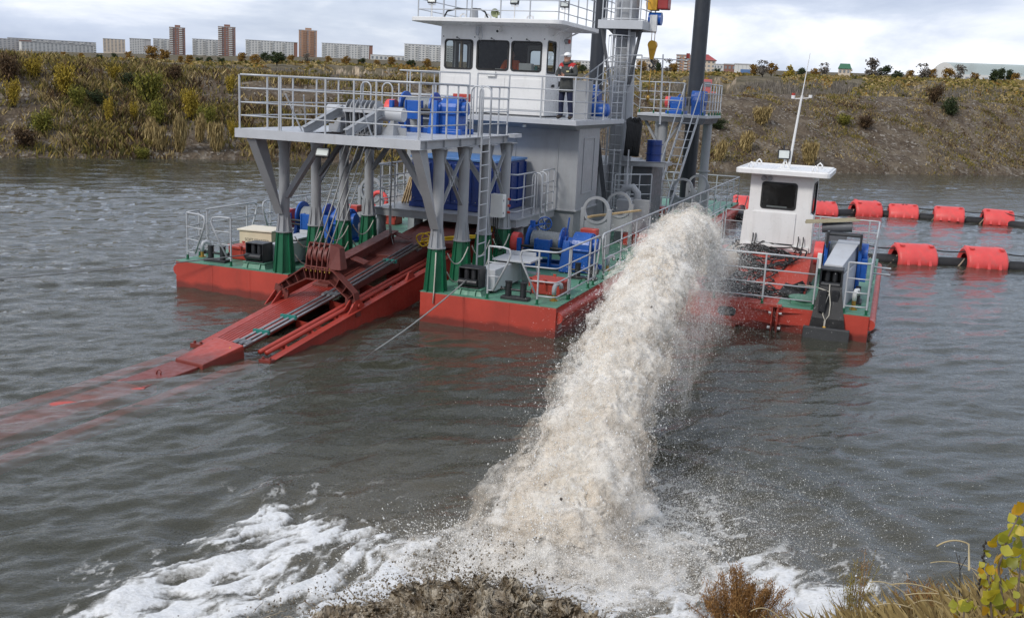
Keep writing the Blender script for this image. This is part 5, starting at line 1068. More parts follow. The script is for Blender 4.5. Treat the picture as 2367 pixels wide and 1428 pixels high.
# yoke arch and its sheave block
VY = -1.2
outer = [(-5.84, 0.24), (-5.74, 0.68), (-5.12, 1.12), (-4.42, 1.12), (-3.92, 0.70), (-3.86, 0.22)]
inner = [(-4.08, 0.26), (-4.06, 0.58), (-4.50, 0.90), (-5.04, 0.90), (-5.62, 0.60), (-5.66, 0.28)]
yk = MB()
for y0, y1 in ((VY + 0.085, VY + 0.10),):
    n_ = 6
    O_, I_ = outer, inner[::-1]
    for i in range(n_ - 1):
        yk.hexa([(O_[i][0], y0, O_[i][1]), (O_[i + 1][0], y0, O_[i + 1][1]), (O_[i + 1][0], y1, O_[i + 1][1]), (O_[i][0], y1, O_[i][1])], [(I_[i][0], y0, I_[i][1]), (I_[i + 1][0], y0, I_[i + 1][1]), (I_[i + 1][0], y1, I_[i + 1][1]), (I_[i][0], y1, I_[i][1])])
YK = part('yoke', yk, M_RED3, ladder)
for P_, nm in ((outer, 'yoke_flange'), (inner[::-1], 'yoke_flange')):
    f = MB()
    for i in range(5): f.beam((P_[i][0], VY, P_[i][1]), (P_[i + 1][0], VY, P_[i + 1][1]), 0.20, 0.02, up=(0.3, 0, 1))
    part(nm, f, M_RED3, YK)
O_, I_ = outer, inner[::-1]
for i in range(5):
    for s in ((0.33, 0.67, 1.0) if i in (1, 3) else (0.2, 0.36, 0.5, 0.64, 0.8) if i == 2 else (0.5,)):
        a = (O_[i][0] + (O_[i + 1][0] - O_[i][0]) * s, O_[i][1] + (O_[i + 1][1] - O_[i][1]) * s); b_ = (I_[i][0] + (I_[i + 1][0] - I_[i][0]) * s, I_[i][1] + (I_[i + 1][1] - I_[i][1]) * s)
        f = MB(); f.beam((a[0], VY, a[1]), (b_[0], VY, b_[1]), 0.012, 0.18, up=(0, 1, 0)); part('yoke_rib', f, M_RED3, YK)
for u, zf in ((-5.76, zl), (-3.96, zr)):
    f = MB()
    for s in (-0.07, 0.07): f.prism([(VY - 0.42, zf(VY - 0.42) + 0.0), (VY + 0.32, zf(VY + 0.32)), (VY + 0.10, 0.56), (VY - 0.05, 0.56)], 'x', u + s - 0.012, u + s + 0.012)
    f.cyl((u - 0.13, VY + 0.02, 0.44), (u + 0.13, VY + 0.02, 0.44), 0.05, n=12); part('yoke_lug', f, M_RED2, YK)
ax = Vector((0, 0.20, 1)).normalized(); bs = MB(); c0 = Vector((0, VY + 0.02, 1.13))
for k in range(5):
    u = -5.04 + k * 0.125; pr = [(-0.13, 0), (0.15, 0), (0.20, 0.28), (0.16, 0.50), (-0.10, 0.50), (-0.15, 0.24)]
    f = MB(); f.prism([(c0.y + a + b_ * 0.20, c0.z + b_) for a, b_ in pr], 'x', u - 0.009, u + 0.009); part('block_plate', f, M_RED3, YK)
    if k < 4: f = MB(); f.cyl((u + 0.03, c0.y + 0.06, c0.z + 0.27), (u + 0.095, c0.y + 0.06, c0.z + 0.27), 0.17, n=22); part('sheave', f, M_RED3, YK)
for a, b_ in ((-0.135, 0.04), (-0.115, 0.22), (-0.04, 0.50)): f = MB(); f.beam((-5.07, c0.y + a + b_ * 0.2, c0.z + b_), (-4.51, c0.y + a + b_ * 0.2, c0.z + b_), 0.02, 0.03); part('tie_bar', f, M_RED3, YK)
f = MB(); f.hexa([(-4.53, c0.y - 0.12, c0.z), (-4.28, c0.y - 0.02, c0.z), (-4.28, c0.y + 0.25, c0.z), (-4.53, c0.y + 0.2, c0.z)], [(-4.53, c0.y - 0.02, c0.z + 0.5), (-4.36, c0.y + 0.06, c0.z + 0.44), (-4.36, c0.y + 0.25, c0.z + 0.44), (-4.53, c0.y + 0.28, c0.z + 0.5)]); part('block_cheek', f, M_RED3, YK, 0.01)
for k in range(6): f = MB(); u = -5.05 + 0.11 * k; f.cyl((u, VY - 0.07, 1.12), (u, VY - 0.07, 1.165), 0.018, n=8); f.cyl((u, VY - 0.07, 1.06), (u, VY - 0.07, 1.10), 0.018, n=8); part('bolt', f, M_BRASS, YK)
# hoist ropes from gantry to yoke
for k in range(8):
    u0 = -4.99 + (k // 2) * 0.125 + (k % 2) * 0.02; u1 = -4.95 + (k // 2) * 0.16 + (k % 2) * 0.03; dv = 0.13 * (k % 2)
    y = MB(); y.tube([(u0 + 0.03, VY - 0.03 + dv * 1.6, 1.45 + 0.0), (u1, 0.18 + dv * 2.0, 3.75)], 0.0135, 6)
    solo('hoist_rope', y, M_ROPE, 'steel hoist ropes running from the platform sheaves down to the red yoke block' if 0 else ('outermost left' if k == 0 else 'outermost right' if k == 7 else ('second', 'third', 'fourth', 'fifth', 'sixth', 'seventh')[k - 1] + ' from left') + ' of the eight hoist wires above the red yoke', 'wire rope', (u0, VY, 1.4), group='hoist ropes of the red ladder')
# hanging chain / rope fall beside the walkway
y = MB(); y.tube([(-5.35, 3.0, 3.7), (-5.34, 3.0, 2.6), (-5.36, 3.0, 2.0)], 0.016, 6); y.tube([(-5.36, 3.0, 2.0), (-5.36, 3.0, 1.55), (-5.32, 3.0, 1.25)], 0.035, 8); y.tube([(-5.34, 3.0, 1.3), (-5.42, 2.9, 1.15)], 0.012, 6); y.tube([(-5.34, 3.0, 1.3), (-5.2, 2.9, 1.05)], 0.012, 6)
solo('chain_fall', y, M_ROPE, 'hanging chain fall with pale sling above the brown red ladder', 'chain', (-5.35, 3.0, 1.2))
# yellow hoses
y = MB(); rnd = random.Random(5)
for k in range(9):
    o1, o2 = rnd.uniform(-0.1, 0.1), rnd.uniform(-0.06, 0.06); z0 = 1.16 + 0.03 * (k % 3)
    pts = [(-4.55 + 0.03 * (k % 3), 3.0, 1.16), (-4.3 + o1, 3.0 + o1, z0 + 0.06), (-3.95 + o2, 3.05 + 2 * o2, z0 + 0.12), (-3.55, 3.4 + o1, z0 + 0.16), (-3.3 + o2, 4.2 + o1, 1.35), (-3.35 + o1, 4.9, 1.62 + 0.03 * k % 0.1), (-3.7 + o1, 5.6, 1.55)]
    P_ = [Vector(p) for p in pts]; out = []
    for i in range(len(P_) - 1):
        a, b_, c, d = P_[max(i - 1, 0)], P_[i], P_[i + 1], P_[min(i + 2, len(P_) - 1)]
        for s in (0, .2, .4, .6, .8): out.append(0.5 * ((2 * b_) + (c - a) * s + (2 * a - 5 * b_ + 4 * c - d) * s * s + (3 * b_ - a - 3 * c + d) * s ** 3))
    y.tube(out, 0.020, 6)
for cx, cv, r_ in ((-4.38, 2.85, 0.17), (-4.25, 2.95, 0.2)):
    y.tube([(cx + r_ * math.cos(t), cv + 0.05 * math.sin(2 * t), 1.22 + r_ * 0.9 * math.sin(t) + 0.05) for t in [2 * PI * i / 18 for i in range(18)]], 0.018, 6, closed=True)
solo('hydraulic_hose', y, M_YEL, 'loops of yellow hydraulic hose lying over the head of the red ladder', 'hose', (-4.0, 3.5, 1.1))
# ================================================================ loose things on the bow
cr_ = root('wooden_crate', 'pale wooden crate with stencilled lettering on the left bow', 'crate', (-8.5, 2.1, DK))
y = MB(); y.box(-8.93, -8.0, 1.85, 2.45, DK + 0.02, 1.20); bx_ = part('crate_body', y, plain('pale plywood', (0.66, 0.56, 0.40), 0.75, var=0.08, scale=3), cr_, 0.006)
y = MB(); y.hexa([(-8.97, 1.80, 1.20), (-7.96, 1.80, 1.22), (-7.96, 2.50, 1.23), (-8.97, 2.50, 1.22)], [(-8.97, 1.80, 1.235), (-7.96, 1.80, 1.255), (-7.96, 2.50, 1.265), (-8.97, 2.50, 1.255)]); part('lid', y, plain('pale crate lid', (0.74, 0.68, 0.56), 0.75, var=0.06, scale=4), cr_, 0.004)
tm = text_mesh('SOFT STARTER', 0.105); tm.materials.append(plain('stencil ink', (0.10, 0.085, 0.07), 0.8)); ob = inst('stencil', tm, cr_, (-8.42, 1.846, 0.98), rot=(PI / 2, 0, 0))
for u in (-8.85, -8.1): y = MB(); y.box(u - 0.05, u + 0.05, 1.85, 2.45, DK, DK + 0.02); part('runner', y, M_OCH, cr_)
y = MB(); y.lathe([(0, 0.13), (0.30, 0.155), (0.30, 0.145), (0.02, 0.12)], (-7.55, 5.9, 1.25), (0, 0, 1), 18); y.cyl((-7.55, 5.9, 1.25), (-7.55, 5.9, 1.26), 0.13, n=18); y.tube([(-7.70, 5.9, 1.53), (-7.66, 5.9, 1.66), (-7.55, 5.9, 1.70), (-7.44, 5.9, 1.66), (-7.40, 5.9, 1.53)], 0.006, 6)
solo('bucket', y, M_PVC, 'white plastic bucket between the green column bases on the left', 'bucket', (-7.55, 5.9, 1.25))
y = MB(); y.box(-7.8, -7.3, 5.7, 6.15, DK, 1.25); part('deck_locker', y, M_GREY, dredger, 0.01)
y = MB(); N = 20; y.tube([(-7.75 + 0.24 * math.cos(2 * PI * i / N), 6.9, 1.6 + 0.24 * math.sin(2 * PI * i / N)) for i in range(N)], 0.06, 10, closed=True); solo('lifebuoy', y, M_CORAL, 'red ring lifebuoy hung behind the left columns', 'lifebuoy', (-7.75, 6.9, 1.36))
y = MB(); y.beam((-7.75, 6.98, DK), (-7.75, 6.98, 1.9), 0.08, 0.05); part('lifebuoy_post', y, M_GREY, dredger)
# mooring lines
w0 = W2D(pix(0, 634, t=23.5)); w1 = W2D(pix(1, 634, t=23.5))
a, b_ = Vector((-7.42, 0.10, DK + 0.32)), W2D(pix(-420, 668, t=24.0)); y = MB(); y.tube([a.lerp(b_, s) - Vector((0, 0, 0.10 * 4 * s * (1 - s))) for s in [i / 16 for i in range(17)]], 0.014, 6)
solo('mooring_wire', y, M_DGREY, 'dark anchor wire leading from the left fairlead out of frame', 'wire rope', tuple(a))
a, b_ = Vector((-2.05, 0.12, DK + 0.32)), W2D(pix(868, 809, z=-0.02)); y = MB(); y.tube([a.lerp(b_, s) - Vector((0, 0, 0.06 * 4 * s * (1 - s))) for s in [i / 12 for i in range(13)]] + [b_ + (b_ - a) * 0.3], 0.016, 6)
solo('mooring_wire', y, M_ROPE, 'pale anchor wire running from the right fairlead down into the water', 'wire rope', tuple(a))
y = MB(); y.tube([(-2.72, 0.02, 1.5), (-2.71, -0.02, 1.1), (-2.72, -0.03, 0.66), (-2.73, -0.035, 0.42)], 0.014, 6); solo('tag_line', y, M_WROPE, 'thin rope end dangling over the right bow by the green column', 'rope', (-2.72, -0.03, 0.4))
# ================================================================ people
def person(name, label, at, face, skel, radii, mats, head, extra=None):
    """one skinned body; at = frame point of the feet, face = yaw in the frame"""
    me = bpy.data.meshes.new('body'); names = list(skel); pts = [skel[k][0] for k in names]
    ed = [(names.index(skel[k][1]), i) for i, k in enumerate(names) if skel[k][1]]
    me.from_pydata(pts, ed, []); ob = bpy.data.objects.new('body', me); COL.objects.link(ob)
    sk = ob.modifiers.new('skin', 'SKIN'); sk.use_smooth_shade = True
    for i, k in enumerate(names): me.skin_vertices[0].data[i].radius = radii[k] if hasattr(radii[k], '__len__') else (radii[k], radii[k]); me.skin_vertices[0].data[i].use_root = (k == 'pelvis')
    ss = ob.modifiers.new('sub', 'SUBSURF'); ss.levels = 2; ss.render_levels = 2
    dg = bpy.context.evaluated_depsgraph_get(); me2 = bpy.data.meshes.new_from_object(ob.evaluated_get(dg)); bpy.data.objects.remove(ob)
    me2.materials.clear()
    for m_ in mats: me2.materials.append(m_)
    return me2
M_JACK = plain('charcoal work jacket', (0.055, 0.058, 0.055), 0.85, var=0.25, scale=14); M_JRED = plain('red jacket yoke', (0.42, 0.02, 0.02), 0.8)
M_NAVY = plain('navy trousers', (0.010, 0.015, 0.045), 0.85, var=0.3, scale=14); M_SKIN = plain('skin', (0.50, 0.27, 0.19), 0.55, var=0.06); M_CAP = plain('white cap', (0.78, 0.78, 0.77), 0.7, var=0.03); M_BOOT = plain('brown boots', (0.035, 0.025, 0.02), 0.6); M_REFL = plain('grey reflective band', (0.42, 0.43, 0.42), 0.4)
sk = {'pelvis': ((0, 0, 0.90), None), 'waist': ((0, 0.0, 1.05), 'pelvis'), 'chest': ((0, 0.01, 1.28), 'waist'), 'neck': ((0, 0.0, 1.43), 'chest'),
      'hipL': ((-0.105, 0, 0.84), 'pelvis'), 'kneeL': ((-0.13, -0.01, 0.46), 'hipL'), 'ankL': ((-0.14, 0.02, 0.09), 'kneeL'), 'toeL': ((-0.16, -0.13, 0.045), 'ankL'),
      'hipR': ((0.105, 0, 0.84), 'pelvis'), 'kneeR': ((0.15, -0.01, 0.46), 'hipR'), 'ankR': ((0.18, 0.02, 0.09), 'kneeR'), 'toeR': ((0.22, -0.12, 0.045), 'ankR'),
      'shL': ((-0.185, 0.02, 1.37), 'chest'), 'elL': ((-0.30, -0.01, 1.13), 'shL'), 'wrL': ((-0.10, -0.24, 1.12), 'elL'),
      'shR': ((0.185, 0.02, 1.37), 'chest'), 'elR': ((0.30, -0.01, 1.13), 'shR'), 'wrR': ((0.10, -0.24, 1.12), 'elR')}
rd = {'pelvis': (0.165, 0.125), 'waist': (0.165, 0.125), 'chest': (0.185, 0.13), 'neck': 0.07, 'hipL': 0.10, 'kneeL': 0.075, 'ankL': 0.068, 'toeL': 0.048, 'hipR': 0.10, 'kneeR': 0.075, 'ankR': 0.068, 'toeR': 0.048, 'shL': 0.085, 'elL': 0.07, 'wrL': 0.05, 'shR': 0.085, 'elR': 0.07, 'wrR': 0.05}
def build_person(label, at, yaw, sk, rd, vest=None, lower=M_NAVY, zmul=1.0):
    me = person('person', label, at, yaw, sk, rd, [M_JACK if vest is None else vest, lower, M_BOOT, M_JRED, M_REFL, M_SKIN], None)
    for p in me.polygons:
        c = p.center; k = 0
        if c.z < 0.11: k = 2
        elif c.z < 0.80: k = 1
        elif vest is None and c.z > 1.335 and abs(c.x) > 0.05 and abs(c.x) < 0.24: k = 3
        elif vest is None and 1.30 < c.z <= 1.335 and abs(c.x) < 0.22 and abs(c.x) > 0.03 and c.y < 0: k = 4
        p.material_index = k; p.use_smooth = True
    r_ = root('person', label, 'person', at)
    r_.rotation_euler = (0, 0, YAW + yaw); r_.scale = (zmul,) * 3
    BASE[r_.name] = (0, 0, 0)
    o = bpy.data.objects.new('body', me); COL.objects.link(o); o.parent = r_; BASE[o.name] = (0, 0, 0)
    h = MB(); c = (0, -0.02, 1.565)
    N = 16                                         # head: a lathe bent to a face, with nose, ears and brows
    prof = [(-0.135, 0.045), (-0.115, 0.07), (-0.08, 0.082), (-0.03, 0.09), (0.02, 0.093), (0.06, 0.088), (0.10, 0.065), (0.125, 0.0)]
    vs = []
    for t, r2 in prof:
        for k in range(N):
            q = 2 * PI * k / N; vs.append((c[0] + r2 * 0.88 * math.cos(q), c[1] + r2 * 1.08 * math.sin(q) - (0.012 if t < -0.07 else 0), c[2] + t))
    h.add(vs, [(i * N + k, i * N + (k + 1) % N, (i + 1) * N + (k + 1) % N, (i + 1) * N + k) for i in range(len(prof) - 1) for k in range(N)], True)
    h.hexa([(-0.018, -0.135, 1.535), (0.018, -0.135, 1.535), (0.016, -0.10, 1.53), (-0.016, -0.10, 1.53)], [(-0.008, -0.115, 1.585), (0.008, -0.115, 1.585), (0.01, -0.10, 1.59), (-0.01, -0.10, 1.59)])
    for s in (-1, 1): h.sphere((s * 0.083, -0.01, 1.56), 0.028, 8, sq=(0.4, 0.8, 1.2))
    h.cyl((0, 0, 1.40), (0, -0.01, 1.47), 0.058, n=12)
    part('head', h, M_SKIN, r_)
    f = MB()
    for s in (-1, 1): f.sphere((s * 0.034, -0.107, 1.58), 0.011, 8); f.beam((s * 0.015, -0.115, 1.600), (s * 0.055, -0.108, 1.602), 0.008, 0.008)
    f.beam((-0.025, -0.112, 1.503), (0.025, -0.112, 1.503), 0.008, 0.010); part('face_features', f, plain('dark brows', (0.08, 0.04, 0.03), 0.8) if 'dark brows' not in MATS else MATS['dark brows'], r_)
    return r_
def hand(parent, w, side):
    h = MB(); w = Vector(w); s = side
    h.hexa([w + Vector((-0.0, 0.03, -0.035)), w + Vector((s * -0.075, 0.0, -0.035)), w + Vector((s * -0.075, -0.03, -0.03)), w + Vector((0, -0.0, -0.03))], [w + Vector((0, 0.03, 0.03)), w + Vector((s * -0.075, 0.0, 0.03)), w + Vector((s * -0.075, -0.03, 0.03)), w + Vector((0, 0, 0.03))])
    for i in range(4):
        z = 0.026 - 0.018 * i; L = (0.07, 0.08, 0.075, 0.06)[i]; b0 = w + Vector((-s * 0.07, -0.018, z)); h.tube([b0, b0 + Vector((-s * L * 0.45, -0.025, 0.002)), b0 + Vector((-s * L * 0.75, -0.005, 0)), b0 + Vector((-s * L * 0.72, 0.022, -0.002))], [0.010, 0.0095, 0.009, 0.007], 6)
    b0 = w + Vector((-s * 0.03, -0.005, 0.032)); h.tube([b0, b0 + Vector((-s * 0.03, -0.02, 0.028)), b0 + Vector((-s * 0.06, -0.015, 0.03))], [0.011, 0.010, 0.008], 6)
    part('hand', h, M_SKIN, parent)
pr = build_person('man in white cap and grey red jacket at the wheelhouse rail, holding a phone', (-2.36, 7.15, 4.19), -0.30, sk, rd, zmul=1.03)
hand(pr, (-0.085, -0.26, 1.12), -1); hand(pr, (0.085, -0.26, 1.12), 1)
h = MB(); h.sphere((0, -0.015, 1.615), 0.103, 16, sq=(0.92, 1.1, 0.85)); h.hexa([(-0.085, -0.21, 1.607), (0.085, -0.21, 1.607), (0.095, -0.05, 1.61), (-0.095, -0.05, 1.61)], [(-0.085, -0.21, 1.615), (0.085, -0.21, 1.615), (0.095, -0.05, 1.628), (-0.095, -0.05, 1.628)]); part('cap', h, M_CAP, pr)
h = MB(); h.tube([(0.11 * math.cos(t), 0.0 + 0.085 * math.sin(t), 1.445 + 0.03 * math.sin(t)) for t in [2 * PI * i / 16 for i in range(16)]], 0.035, 8, closed=True); part('hood', h, M_JACK, pr)
h = MB(); h.lathe([(0, 0.205), (0.12, 0.19), (0.26, 0.175), (0.40, 0.17)], (0, 0.0, 0.70), (0, 0, 1), 22); part('jacket_skirt', h, M_JACK, pr)
o_ = [o for o in pr.children if o.name.startswith('jacket_skirt')][0]; o_.scale = (1.0, 0.78, 1)
h = MB(); h.box(-0.035, 0.035, -0.335, -0.325, 1.13, 1.27); ph = part('phone', h, M_BLACK, pr); ph.rotation_euler = (0, 0, 0)
h = MB(); h.box(0.07, 0.15, -0.142, -0.132, 1.20, 1.235); part('badge', h, plain('pale badge', (0.6, 0.55, 0.3), 0.7), pr)
sk2 = {k: v for k, v in sk.items()}
sk2.update({'kneeL': ((-0.14, -0.42, 0.80), 'hipL'), 'ankL': ((-0.14, -0.44, 0.42), 'kneeL'), 'toeL': ((-0.14, -0.58, 0.37), 'ankL'), 'kneeR': ((0.14, -0.42, 0.80), 'hipR'), 'ankR': ((0.14, -0.44, 0.42), 'kneeR'), 'toeR': ((0.14, -0.58, 0.37), 'ankR'),
            'elL': ((-0.26, -0.12, 1.12), 'shL'), 'wrL': ((-0.18, -0.38, 1.08), 'elL'), 'elR': ((0.26, -0.12, 1.12), 'shR'), 'wrR': ((0.18, -0.38, 1.08), 'elR')})
op = build_person('operator in an orange vest seated inside the wheelhouse behind the middle window', (-4.60, 8.85, 4.30), 0.2, sk2, rd, vest=M_ORANGE)
for s in (-1, 1): hand(op, (s * 0.17, -0.40, 1.08), s)
h = MB(); h.box(-0.24, 0.24, -0.2, 0.28, 0.62, 0.72); h.box(-0.24, 0.24, 0.17, 0.28, 0.72, 1.35); h.cyl((0, 0.05, -0.04), (0, 0.05, 0.62), 0.06, n=10); ch = root('operator_seat', 'dark operator seat inside the wheelhouse', 'seat', (-4.60, 8.85, 4.30)); BASE[ch.name] = (0, 0, 0); ch.rotation_euler = (0, 0, YAW + 0.2); part('seat', h, M_BLACK, ch, 0.03)
# ================================================================ the smaller work pontoon on the right
BD = 0.57
boat = root('work_pontoon', 'smaller red and green work pontoon with a white cabin and antenna, right of the dredger', 'work boat', (3.55, 3.3, 0))
y = MB(); y.box(3.98, 5.92, 3.3, 12.2, -0.5, BD - 0.012); hb = part('pontoon', y, M_RED, boat, 0.012)
y = MB(); y.box(3.974, 5.926, 3.294, 12.206, BD - 0.012, BD); part('deck_plate', y, M_GREEN, hb)
y = MB(); y.cyl((5.93, 3.36, 0.36), (5.93, 12.1, 0.36), 0.12, n=16); part('fender_tube', y, M_RED, hb)
y = MB(); y.box(1.25, 3.97, 3.34, 12.2, -0.5, BD - 0.012); hc = part('hull', y, M_RED, boat, 0.012)
y = MB(); y.box(1.25, 3.974, 3.334, 12.2, BD - 0.012, BD + 0.002); part('deck_plate', y, M_RED, hc)
y = MB(); y.box(1.6, 3.97, 8.3, 12.1, BD + 0.002, BD + 0.012); part('green_deck', y, M_GREEN, hc)
# transom fittings
y = MB()
for u in (3.90, 4.02): y.box(u, u + 0.03, 3.18, 3.34, -0.3, BD + 0.02)
y.box(3.85, 4.1, 3.20, 3.34, BD - 0.02, BD + 0.03); fl_ = part('coupling_flange', y, M_RED, hc, 0.004)
for z in (0.42, 0.08):
    for s in (-1, 1): y = MB(); y.cyl((3.975 + s * 0.14, 3.25, z), (3.975 + s * 0.05, 3.25, z), 0.035, n=10); part('coupling_bolt', y, M_PVC, hc)
for z in (0.45, 0.18, -0.1):
    y = MB(); y.hexa([(3.40, 3.33, z), (3.90, 3.20, z), (3.90, 3.33, z), (3.40, 3.335, z)], [(3.40, 3.33, z + 0.015), (3.90, 3.20, z + 0.015), (3.90, 3.33, z + 0.015), (3.40, 3.335, z + 0.015)]); y.hexa([(4.05, 3.20, z), (4.55, 3.29, z), (4.55, 3.295, z), (4.05, 3.295, z)], [(4.05, 3.20, z + 0.015), (4.55, 3.29, z + 0.015), (4.55, 3.295, z + 0.015), (4.05, 3.295, z + 0.015)]); part('stiffener', y, M_RED, hc)
y = MB(); y.prism(rrect(2.72, 3.12, 0.22, 0.42, 0.09), 'y', 3.315, 3.338); part('hawse_hole', y, M_BLACK, hc)
y = MB(); y.box(2.6, 3.25, 3.20, 3.335, 0.05, 0.09); y.hexa([(2.85, 3.18, -0.5), (3.1, 3.18, -0.5), (3.1, 3.33, -0.5), (2.85, 3.33, -0.5)], [(2.72, 3.18, 0.05), (3.16, 3.18, 0.05), (3.16, 3.33, 0.05), (2.72, 3.33, 0.05)]); part('rudder_bracket', y, M_RED, hc, 0.01)
y = MB(); y.beam((2.2, 3.345, 0.50), (3.9, 3.335, 0.46), 0.03, 0.04); part('rubbing_strake', y, M_RED, hc)
# raised red trunk with sloping front, cabin on it
y = MB(); y.hexa([(2.2, 4.9, BD), (4.45, 4.9, BD), (4.45, 10.2, BD), (2.2, 10.2, BD)], [(2.45, 6.9, 1.20), (4.38, 6.9, 1.20), (4.38, 10.0, 1.20), (2.45, 10.0, 1.20)]); tk = part('red_trunk', y, M_RED, boat, 0.02)
bu0, bu1, bf, bb_, bz0, bz1 = 2.66, 4.20, 7.35, 9.3, 1.22, 3.12
fr_ = lambda x, y, d: (x, bf + d, y); sr_ = lambda x, y, d: (bu1 - d, x, y); sl_ = lambda x, y, d: (bu0 + d, x, y); bk_ = lambda x, y, d: (x, bb_ - d, y)
cw = MB(); hf = [rrect(2.96, 3.82, 2.27, 2.93, 0.08)]; hs = [rrect(7.7, 8.9, 2.1, 2.93, 0.08)]
wall_with_holes(cw, (bu0, bu1, bz0, bz1), hf, fr_, 0.05); wall_with_holes(cw, (bf, bb_, bz0, bz1), hs, sr_, 0.05); wall_with_holes(cw, (bf, bb_, bz0, bz1), hs, sl_, 0.05); cw.box(bu0, bu1, bb_ - 0.05, bb_, bz0, bz1)
bc = part('cabin', cw, M_WHITE, boat)
seal(bc, hf[0], fr_); seal(bc, hs[0], sr_); seal(bc, hs[0], sl_)
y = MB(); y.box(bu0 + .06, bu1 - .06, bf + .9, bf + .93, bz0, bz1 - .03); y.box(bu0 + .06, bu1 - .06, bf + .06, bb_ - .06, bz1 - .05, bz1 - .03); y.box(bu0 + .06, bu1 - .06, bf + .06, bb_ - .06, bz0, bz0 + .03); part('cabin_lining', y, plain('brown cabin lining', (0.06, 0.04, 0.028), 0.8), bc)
y = MB(); y.box(3.1, 3.6, bf + 0.07, bf + 0.12, 2.27, 2.33); part('window_sill', y, M_PVC, bc)
y = MB(); y.box(2.78, 3.86, bf - 0.035, bf - 0.002, 1.40, 2.18); part('front_panel', y, M_WHITE, bc, 0.006)
y = MB(); y.box(bu0 - 0.05, bu1 + 0.05, bf - 0.06, bf - 0.002, bz0 - 0.01, 1.36); y.hexa([(bu0 - 0.14, bf, bz0), (bu0, bf, bz0), (bu0, bf + 0.3, bz0), (bu0 - 0.14, bf + 0.3, bz0)], [(bu0 - 0.10, bf, 2.15), (bu0, bf, 2.2), (bu0, bf + 0.3, 2.2), (bu0 - 0.10, bf + 0.3, 2.15)]); y.hexa([(bu1, bf, bz0), (bu1 + 0.10, bf, bz0), (bu1 + 0.10, bf + 0.3, bz0), (bu1, bf + 0.3, bz0)], [(bu1, bf, 2.2), (bu1 + 0.08, bf, 2.15), (bu1 + 0.08, bf + 0.3, 2.15), (bu1, bf + 0.3, 2.2)]); part('cabin_skirt', y, M_WHITE, bc, 0.006)
y = MB(); y.prism(rrect(2.30, 4.60, 6.95, 9.55, 0.14, 3), 'z', 3.14, 3.26); rfb = part('roof', y, M_WHITE, bc, 0.012)
for x0, x1, y0, y1 in ((2.36, 4.54, 7.01, 7.05), (2.36, 4.54, 9.45, 9.49), (2.36, 2.40, 7.05, 9.45), (4.50, 4.54, 7.05, 9.45)): y = MB(); y.box(x0, x1, y0, y1, 3.26, 3.285); part('roof_rim', y, M_WHITE, bc)
for u, v in ((2.62, 7.4), (2.62, 9.0), (4.2, 7.4), (4.2, 9.0)): y = MB(); y.tube([(u - 0.05, v, 3.26), (u - 0.06, v, 3.34), (u, v, 3.40), (u + 0.06, v, 3.34), (u + 0.05, v, 3.26)], 0.022, 8); part('lifting_eye', y, M_WHITE, bc)
for u in (2.98, 3.13): y = MB(); y.cyl((u, bf - 0.02, 3.03), (u, bf - 0.10, 3.02), 0.062, n=14); part('work_lamp', y, M_GREY, bc)
y = MB(); y.cyl((3.38, 7.9, 3.26), (3.38, 7.9, 3.55), 0.02, n=8); y.beam((3.3, 7.9, 3.28), (3.42, 7.9, 3.5), 0.03, 0.03); y.beam((3.5, 7.9, 3.28), (3.40, 7.9, 3.5), 0.03, 0.03); y.box(3.25, 3.55, 7.8, 8.0, 3.26, 3.28); part('lamp_bracket', y, M_PVC, bc); floodlight(bc, (3.36, 7.84, 3.62), 0.25, -0.12, 0.30, 0.24)
y = MB(); y.cyl((3.50, 7.95, 3.28), (3.64, 7.95, 5.1), 0.035, 0.028, n=10); y.cyl((3.64, 7.95, 5.1), (3.73, 7.95, 6.15), 0.016, 0.008, n=8); an = part('antenna_mast', y, M_WHITE, bc)
y = MB(); y.beam((3.42, 7.95, 5.02), (3.86, 7.95, 5.06), 0.02, 0.02); y.cyl((3.43, 7.95, 5.02), (3.43, 7.95, 5.10), 0.05, n=10); y.cyl((3.85, 7.95, 5.06), (3.85, 7.95, 5.13), 0.045, n=10); part('antenna_yard', y, M_WHITE, bc)
y = MB(); y.cyl((3.43, 7.95, 5.10), (3.43, 7.95, 5.16), 0.045, n=10); part('red_lamp', y, M_RED, bc)
for u in (2.85, 2.92, 3.98, 4.1): y = MB(); y.tube([(u, bf - 0.07, 1.62), (u + 0.01, bf - 0.11, 1.5), (u - 0.01, bf - 0.10, 1.32), (u - 0.06, bf - 0.1, 1.20)], 0.014, 6); part('cable_tail', y, M_RUBBER, bc)
# railings
BH = (1.1, 0.76, 0.46, 0.16)
railing(hc, [(1.6, 3.38, BD), (3.66, 3.38, BD), (4.74, 3.38, BD)], posts=[0, 1.0, 2.06, 3.14], hs=BH)
railing(hb, [(5.38, 3.36, BD), (5.84, 3.36, BD), (5.84, 7.4, BD)], posts=[0, 0.46, 0.9, 2.2, 3.4, 4.5], hs=BH)
railing(hb, [(5.84, 8.2, BD), (5.84, 12.1, BD), (4.0, 12.1, BD), (1.4, 12.1, BD)], gap=1.3, hs=BH)
railing(hc, [(1.32, 6.0, BD), (1.32, 12.1, BD)], gap=1.5, hs=BH)
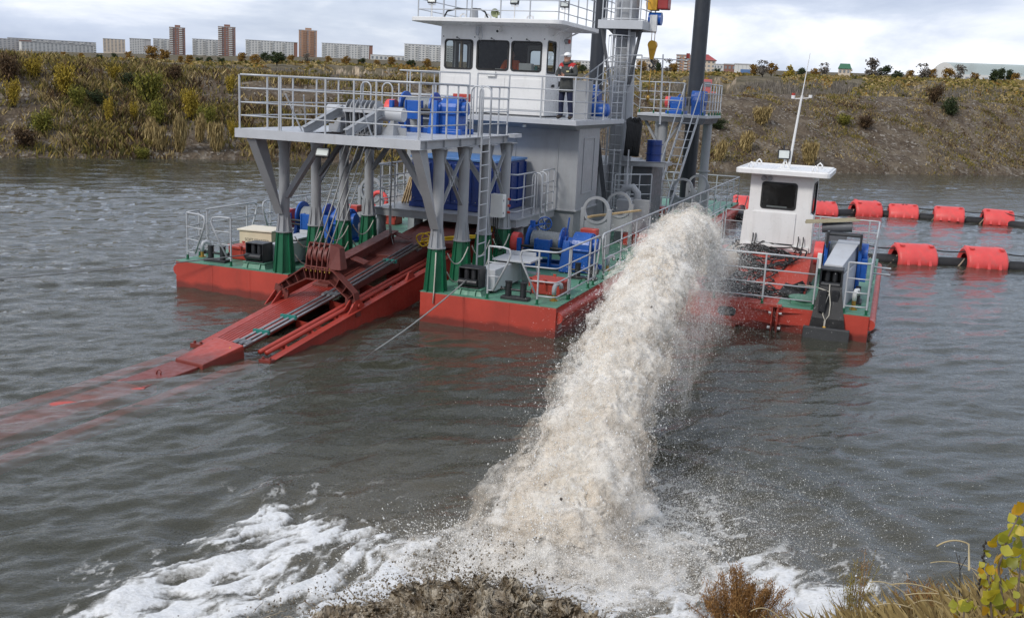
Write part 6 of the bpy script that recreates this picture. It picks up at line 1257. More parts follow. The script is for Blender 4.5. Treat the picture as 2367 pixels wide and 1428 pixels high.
# slanted rope arm, fairlead and rubber apron over the stern
y = MB(); y.hexa([(4.84, 4.05, 1.02), (5.24, 4.05, 1.02), (5.52, 5.6, 1.0), (5.02, 5.6, 1.0)], [(4.84, 4.05, 1.48), (5.24, 4.05, 1.48), (5.52, 5.6, 1.86), (5.02, 5.6, 1.86)]); am = part('rope_trunk', y, M_LGREY, boat, 0.012)
y = MB(); y.hexa([(5.25, 3.75, BD), (5.33, 3.75, BD), (5.50, 5.3, BD), (5.42, 5.3, BD)], [(5.25, 3.85, 1.3), (5.28, 3.85, 1.3), (5.50, 5.3, 1.4), (5.46, 5.3, 1.4)]); part('trunk_support', y, M_LGREY, am, 0.01)
y = MB(); y.box(4.80, 4.84, 3.62, 4.05, 1.02, 1.42); y.box(5.24, 5.28, 3.62, 4.05, 1.02, 1.42); y.box(4.80, 5.28, 3.62, 4.05, 1.40, 1.44); y.box(4.84, 5.24, 3.98, 4.04, 1.02, 1.40); fb2 = part('roller_fairlead', y, M_BLACK, boat, 0.006)
for u in (4.96, 5.12): y = MB(); y.cyl((u, 3.74, 1.16), (u, 3.74, 1.40), 0.06, n=14); part('roller', y, M_BLACK, fb2)
y = MB(); y.cyl((4.84, 3.64, 1.09), (5.24, 3.64, 1.09), 0.07, n=16); part('roller', y, M_BLACK, fb2)
y = MB(); N = 6
for i in range(N):
    s0, s1 = i / N, (i + 1) / N
    def ap(s): return (4.82 - 0.12 * s, 5.28 + 0.20 * s, 3.58 - 0.36 * min(1, s * 1.6), 1.08 - 0.98 * s)
    a, b_ = ap(s0), ap(s1)
    y.hexa([(b_[0], b_[2], b_[3]), (b_[1], b_[2], b_[3]), (b_[1], b_[2] + 0.05, b_[3]), (b_[0], b_[2] + 0.05, b_[3])], [(a[0], a[2], a[3]), (a[1], a[2], a[3]), (a[1], a[2] + 0.05, a[3]), (a[0], a[2] + 0.05, a[3])])
for u in (4.95, 5.12): y.beam((u, 3.50, 1.0), (u, 3.20, 0.1), 0.03, 0.04)
part('rubber_apron', y, M_RUBBER, boat)
y = MB(); y.box(4.60, 5.56, 3.08, 3.20, -0.25, 0.24); part('rubber_pad', y, plain('grey rubber pad', (0.045, 0.047, 0.05), 0.6), boat, 0.02)
y = MB(); y.box(4.86, 5.0, 3.2, 3.9, BD, 1.0); y.box(5.1, 5.24, 3.4, 3.9, BD, 1.0); part('fairlead_stand', y, M_BLACK, boat)
y = MB(); lp_ = [(5.03, 3.56, 1.12), (5.05, 3.40, 0.95), (4.98, 3.30, 0.70), (4.97, 3.24, 0.50), (5.03, 3.21, 0.38), (5.10, 3.24, 0.50), (5.10, 3.30, 0.72), (5.05, 3.41, 0.96)]; y.tube(lp_, 0.012, 6); y.tube([(5.04, 3.42, 0.98), (4.75, 3.5, 1.04), (4.35, 3.9, 0.98)], 0.012, 6); y.cyl((5.03, 3.20, 0.26), (5.03, 3.20, 0.38), 0.02, n=8)
solo('rope_loop', y, M_WROPE, 'pale rope loop hanging from the black fairlead of the work pontoon', 'rope', (5.03, 3.3, 0.4))
y = MB(); y.sphere((5.03, 3.19, 0.22), 0.045, 10); solo('float_ball', y, M_CYEL, 'small yellow ball at the end of the pale rope loop', 'ball', (5.03, 3.19, 0.2))
# winch of the pontoon
y = MB(); y.box(4.75, 4.83, 5.2, 5.9, BD, 1.75); y.box(5.5, 5.58, 5.2, 5.9, BD, 1.75); y.box(5.54, 5.72, 5.25, 5.85, BD + 0.4, 1.50); y.cyl((5.54, 5.55, 1.58), (5.70, 5.55, 1.58), 0.24, n=20); wb_ = part('winch', y, M_BLUE, boat, 0.012)
y = MB(); y.cyl((4.85, 5.55, 1.62), (5.50, 5.55, 1.62), 0.2, n=20); part('drum', y, M_SLEEVE, wb_)
y = MB()
for v in (5.15, 5.35): y.cyl((4.78, v, 2.02), (5.55, v, 2.02), 0.035, n=10)
for u in (4.80, 5.53): y.box(u - 0.025, u + 0.025, 5.1, 5.4, 1.7, 2.07)
part('guide_frame', y, M_BLACK, wb_)
y = MB(); y.cyl((4.52, 5.5, 1.5), (4.72, 5.5, 1.5), 0.28, n=20); part('brake_cover', y, M_CORAL, wb_)
y = MB(); y.box(4.62, 4.72, 5.1, 5.25, 1.2, 1.55); part('valve_block', y, M_PVC, wb_, 0.01)
y = MB(); y.cyl((4.55, 6.9, 1.95), (5.25, 6.9, 2.02), 0.12, n=18); y.box(4.65, 5.15, 6.75, 7.05, BD, 1.86); part('cable_reel', y, M_DGREY, boat)
y = MB(); y.beam((4.15, 6.75, 2.06), (5.40, 6.95, 2.20), 0.26, 0.03); y.beam((4.15, 6.9, 2.09), (5.3, 7.1, 2.22), 0.16, 0.03); solo('plank', y, plain('grey weathered board', (0.34, 0.30, 0.20), 0.8), 'weathered board lying across the black reel behind the grey rope trunk', 'plank', (4.7, 6.85, 2.1))
y = MB(); y.cyl((4.75, 9.3, BD), (4.75, 9.3, 1.5), 0.2, n=16); y.hexa([(4.45, 8.3, BD), (5.1, 8.3, BD), (5.1, 8.9, BD), (4.45, 8.9, BD)], [(4.5, 8.35, 1.25), (5.05, 8.35, 1.25), (5.05, 8.85, 1.25), (4.5, 8.85, 1.25)]); part('deck_locker', y, M_GREEN, boat, 0.02)
y = MB(); y.box(4.25, 4.75, 3.72, 4.22, BD, BD + 0.11); y.prism([(4.5 + 0.34 * math.cos(2 * PI * i / 12), 3.97 + 0.34 * math.sin(2 * PI * i / 12)) for i in range(12)], 'z', BD + 0.10, BD + 0.14); part('hatch', y, M_GREEN, boat, 0.01)
y = MB(); y.cyl((5.56, 3.85, BD), (5.56, 3.85, BD + 0.22), 0.045, n=12); y.cyl((5.56, 3.85, BD), (5.56, 3.85, BD + 0.02), 0.085, n=12); ap_ = part('air_pipe', y, M_BRASS, boat)
y = MB(); y.tube([(5.56, 3.85, BD + 0.2), (5.56, 3.85, BD + 0.36), (5.58, 3.89, BD + 0.42), (5.61, 3.96, BD + 0.42), (5.63, 4.0, BD + 0.32)], 0.05, 10); part('gooseneck', y, M_PVC, ap_)
y = MB(); y.cyl((5.60, 4.6, BD), (5.60, 4.6, BD + 0.35), 0.06, n=12); y.cyl((5.60, 4.9, BD), (5.60, 4.9, BD + 0.35), 0.06, n=12); y.box(5.5, 5.7, 4.45, 5.05, BD, BD + 0.05); part('bollard', y, M_BLACK, boat)
for z in (1.05, 1.2): y = MB(); y.cyl((5.84, 6.2, z), (6.25, 6.2, z), 0.02, n=8); part('stub_bar', y, M_RAIL, boat)
# discharge pipe that throws the jet
y = MB(); y.tube([(2.45, 8.6, 0.95), (2.45, 5.6, 0.95), (2.44, 4.6, 1.02), (2.43, 4.0, 1.18), (2.42, 3.55, 1.40)], 0.30, 24); y.lathe([(0, 0.30), (0.02, 0.38), (0.07, 0.38), (0.09, 0.30)], (2.425, 3.62, 1.36), (0.02, -0.85, 0.42), 24); part('discharge_pipe', y, M_TAN, boat)
# cable heaps on the red trunk
def heap(label, cu, cv, w, n_, seed, zf):
    rnd = random.Random(seed); y = MB()
    for k in range(n_):
        a0 = rnd.uniform(0, 6.28); rx, ry = w * rnd.uniform(0.45, 1.0), w * rnd.uniform(0.35, 0.75); ox, oy = rnd.uniform(-0.22, 0.22), rnd.uniform(-0.3, 0.3); ph = rnd.uniform(0, 6.28); pts = []
        for i in range(26):
            t = a0 + 5.4 * i / 25; px_, py_ = cu + ox + rx * math.cos(t) + 0.05 * math.sin(3 * t + ph), cv + oy + ry * math.sin(t) + 0.05 * math.cos(4 * t + ph)
            pts.append((px_, py_, zf(px_, py_) + 0.03 + 0.012 * k * rnd.uniform(0.4, 1.0) + 0.03 * math.sin(2 * t + ph)))
        y.tube(pts, 0.019, 6)
    solo('cable_heap', y, M_RUBBER, label, 'cable', (cu, cv, zf(cu, cv)), group='heaps of black cable on the work pontoon')
def trunk_z(u, v):
    s = min(1, max(0, (v - 4.9) / 2.0)); return BD + 0.01 + (0.63 * s if 2.2 + .1 * s < u < 4.45 else 0)
heap('tangled black cable heap just below the white cabin of the work pontoon', 3.35, 6.55, 0.80, 14, 1, trunk_z); heap('wide heap of black cable in the middle of the red trunk', 2.9, 5.6, 0.70, 14, 2, trunk_z); heap('heap of black cable right behind the stern railing of the work pontoon', 3.05, 4.35, 0.85, 17, 3, trunk_z); heap('small heap of black cable at the left foot of the white cabin', 2.1, 7.6, 0.45, 6, 4, trunk_z)
y = MB()
for i in range(5): y.hexa([(3.9 + 0.07 * i, 4.3 + 0.45 * i, 0.62 + 0.05 * i), (4.35 + 0.05 * i, 4.2 + 0.45 * i, 0.60), (4.4, 4.7 + 0.45 * i, 0.62), (3.95, 4.85 + 0.45 * i, 0.66)], [(3.9 + 0.07 * i, 4.3 + 0.45 * i, 0.70 + 0.08 * (i % 2)), (4.35, 4.2 + 0.45 * i, 0.68 + 0.1 * (i % 3)), (4.4, 4.7 + 0.45 * i, 0.70), (3.95, 4.85 + 0.45 * i, 0.76)])
solo('tarpaulin', y, M_RUBBER, 'crumpled black tarpaulin beside the cables on the work pontoon', 'tarpaulin', (4.1, 5.0, 0.6))
# ================================================================ floating pipeline
def float_mesh():
    m_ = MB(); L, R = 1.30, 0.52; N = 28
    def ring(x, k): 
        out = []
        for i in range(N):
            t = 2 * PI * i / N; r = R * k * (1 + 0.05 * abs(math.cos(2 * t)) ** 3); out.append((x, r * math.cos(t), r * math.sin(t)))
        return out
    prof = [(-L / 2, 0.80), (-L / 2 + 0.02, 0.93), (-L / 2 + 0.10, 1.0), (L / 2 - 0.10, 1.0), (L / 2 - 0.02, 0.93), (L / 2, 0.80)]
    vs = [p for x, k in prof for p in ring(x, k)]
    m_.add(vs, [(j * N + i, (j + 1) * N + i, (j + 1) * N + (i + 1) % N, j * N + (i + 1) % N) for j in range(len(prof) - 1) for i in range(N)], True)
    for x in (-L / 2, L / 2):
        a = ring(x, 0.80); b_ = [(x * 0.92, 0.30 * math.cos(2 * PI * i / N), 0.30 * math.sin(2 * PI * i / N)) for i in range(N)]
        m_.add(a + b_, [(i, (i + 1) % N, N + (i + 1) % N, N + i) if x < 0 else (N + i, N + (i + 1) % N, (i + 1) % N, i) for i in range(N)], False)
    return m_.data('shell', M_CORAL)
FM = float_mesh()
rb = MB(); rb.hexa([(-0.05, -0.60, -0.10), (0.05, -0.60, -0.10), (0.05, -0.45, -0.12), (-0.05, -0.45, -0.12)], [(-0.035, -0.47, 0.24), (0.035, -0.47, 0.24), (0.035, -0.40, 0.24), (-0.035, -0.40, 0.24)]); RBM = rb.data('rib', M_CORAL)
kb = MB(); kb.box(-0.07, 0.07, -0.06, 0.06, 0, 0.05); KBM = kb.data('lug', M_CORAL)
FL = []
def pfloat(p, ang, label, grp, sc=1.0):
    o = root('pipe_float', label, 'pipe float', p, frame='W', group=grp, rz=ang); BASE[o.name] = (0, 0, 0); o.scale = (sc,) * 3
    o.rotation_euler = (random.uniform(-0.16, 0.16), random.uniform(-0.03, 0.03), ang + random.uniform(-0.05, 0.05)); o.location.z += random.uniform(-0.04, 0.04)
    inst('shell', FM, o, (0, 0, 0))
    for x in (-0.36, 0, 0.36): inst('rib', RBM, o, (x, 0, 0))
    for x in (-0.48, 0.48):
        for yy in (-0.22, 0.22): inst('lug', KBM, o, (x, yy, 0.475))
near_f = [(2117, 612), (2280, 620), (2450, 632)]; far_f = [(1728, 486), (1902, 497), (2005, 498), (2092, 504), (2198, 512), (2311, 520), (2440, 536)]
NEARP = [pix(x, y_, z=0) for x, y_ in near_f]; FARP = [pix(x, y_, z=0) for x, y_ in far_f]
lab_n = ['nearest coral float on the black pipe beside the work pontoon', 'second coral float of the near pipe, by the right picture edge', 'coral float of the near pipe past the frame edge']
lab_f = ['coral float of the far pipe partly hidden left of the white cabin', 'coral float of the far pipe just right of the white cabin', 'second coral float right of the white cabin on the far pipe', 'third coral float right of the white cabin on the far pipe', 'fourth coral float right of the white cabin on the far pipe', 'coral float of the far pipe at the right picture edge', 'coral float of the far pipe past the frame edge']
for P_, lb in ((NEARP[:2], lab_n), (FARP[:6], lab_f)):
    for i, p in enumerate(P_):
        A_ = P_[max(i - 1, 0)]; B_ = P_[min(i + 1, len(P_) - 1)]; ang = math.atan2(B_.y - A_.y, B_.x - A_.x)
        pfloat((p.x, p.y + 0.35, 0.10), ang, lb[i], 'coral floats of the floating pipeline')
def pipeline(P_, ends, label):
    pts = [Vector((p.x, p.y + 0.35, 0.04)) for p in P_]; pts = [ends[0]] + pts + [ends[1]]; out = []
    for i in range(len(pts) - 1):
        a, b_, c, d = pts[max(i - 1, 0)], pts[i], pts[i + 1], pts[min(i + 2, len(pts) - 1)]
        for k in range(8): s = k / 8; out.append(0.5 * ((2 * b_) + (c - a) * s + (2 * a - 5 * b_ + 4 * c - d) * s * s + (3 * b_ - a - 3 * c + d) * s ** 3))
    out.append(pts[-1]); y = MB(); y.tube(out, 0.21, 16)
    r_ = root('floating_pipe', label, 'pipe', tuple(out[0]), frame='W'); part('pipe', y, M_RUBBER, r_)
    for i in range(len(pts) - 1):
        a, b_ = pts[i], pts[i + 1]; m0, m1 = a.lerp(b_, 0.02) + Vector((0, -0.1, 0.56)), a.lerp(b_, 0.98) + Vector((0, -0.1, 0.56)); y = MB(); y.tube([m0.lerp(m1, s) - Vector((0, 0, 0.16 * 4 * s * (1 - s))) for s in [j / 8 for j in range(9)]], 0.022, 6); part('power_cable', y, M_RUBBER, r_)
        d = (b_ - a).normalized()
        for s in (0.30, 0.68):
            c = a.lerp(b_, s); y = MB(); y.tube([c - d * 0.18 + Vector((0, -0.215, -0.12)), c - d * 0.05 + Vector((0, -0.21, 0.05)), c + d * 0.1 + Vector((0, -0.1, 0.20))], 0.022, 6); part('pipe_strap', y, M_TAN, r_)
pipeline(NEARP, (pix(1975, 602, z=0) + Vector((0, 0.35, 0.04)), NEARP[-1] + Vector((8, -0.5, 0))), 'black floating pipe leaving the work pontoon towards the right, near row'); pipeline(FARP, (D2W((0.3, 24.0, 0.06)), FARP[-1] + Vector((8, -3, 0))), 'black floating pipe of the far row leading behind the white cabin')
# ================================================================ the slurry jet
JS = np.array(D2W((2.42, 3.5, 1.45))); JE = np.array((0.60, 10.0, -0.15))
def jpath(s):
    P = JS[None] + (JE - JS)[None] * s[:, None]; P[:, 2] = JS[2] + 5.2 * s - 6.8 * s * s; return P
def jrad(s): return np.interp(s, [0, 0.05, 0.15, 0.3, 0.5, 0.7, 0.85, 0.95, 1.0], [0.24, 0.245, 0.255, 0.275, 0.315, 0.38, 0.46, 0.50, 0.52])
def jframe(s):
    d = jpath(s + 1e-3) - jpath(s - 1e-3); d /= np.linalg.norm(d, axis=1)[:, None]
    side = np.cross(d, np.array((0, 0, 1.0))); side /= np.linalg.norm(side, axis=1)[:, None]; up = np.cross(side, d); return d, side, up
m, n, l, b, o = nmat('slurry water'); M_JET = m
c1 = ramp(n, l, noise(n, l, 2.6, 7, 0.66, coord='Object'), [(0.34, (0.54, 0.44, 0.32)), (0.48, (0.77, 0.69, 0.58)), (0.62, (0.90, 0.87, 0.81))])
c2 = ramp(n, l, noise(n, l, 24, 6, 0.7), [(0.30, (0.52, 0.44, 0.34)), (0.5, (0.88, 0.85, 0.79))]); l.new(mix(n, l, 0.45, c1, c2), b.inputs['Base Color'])
b.inputs['Roughness'].default_value = 0.55; b.inputs['Subsurface Weight'].default_value = 0.0
bump(n, l, b, noise(n, l, 30, 8, 0.72), 0.9, 0.03)
NSG, NTH = 620, 200
ss_ = np.linspace(0, 1.0, NSG) ** 0.9; th = np.linspace(0, 2 * PI, NTH, endpoint=False); Sg, Tg = np.meshgrid(ss_, th, indexing='ij'); sf = Sg.ravel(); tf = Tg.ravel()
P0 = jpath(sf); d0, sd0, up0 = jframe(sf); rad = jrad(sf); nrm = sd0 * np.cos(tf)[:, None] + up0 * np.sin(tf)[:, None]
Q0 = P0 + nrm * rad[:, None]
def aniso(q, f):                       # noise drawn out along the flow
    al = sf * 14.0; a = tf; return f * al * 0.45, f * np.cos(a) * rad * 1.0 + 3, f * np.sin(a) * rad * 1.0 + 7
big = fbm3(*aniso(Q0, 1.5), 3) - 0.5; mid = fbm3(Q0[:, 0] * 3.2, Q0[:, 1] * 3.2, Q0[:, 2] * 3.2, 4, 0.55, True) - 0.5; fine = fbm3(Q0[:, 0] * 12, Q0[:, 1] * 12, Q0[:, 2] * 12, 4, 0.6, True) - 0.5
g = smooth(0.0, 0.12, sf)
disp = rad * (1.15 * big * g + 0.60 * mid * g) + (0.05 + 0.07 * g) * fine
jit = np.stack([fbm3(Q0[:, 0] * 9 + k * 31, Q0[:, 1] * 9, Q0[:, 2] * 9, 3) - 0.5 for k in range(3)], 1) * 0.10
JV = Q0 + nrm * disp[:, None] + jit
ixg = np.arange(NSG * NTH).reshape(NSG, NTH); jn = np.roll(ixg, -1, 1)
jq = np.stack([ixg[:-1], jn[:-1], jn[1:], ixg[1:]], -1).reshape(-1, 4)
jet = link('slurry_jet', np_mesh('slurry_jet', JV, jq, M_JET, True), 'thick pale jet of sandy water arcing from the work pontoon to the foreground', 'water jet', kind='stuff')
# drops and spray: many small tetrahedra
m, n, l, b, o = nmat('spray drops'); M_DROP = m
l.new(ramp(n, l, noise(n, l, 6, 3), [(0.35, (0.80, 0.77, 0.71)), (0.6, (0.93, 0.93, 0.92))]), b.inputs['Base Color']); b.inputs['Roughness'].default_value = 0.4
def tetra(P_, size, vel=None, g_=None):
    g_ = g_ or RNG; N = len(P_); base = np.array([(1, 1, 1), (-1, -1, 1), (-1, 1, -1), (1, -1, -1)], float) * 0.6
    A = g_.normal(size=(N, 3, 3)); Qm, _ = np.linalg.qr(A)
    V_ = np.einsum('kj,nij->nki', base, Qm) * size[:, None, None]
    if vel is not None: dt = np.einsum('nki,ni->nk', V_, vel); V_ = V_ + vel[:, None, :] * dt[..., None] * 0.9
    V_ = (V_ + P_[:, None, :]).reshape(-1, 3); i = np.arange(N)[:, None] * 4
    F_ = np.concatenate([i + np.array([[0, 1, 2]]), i + np.array([[0, 3, 1]]), i + np.array([[0, 2, 3]]), i + np.array([[1, 3, 2]])], 0); return V_, F_
# veils: broken, half clear sheets of spray round the solid water
def veil_mat(name, alpha, scale):
    m = bpy.data.materials.new(name); m.use_nodes = True; n, l = m.node_tree.nodes, m.node_tree.links; n.clear(); o = n.new('ShaderNodeOutputMaterial')
    f1 = noise(n, l, scale, 9, 0.78, dist=0.4); f2 = noise(n, l, 2.2, 4, 0.6)
    mm = node(n, 'ShaderNodeMath', operation='MULTIPLY_ADD'); l.new(f2, mm.inputs[0]); mm.inputs[1].default_value = 0.55; l.new(f1, mm.inputs[2])
    mr_ = node(n, 'ShaderNodeMapRange'); mr_.inputs['From Min'].default_value = 0.66; mr_.inputs['From Max'].default_value = 0.98; mr_.inputs['To Max'].default_value = alpha; l.new(mm.outputs[0], mr_.inputs['Value'])
    d = n.new('ShaderNodeBsdfDiffuse'); l.new(ramp(n, l, f2, [(0.35, (0.70, 0.585, 0.45)), (0.6, (0.93, 0.89, 0.825))]), d.inputs[0]); t = n.new('ShaderNodeBsdfTransparent'); x = n.new('ShaderNodeMixShader')
    l.new(mr_.outputs[0], x.inputs[0]); l.new(t.outputs[0], x.inputs[1]); l.new(d.outputs[0], x.inputs[2]); l.new(x.outputs[0], o.inputs[0]); return m
VV, VF, VM, k0 = [], [], [], 0
for vi, (km, al) in enumerate(((1.12, 0.95), (1.30, 0.70), (1.60, 0.42))):
    n1, n2 = 260, 90; S2, T2 = np.meshgrid(np.linspace(0.02, 1, n1), np.linspace(0, 2 * PI, n2, endpoint=False), indexing='ij'); s2, t2 = S2.ravel(), T2.ravel(); d, sd, up = jframe(s2); R2 = jrad(s2) * (1 + (km - 1) * smooth(0, 0.3, s2)); nr = sd * np.cos(t2)[:, None] + up * np.sin(t2)[:, None]; q2 = jpath(s2) + nr * R2[:, None]
    dp = R2 * (1.05 * (fbm3(1.5 * s2 * 6.3, 1.5 * np.cos(t2) * R2 + 3, 1.5 * np.sin(t2) * R2 + 7, 3) - 0.5) + 0.9 * (fbm3(q2[:, 0] * 4 + vi * 9, q2[:, 1] * 4, q2[:, 2] * 4, 3) - 0.5)); q2 = q2 + nr * dp[:, None]; q2[:, 2] = np.maximum(q2[:, 2], -0.12)
    i = np.arange(n1 * n2).reshape(n1, n2); j = np.roll(i, -1, 1); f_ = np.stack([i[:-1], j[:-1], j[1:], i[1:]], -1).reshape(-1, 4); VV.append(q2); VF.append(f_ + k0); VM += [vi] * len(f_); k0 += len(q2)
for vi, (rx, ry, rz_, al) in enumerate(((0.85, 0.60, 0.34, 0.6), (1.25, 0.85, 0.30, 0.45), (1.75, 1.1, 0.22, 0.3))):
    n1, n2 = 40, 120; A2, B2 = np.meshgrid(np.linspace(0.02, PI / 2, n1), np.linspace(0, 2 * PI, n2, endpoint=False), indexing='ij'); a2, b2 = A2.ravel(), B2.ravel(); k_ = 1 + 0.55 * (fbm3(np.cos(b2) * 2.5 + vi * 7, np.sin(b2) * 2.5, a2 * 2.5, 3) - 0.5)
    q2 = np.stack([0.62 + rx * k_ * np.sin(a2) * np.cos(b2), 9.85 + ry * k_ * np.sin(a2) * np.sin(b2), rz_ * k_ * np.cos(a2) * 1.2], 1); i = np.arange(n1 * n2).reshape(n1, n2); j = np.roll(i, -1, 1); f_ = np.stack([i[:-1], j[:-1], j[1:], i[1:]], -1).reshape(-1, 4); VV.append(q2); VF.append(f_ + k0); VM += [1 + min(vi, 1)] * len(f_); k0 += len(q2)
for ci in range(3):                     # curtain that falls from the first half of the arc
    n1, n2 = 120, 60; S2, D2 = np.meshgrid(np.linspace(0.02, 0.62, n1), np.linspace(0, 1, n2), indexing='ij'); s2, d2 = S2.ravel(), D2.ravel(); q2 = jpath(s2); z0 = q2[:, 2].copy(); q2[:, 2] = z0 * (1 - d2) - 0.05 * d2
    q2[:, 0] += 0.10 + 0.14 * ci + 0.30 * d2 + 0.5 * (fbm3(s2 * 9 + ci * 11, d2 * 4, d2 * 0 + ci, 3) - 0.5); q2[:, 1] += 0.10 * ci + 0.4 * (fbm3(s2 * 9, d2 * 4 + ci * 7, d2 * 0 + 5, 3) - 0.5)
    i = np.arange(n1 * n2).reshape(n1, n2); f_ = np.stack([i[:-1, :-1], i[1:, :-1], i[1:, 1:], i[:-1, 1:]], -1).reshape(-1, 4); VV.append(q2); VF.append(f_ + k0); VM += [3] * len(f_); k0 += len(q2)
link('spray_veil', np_mesh('spray_veil', np.concatenate(VV), np.concatenate(VF), [veil_mat('spray veil dense', 0.95, 9), veil_mat('spray veil mid', 0.68, 11), veil_mat('spray veil thin', 0.40, 13), veil_mat('spray curtain', 0.30, 16)], True, midx=VM), 'soft veil of spray wrapped round the pale jet and its foot', 'spray', kind='stuff')
GP = np.random.default_rng(5); Ps, Zs, Vs = [], [], []
def put(P_, z, v): Ps.append(P_); Zs.append(z); Vs.append(v)
def tri(P_, size, g_):
    N = len(P_); A = g_.normal(size=(N, 3, 3)); return (P_[:, None, :] + A / np.linalg.norm(A, axis=2)[..., None] * size[:, None, None] * 1.15).reshape(-1, 3), np.arange(N * 3).reshape(-1, 3)
# sheath round the jet
N = 42000; s = GP.random(N) ** 0.85; d, sd, up = jframe(s); a = GP.random(N) * 2 * PI; rr = jrad(s) * (0.95 + np.abs(GP.normal(size=N)) * 0.42 * smooth(0, 0.25, s))
put(jpath(s) + sd * (np.cos(a) * rr)[:, None] + up * (np.sin(a) * rr)[:, None], 0.004 + 0.009 * GP.random(N) ** 3, d)
# burst at the strike
N = 22000; a = GP.random(N) * 2 * PI; r_ = np.abs(GP.normal(size=N)) * 0.70; z = np.abs(GP.normal(size=N)) * 0.20 * np.exp(-r_ * 0.6); dd = np.stack([np.cos(a), np.sin(a), 0.8 + 0 * a], 1) / 1.3
put(np.stack([0.60 + r_ * np.cos(a) * 1.3, 9.8 + r_ * np.sin(a) * 0.8, z], 1), 0.004 + 0.010 * GP.random(N) ** 3, dd)
TV, TF = tetra(np.concatenate(Ps), np.concatenate(Zs), np.concatenate(Vs), GP)
link('spray', np_mesh('spray', TV, TF, M_DROP), 'white drops flying round the jet and its foot', 'spray', kind='stuff')
Ps, Zs = [], []
N = 150000; s = GP.random(N); d, sd, up = jframe(s); a = GP.random(N) * 2 * PI; rr = jrad(s) * (1.0 + np.abs(GP.normal(size=N)) * 0.55 * smooth(0, 0.3, s)); Ps.append(jpath(s) + sd * (np.cos(a) * rr)[:, None] + up * (np.sin(a) * rr)[:, None]); Zs.append(0.0022 + 0.004 * GP.random(N) ** 2)
N = 110000; s = 0.5 * GP.random(N); d, sd, up = jframe(s); p = jpath(s) + sd * (GP.normal(size=N) * 0.22)[:, None]; p[:, 0] += np.abs(GP.normal(size=N)) * 0.30; p[:, 2] -= GP.exponential(0.75, N); k = p[:, 2] > 0; Ps.append(p[k]); Zs.append((0.003 + 0.006 * GP.random(N) ** 2)[k])
N = 120000; s = GP.random(N); d, sd, up = jframe(s); p = jpath(s) + sd * (GP.normal(size=N) * 0.25)[:, None] + up * (GP.normal(size=N) * 0.25)[:, None]; dr = GP.exponential(0.50, N); p[:, 0] += dr * 0.95; p[:, 1] += dr * 0.2; p[:, 2] -= dr * GP.random(N) * 1.1; k = p[:, 2] > 0.0; Ps.append(p[k]); Zs.append((0.0025 + 0.0055 * GP.random(N) ** 2)[k])
N = 90000; x = 0.9 + GP.gamma(1.5, 0.80, N); y_ = 10.4 + GP.normal(size=N) * 1.1 + 0.25 * x; z = np.abs(GP.normal(size=N)) * 0.16; Ps.append(np.stack([x, y_, z], 1)); Zs.append(0.0025 + 0.0055 * GP.random(N) ** 2)
N = 70000; a = GP.random(N) * 2 * PI; r_ = np.abs(GP.normal(size=N)) * 0.85; z = np.abs(GP.normal(size=N)) * 0.22 * np.exp(-r_ * 0.5); Ps.append(np.stack([0.55 + r_ * np.cos(a) * 1.3, 9.8 + r_ * np.sin(a) * 0.8, z], 1)); Zs.append(0.003 + 0.006 * GP.random(N) ** 2)
N = 16000; s = 0.35 + 0.65 * GP.random(N); d, sd, up = jframe(s); p = jpath(s) - np.array([[1, 0, 0]]) * (jrad(s) + GP.exponential(0.28, N))[:, None]; p[:, 2] += GP.normal(size=N) * 0.3; k = p[:, 2] > 0; Ps.append(p[k]); Zs.append((0.0025 + 0.005 * GP.random(N) ** 2)[k])
TV, TF = tri(np.concatenate(Ps), np.concatenate(Zs), GP); link('mist', np_mesh('mist', TV, TF, M_DROP), 'fine mist drifting right of the jet over the water', 'mist', kind='stuff')
# dark clods carried by the jet
N = 46; s = GP.random(N); d, sd, up = jframe(s); a = GP.random(N) * 2 * PI; rr = jrad(s) * (0.95 + 0.5 * GP.random(N)); p = jpath(s) + sd * (np.cos(a) * rr)[:, None] + up * (np.sin(a) * rr)[:, None]
TV, TF = tetra(p, 0.010 + 0.014 * GP.random(N), None, GP); link('mud_clods', np_mesh('mud_clods', TV, TF, plain('dark clay', (0.05, 0.035, 0.028), 0.7)), 'small dark clods flying in the pale jet', 'clods', kind='stuff')
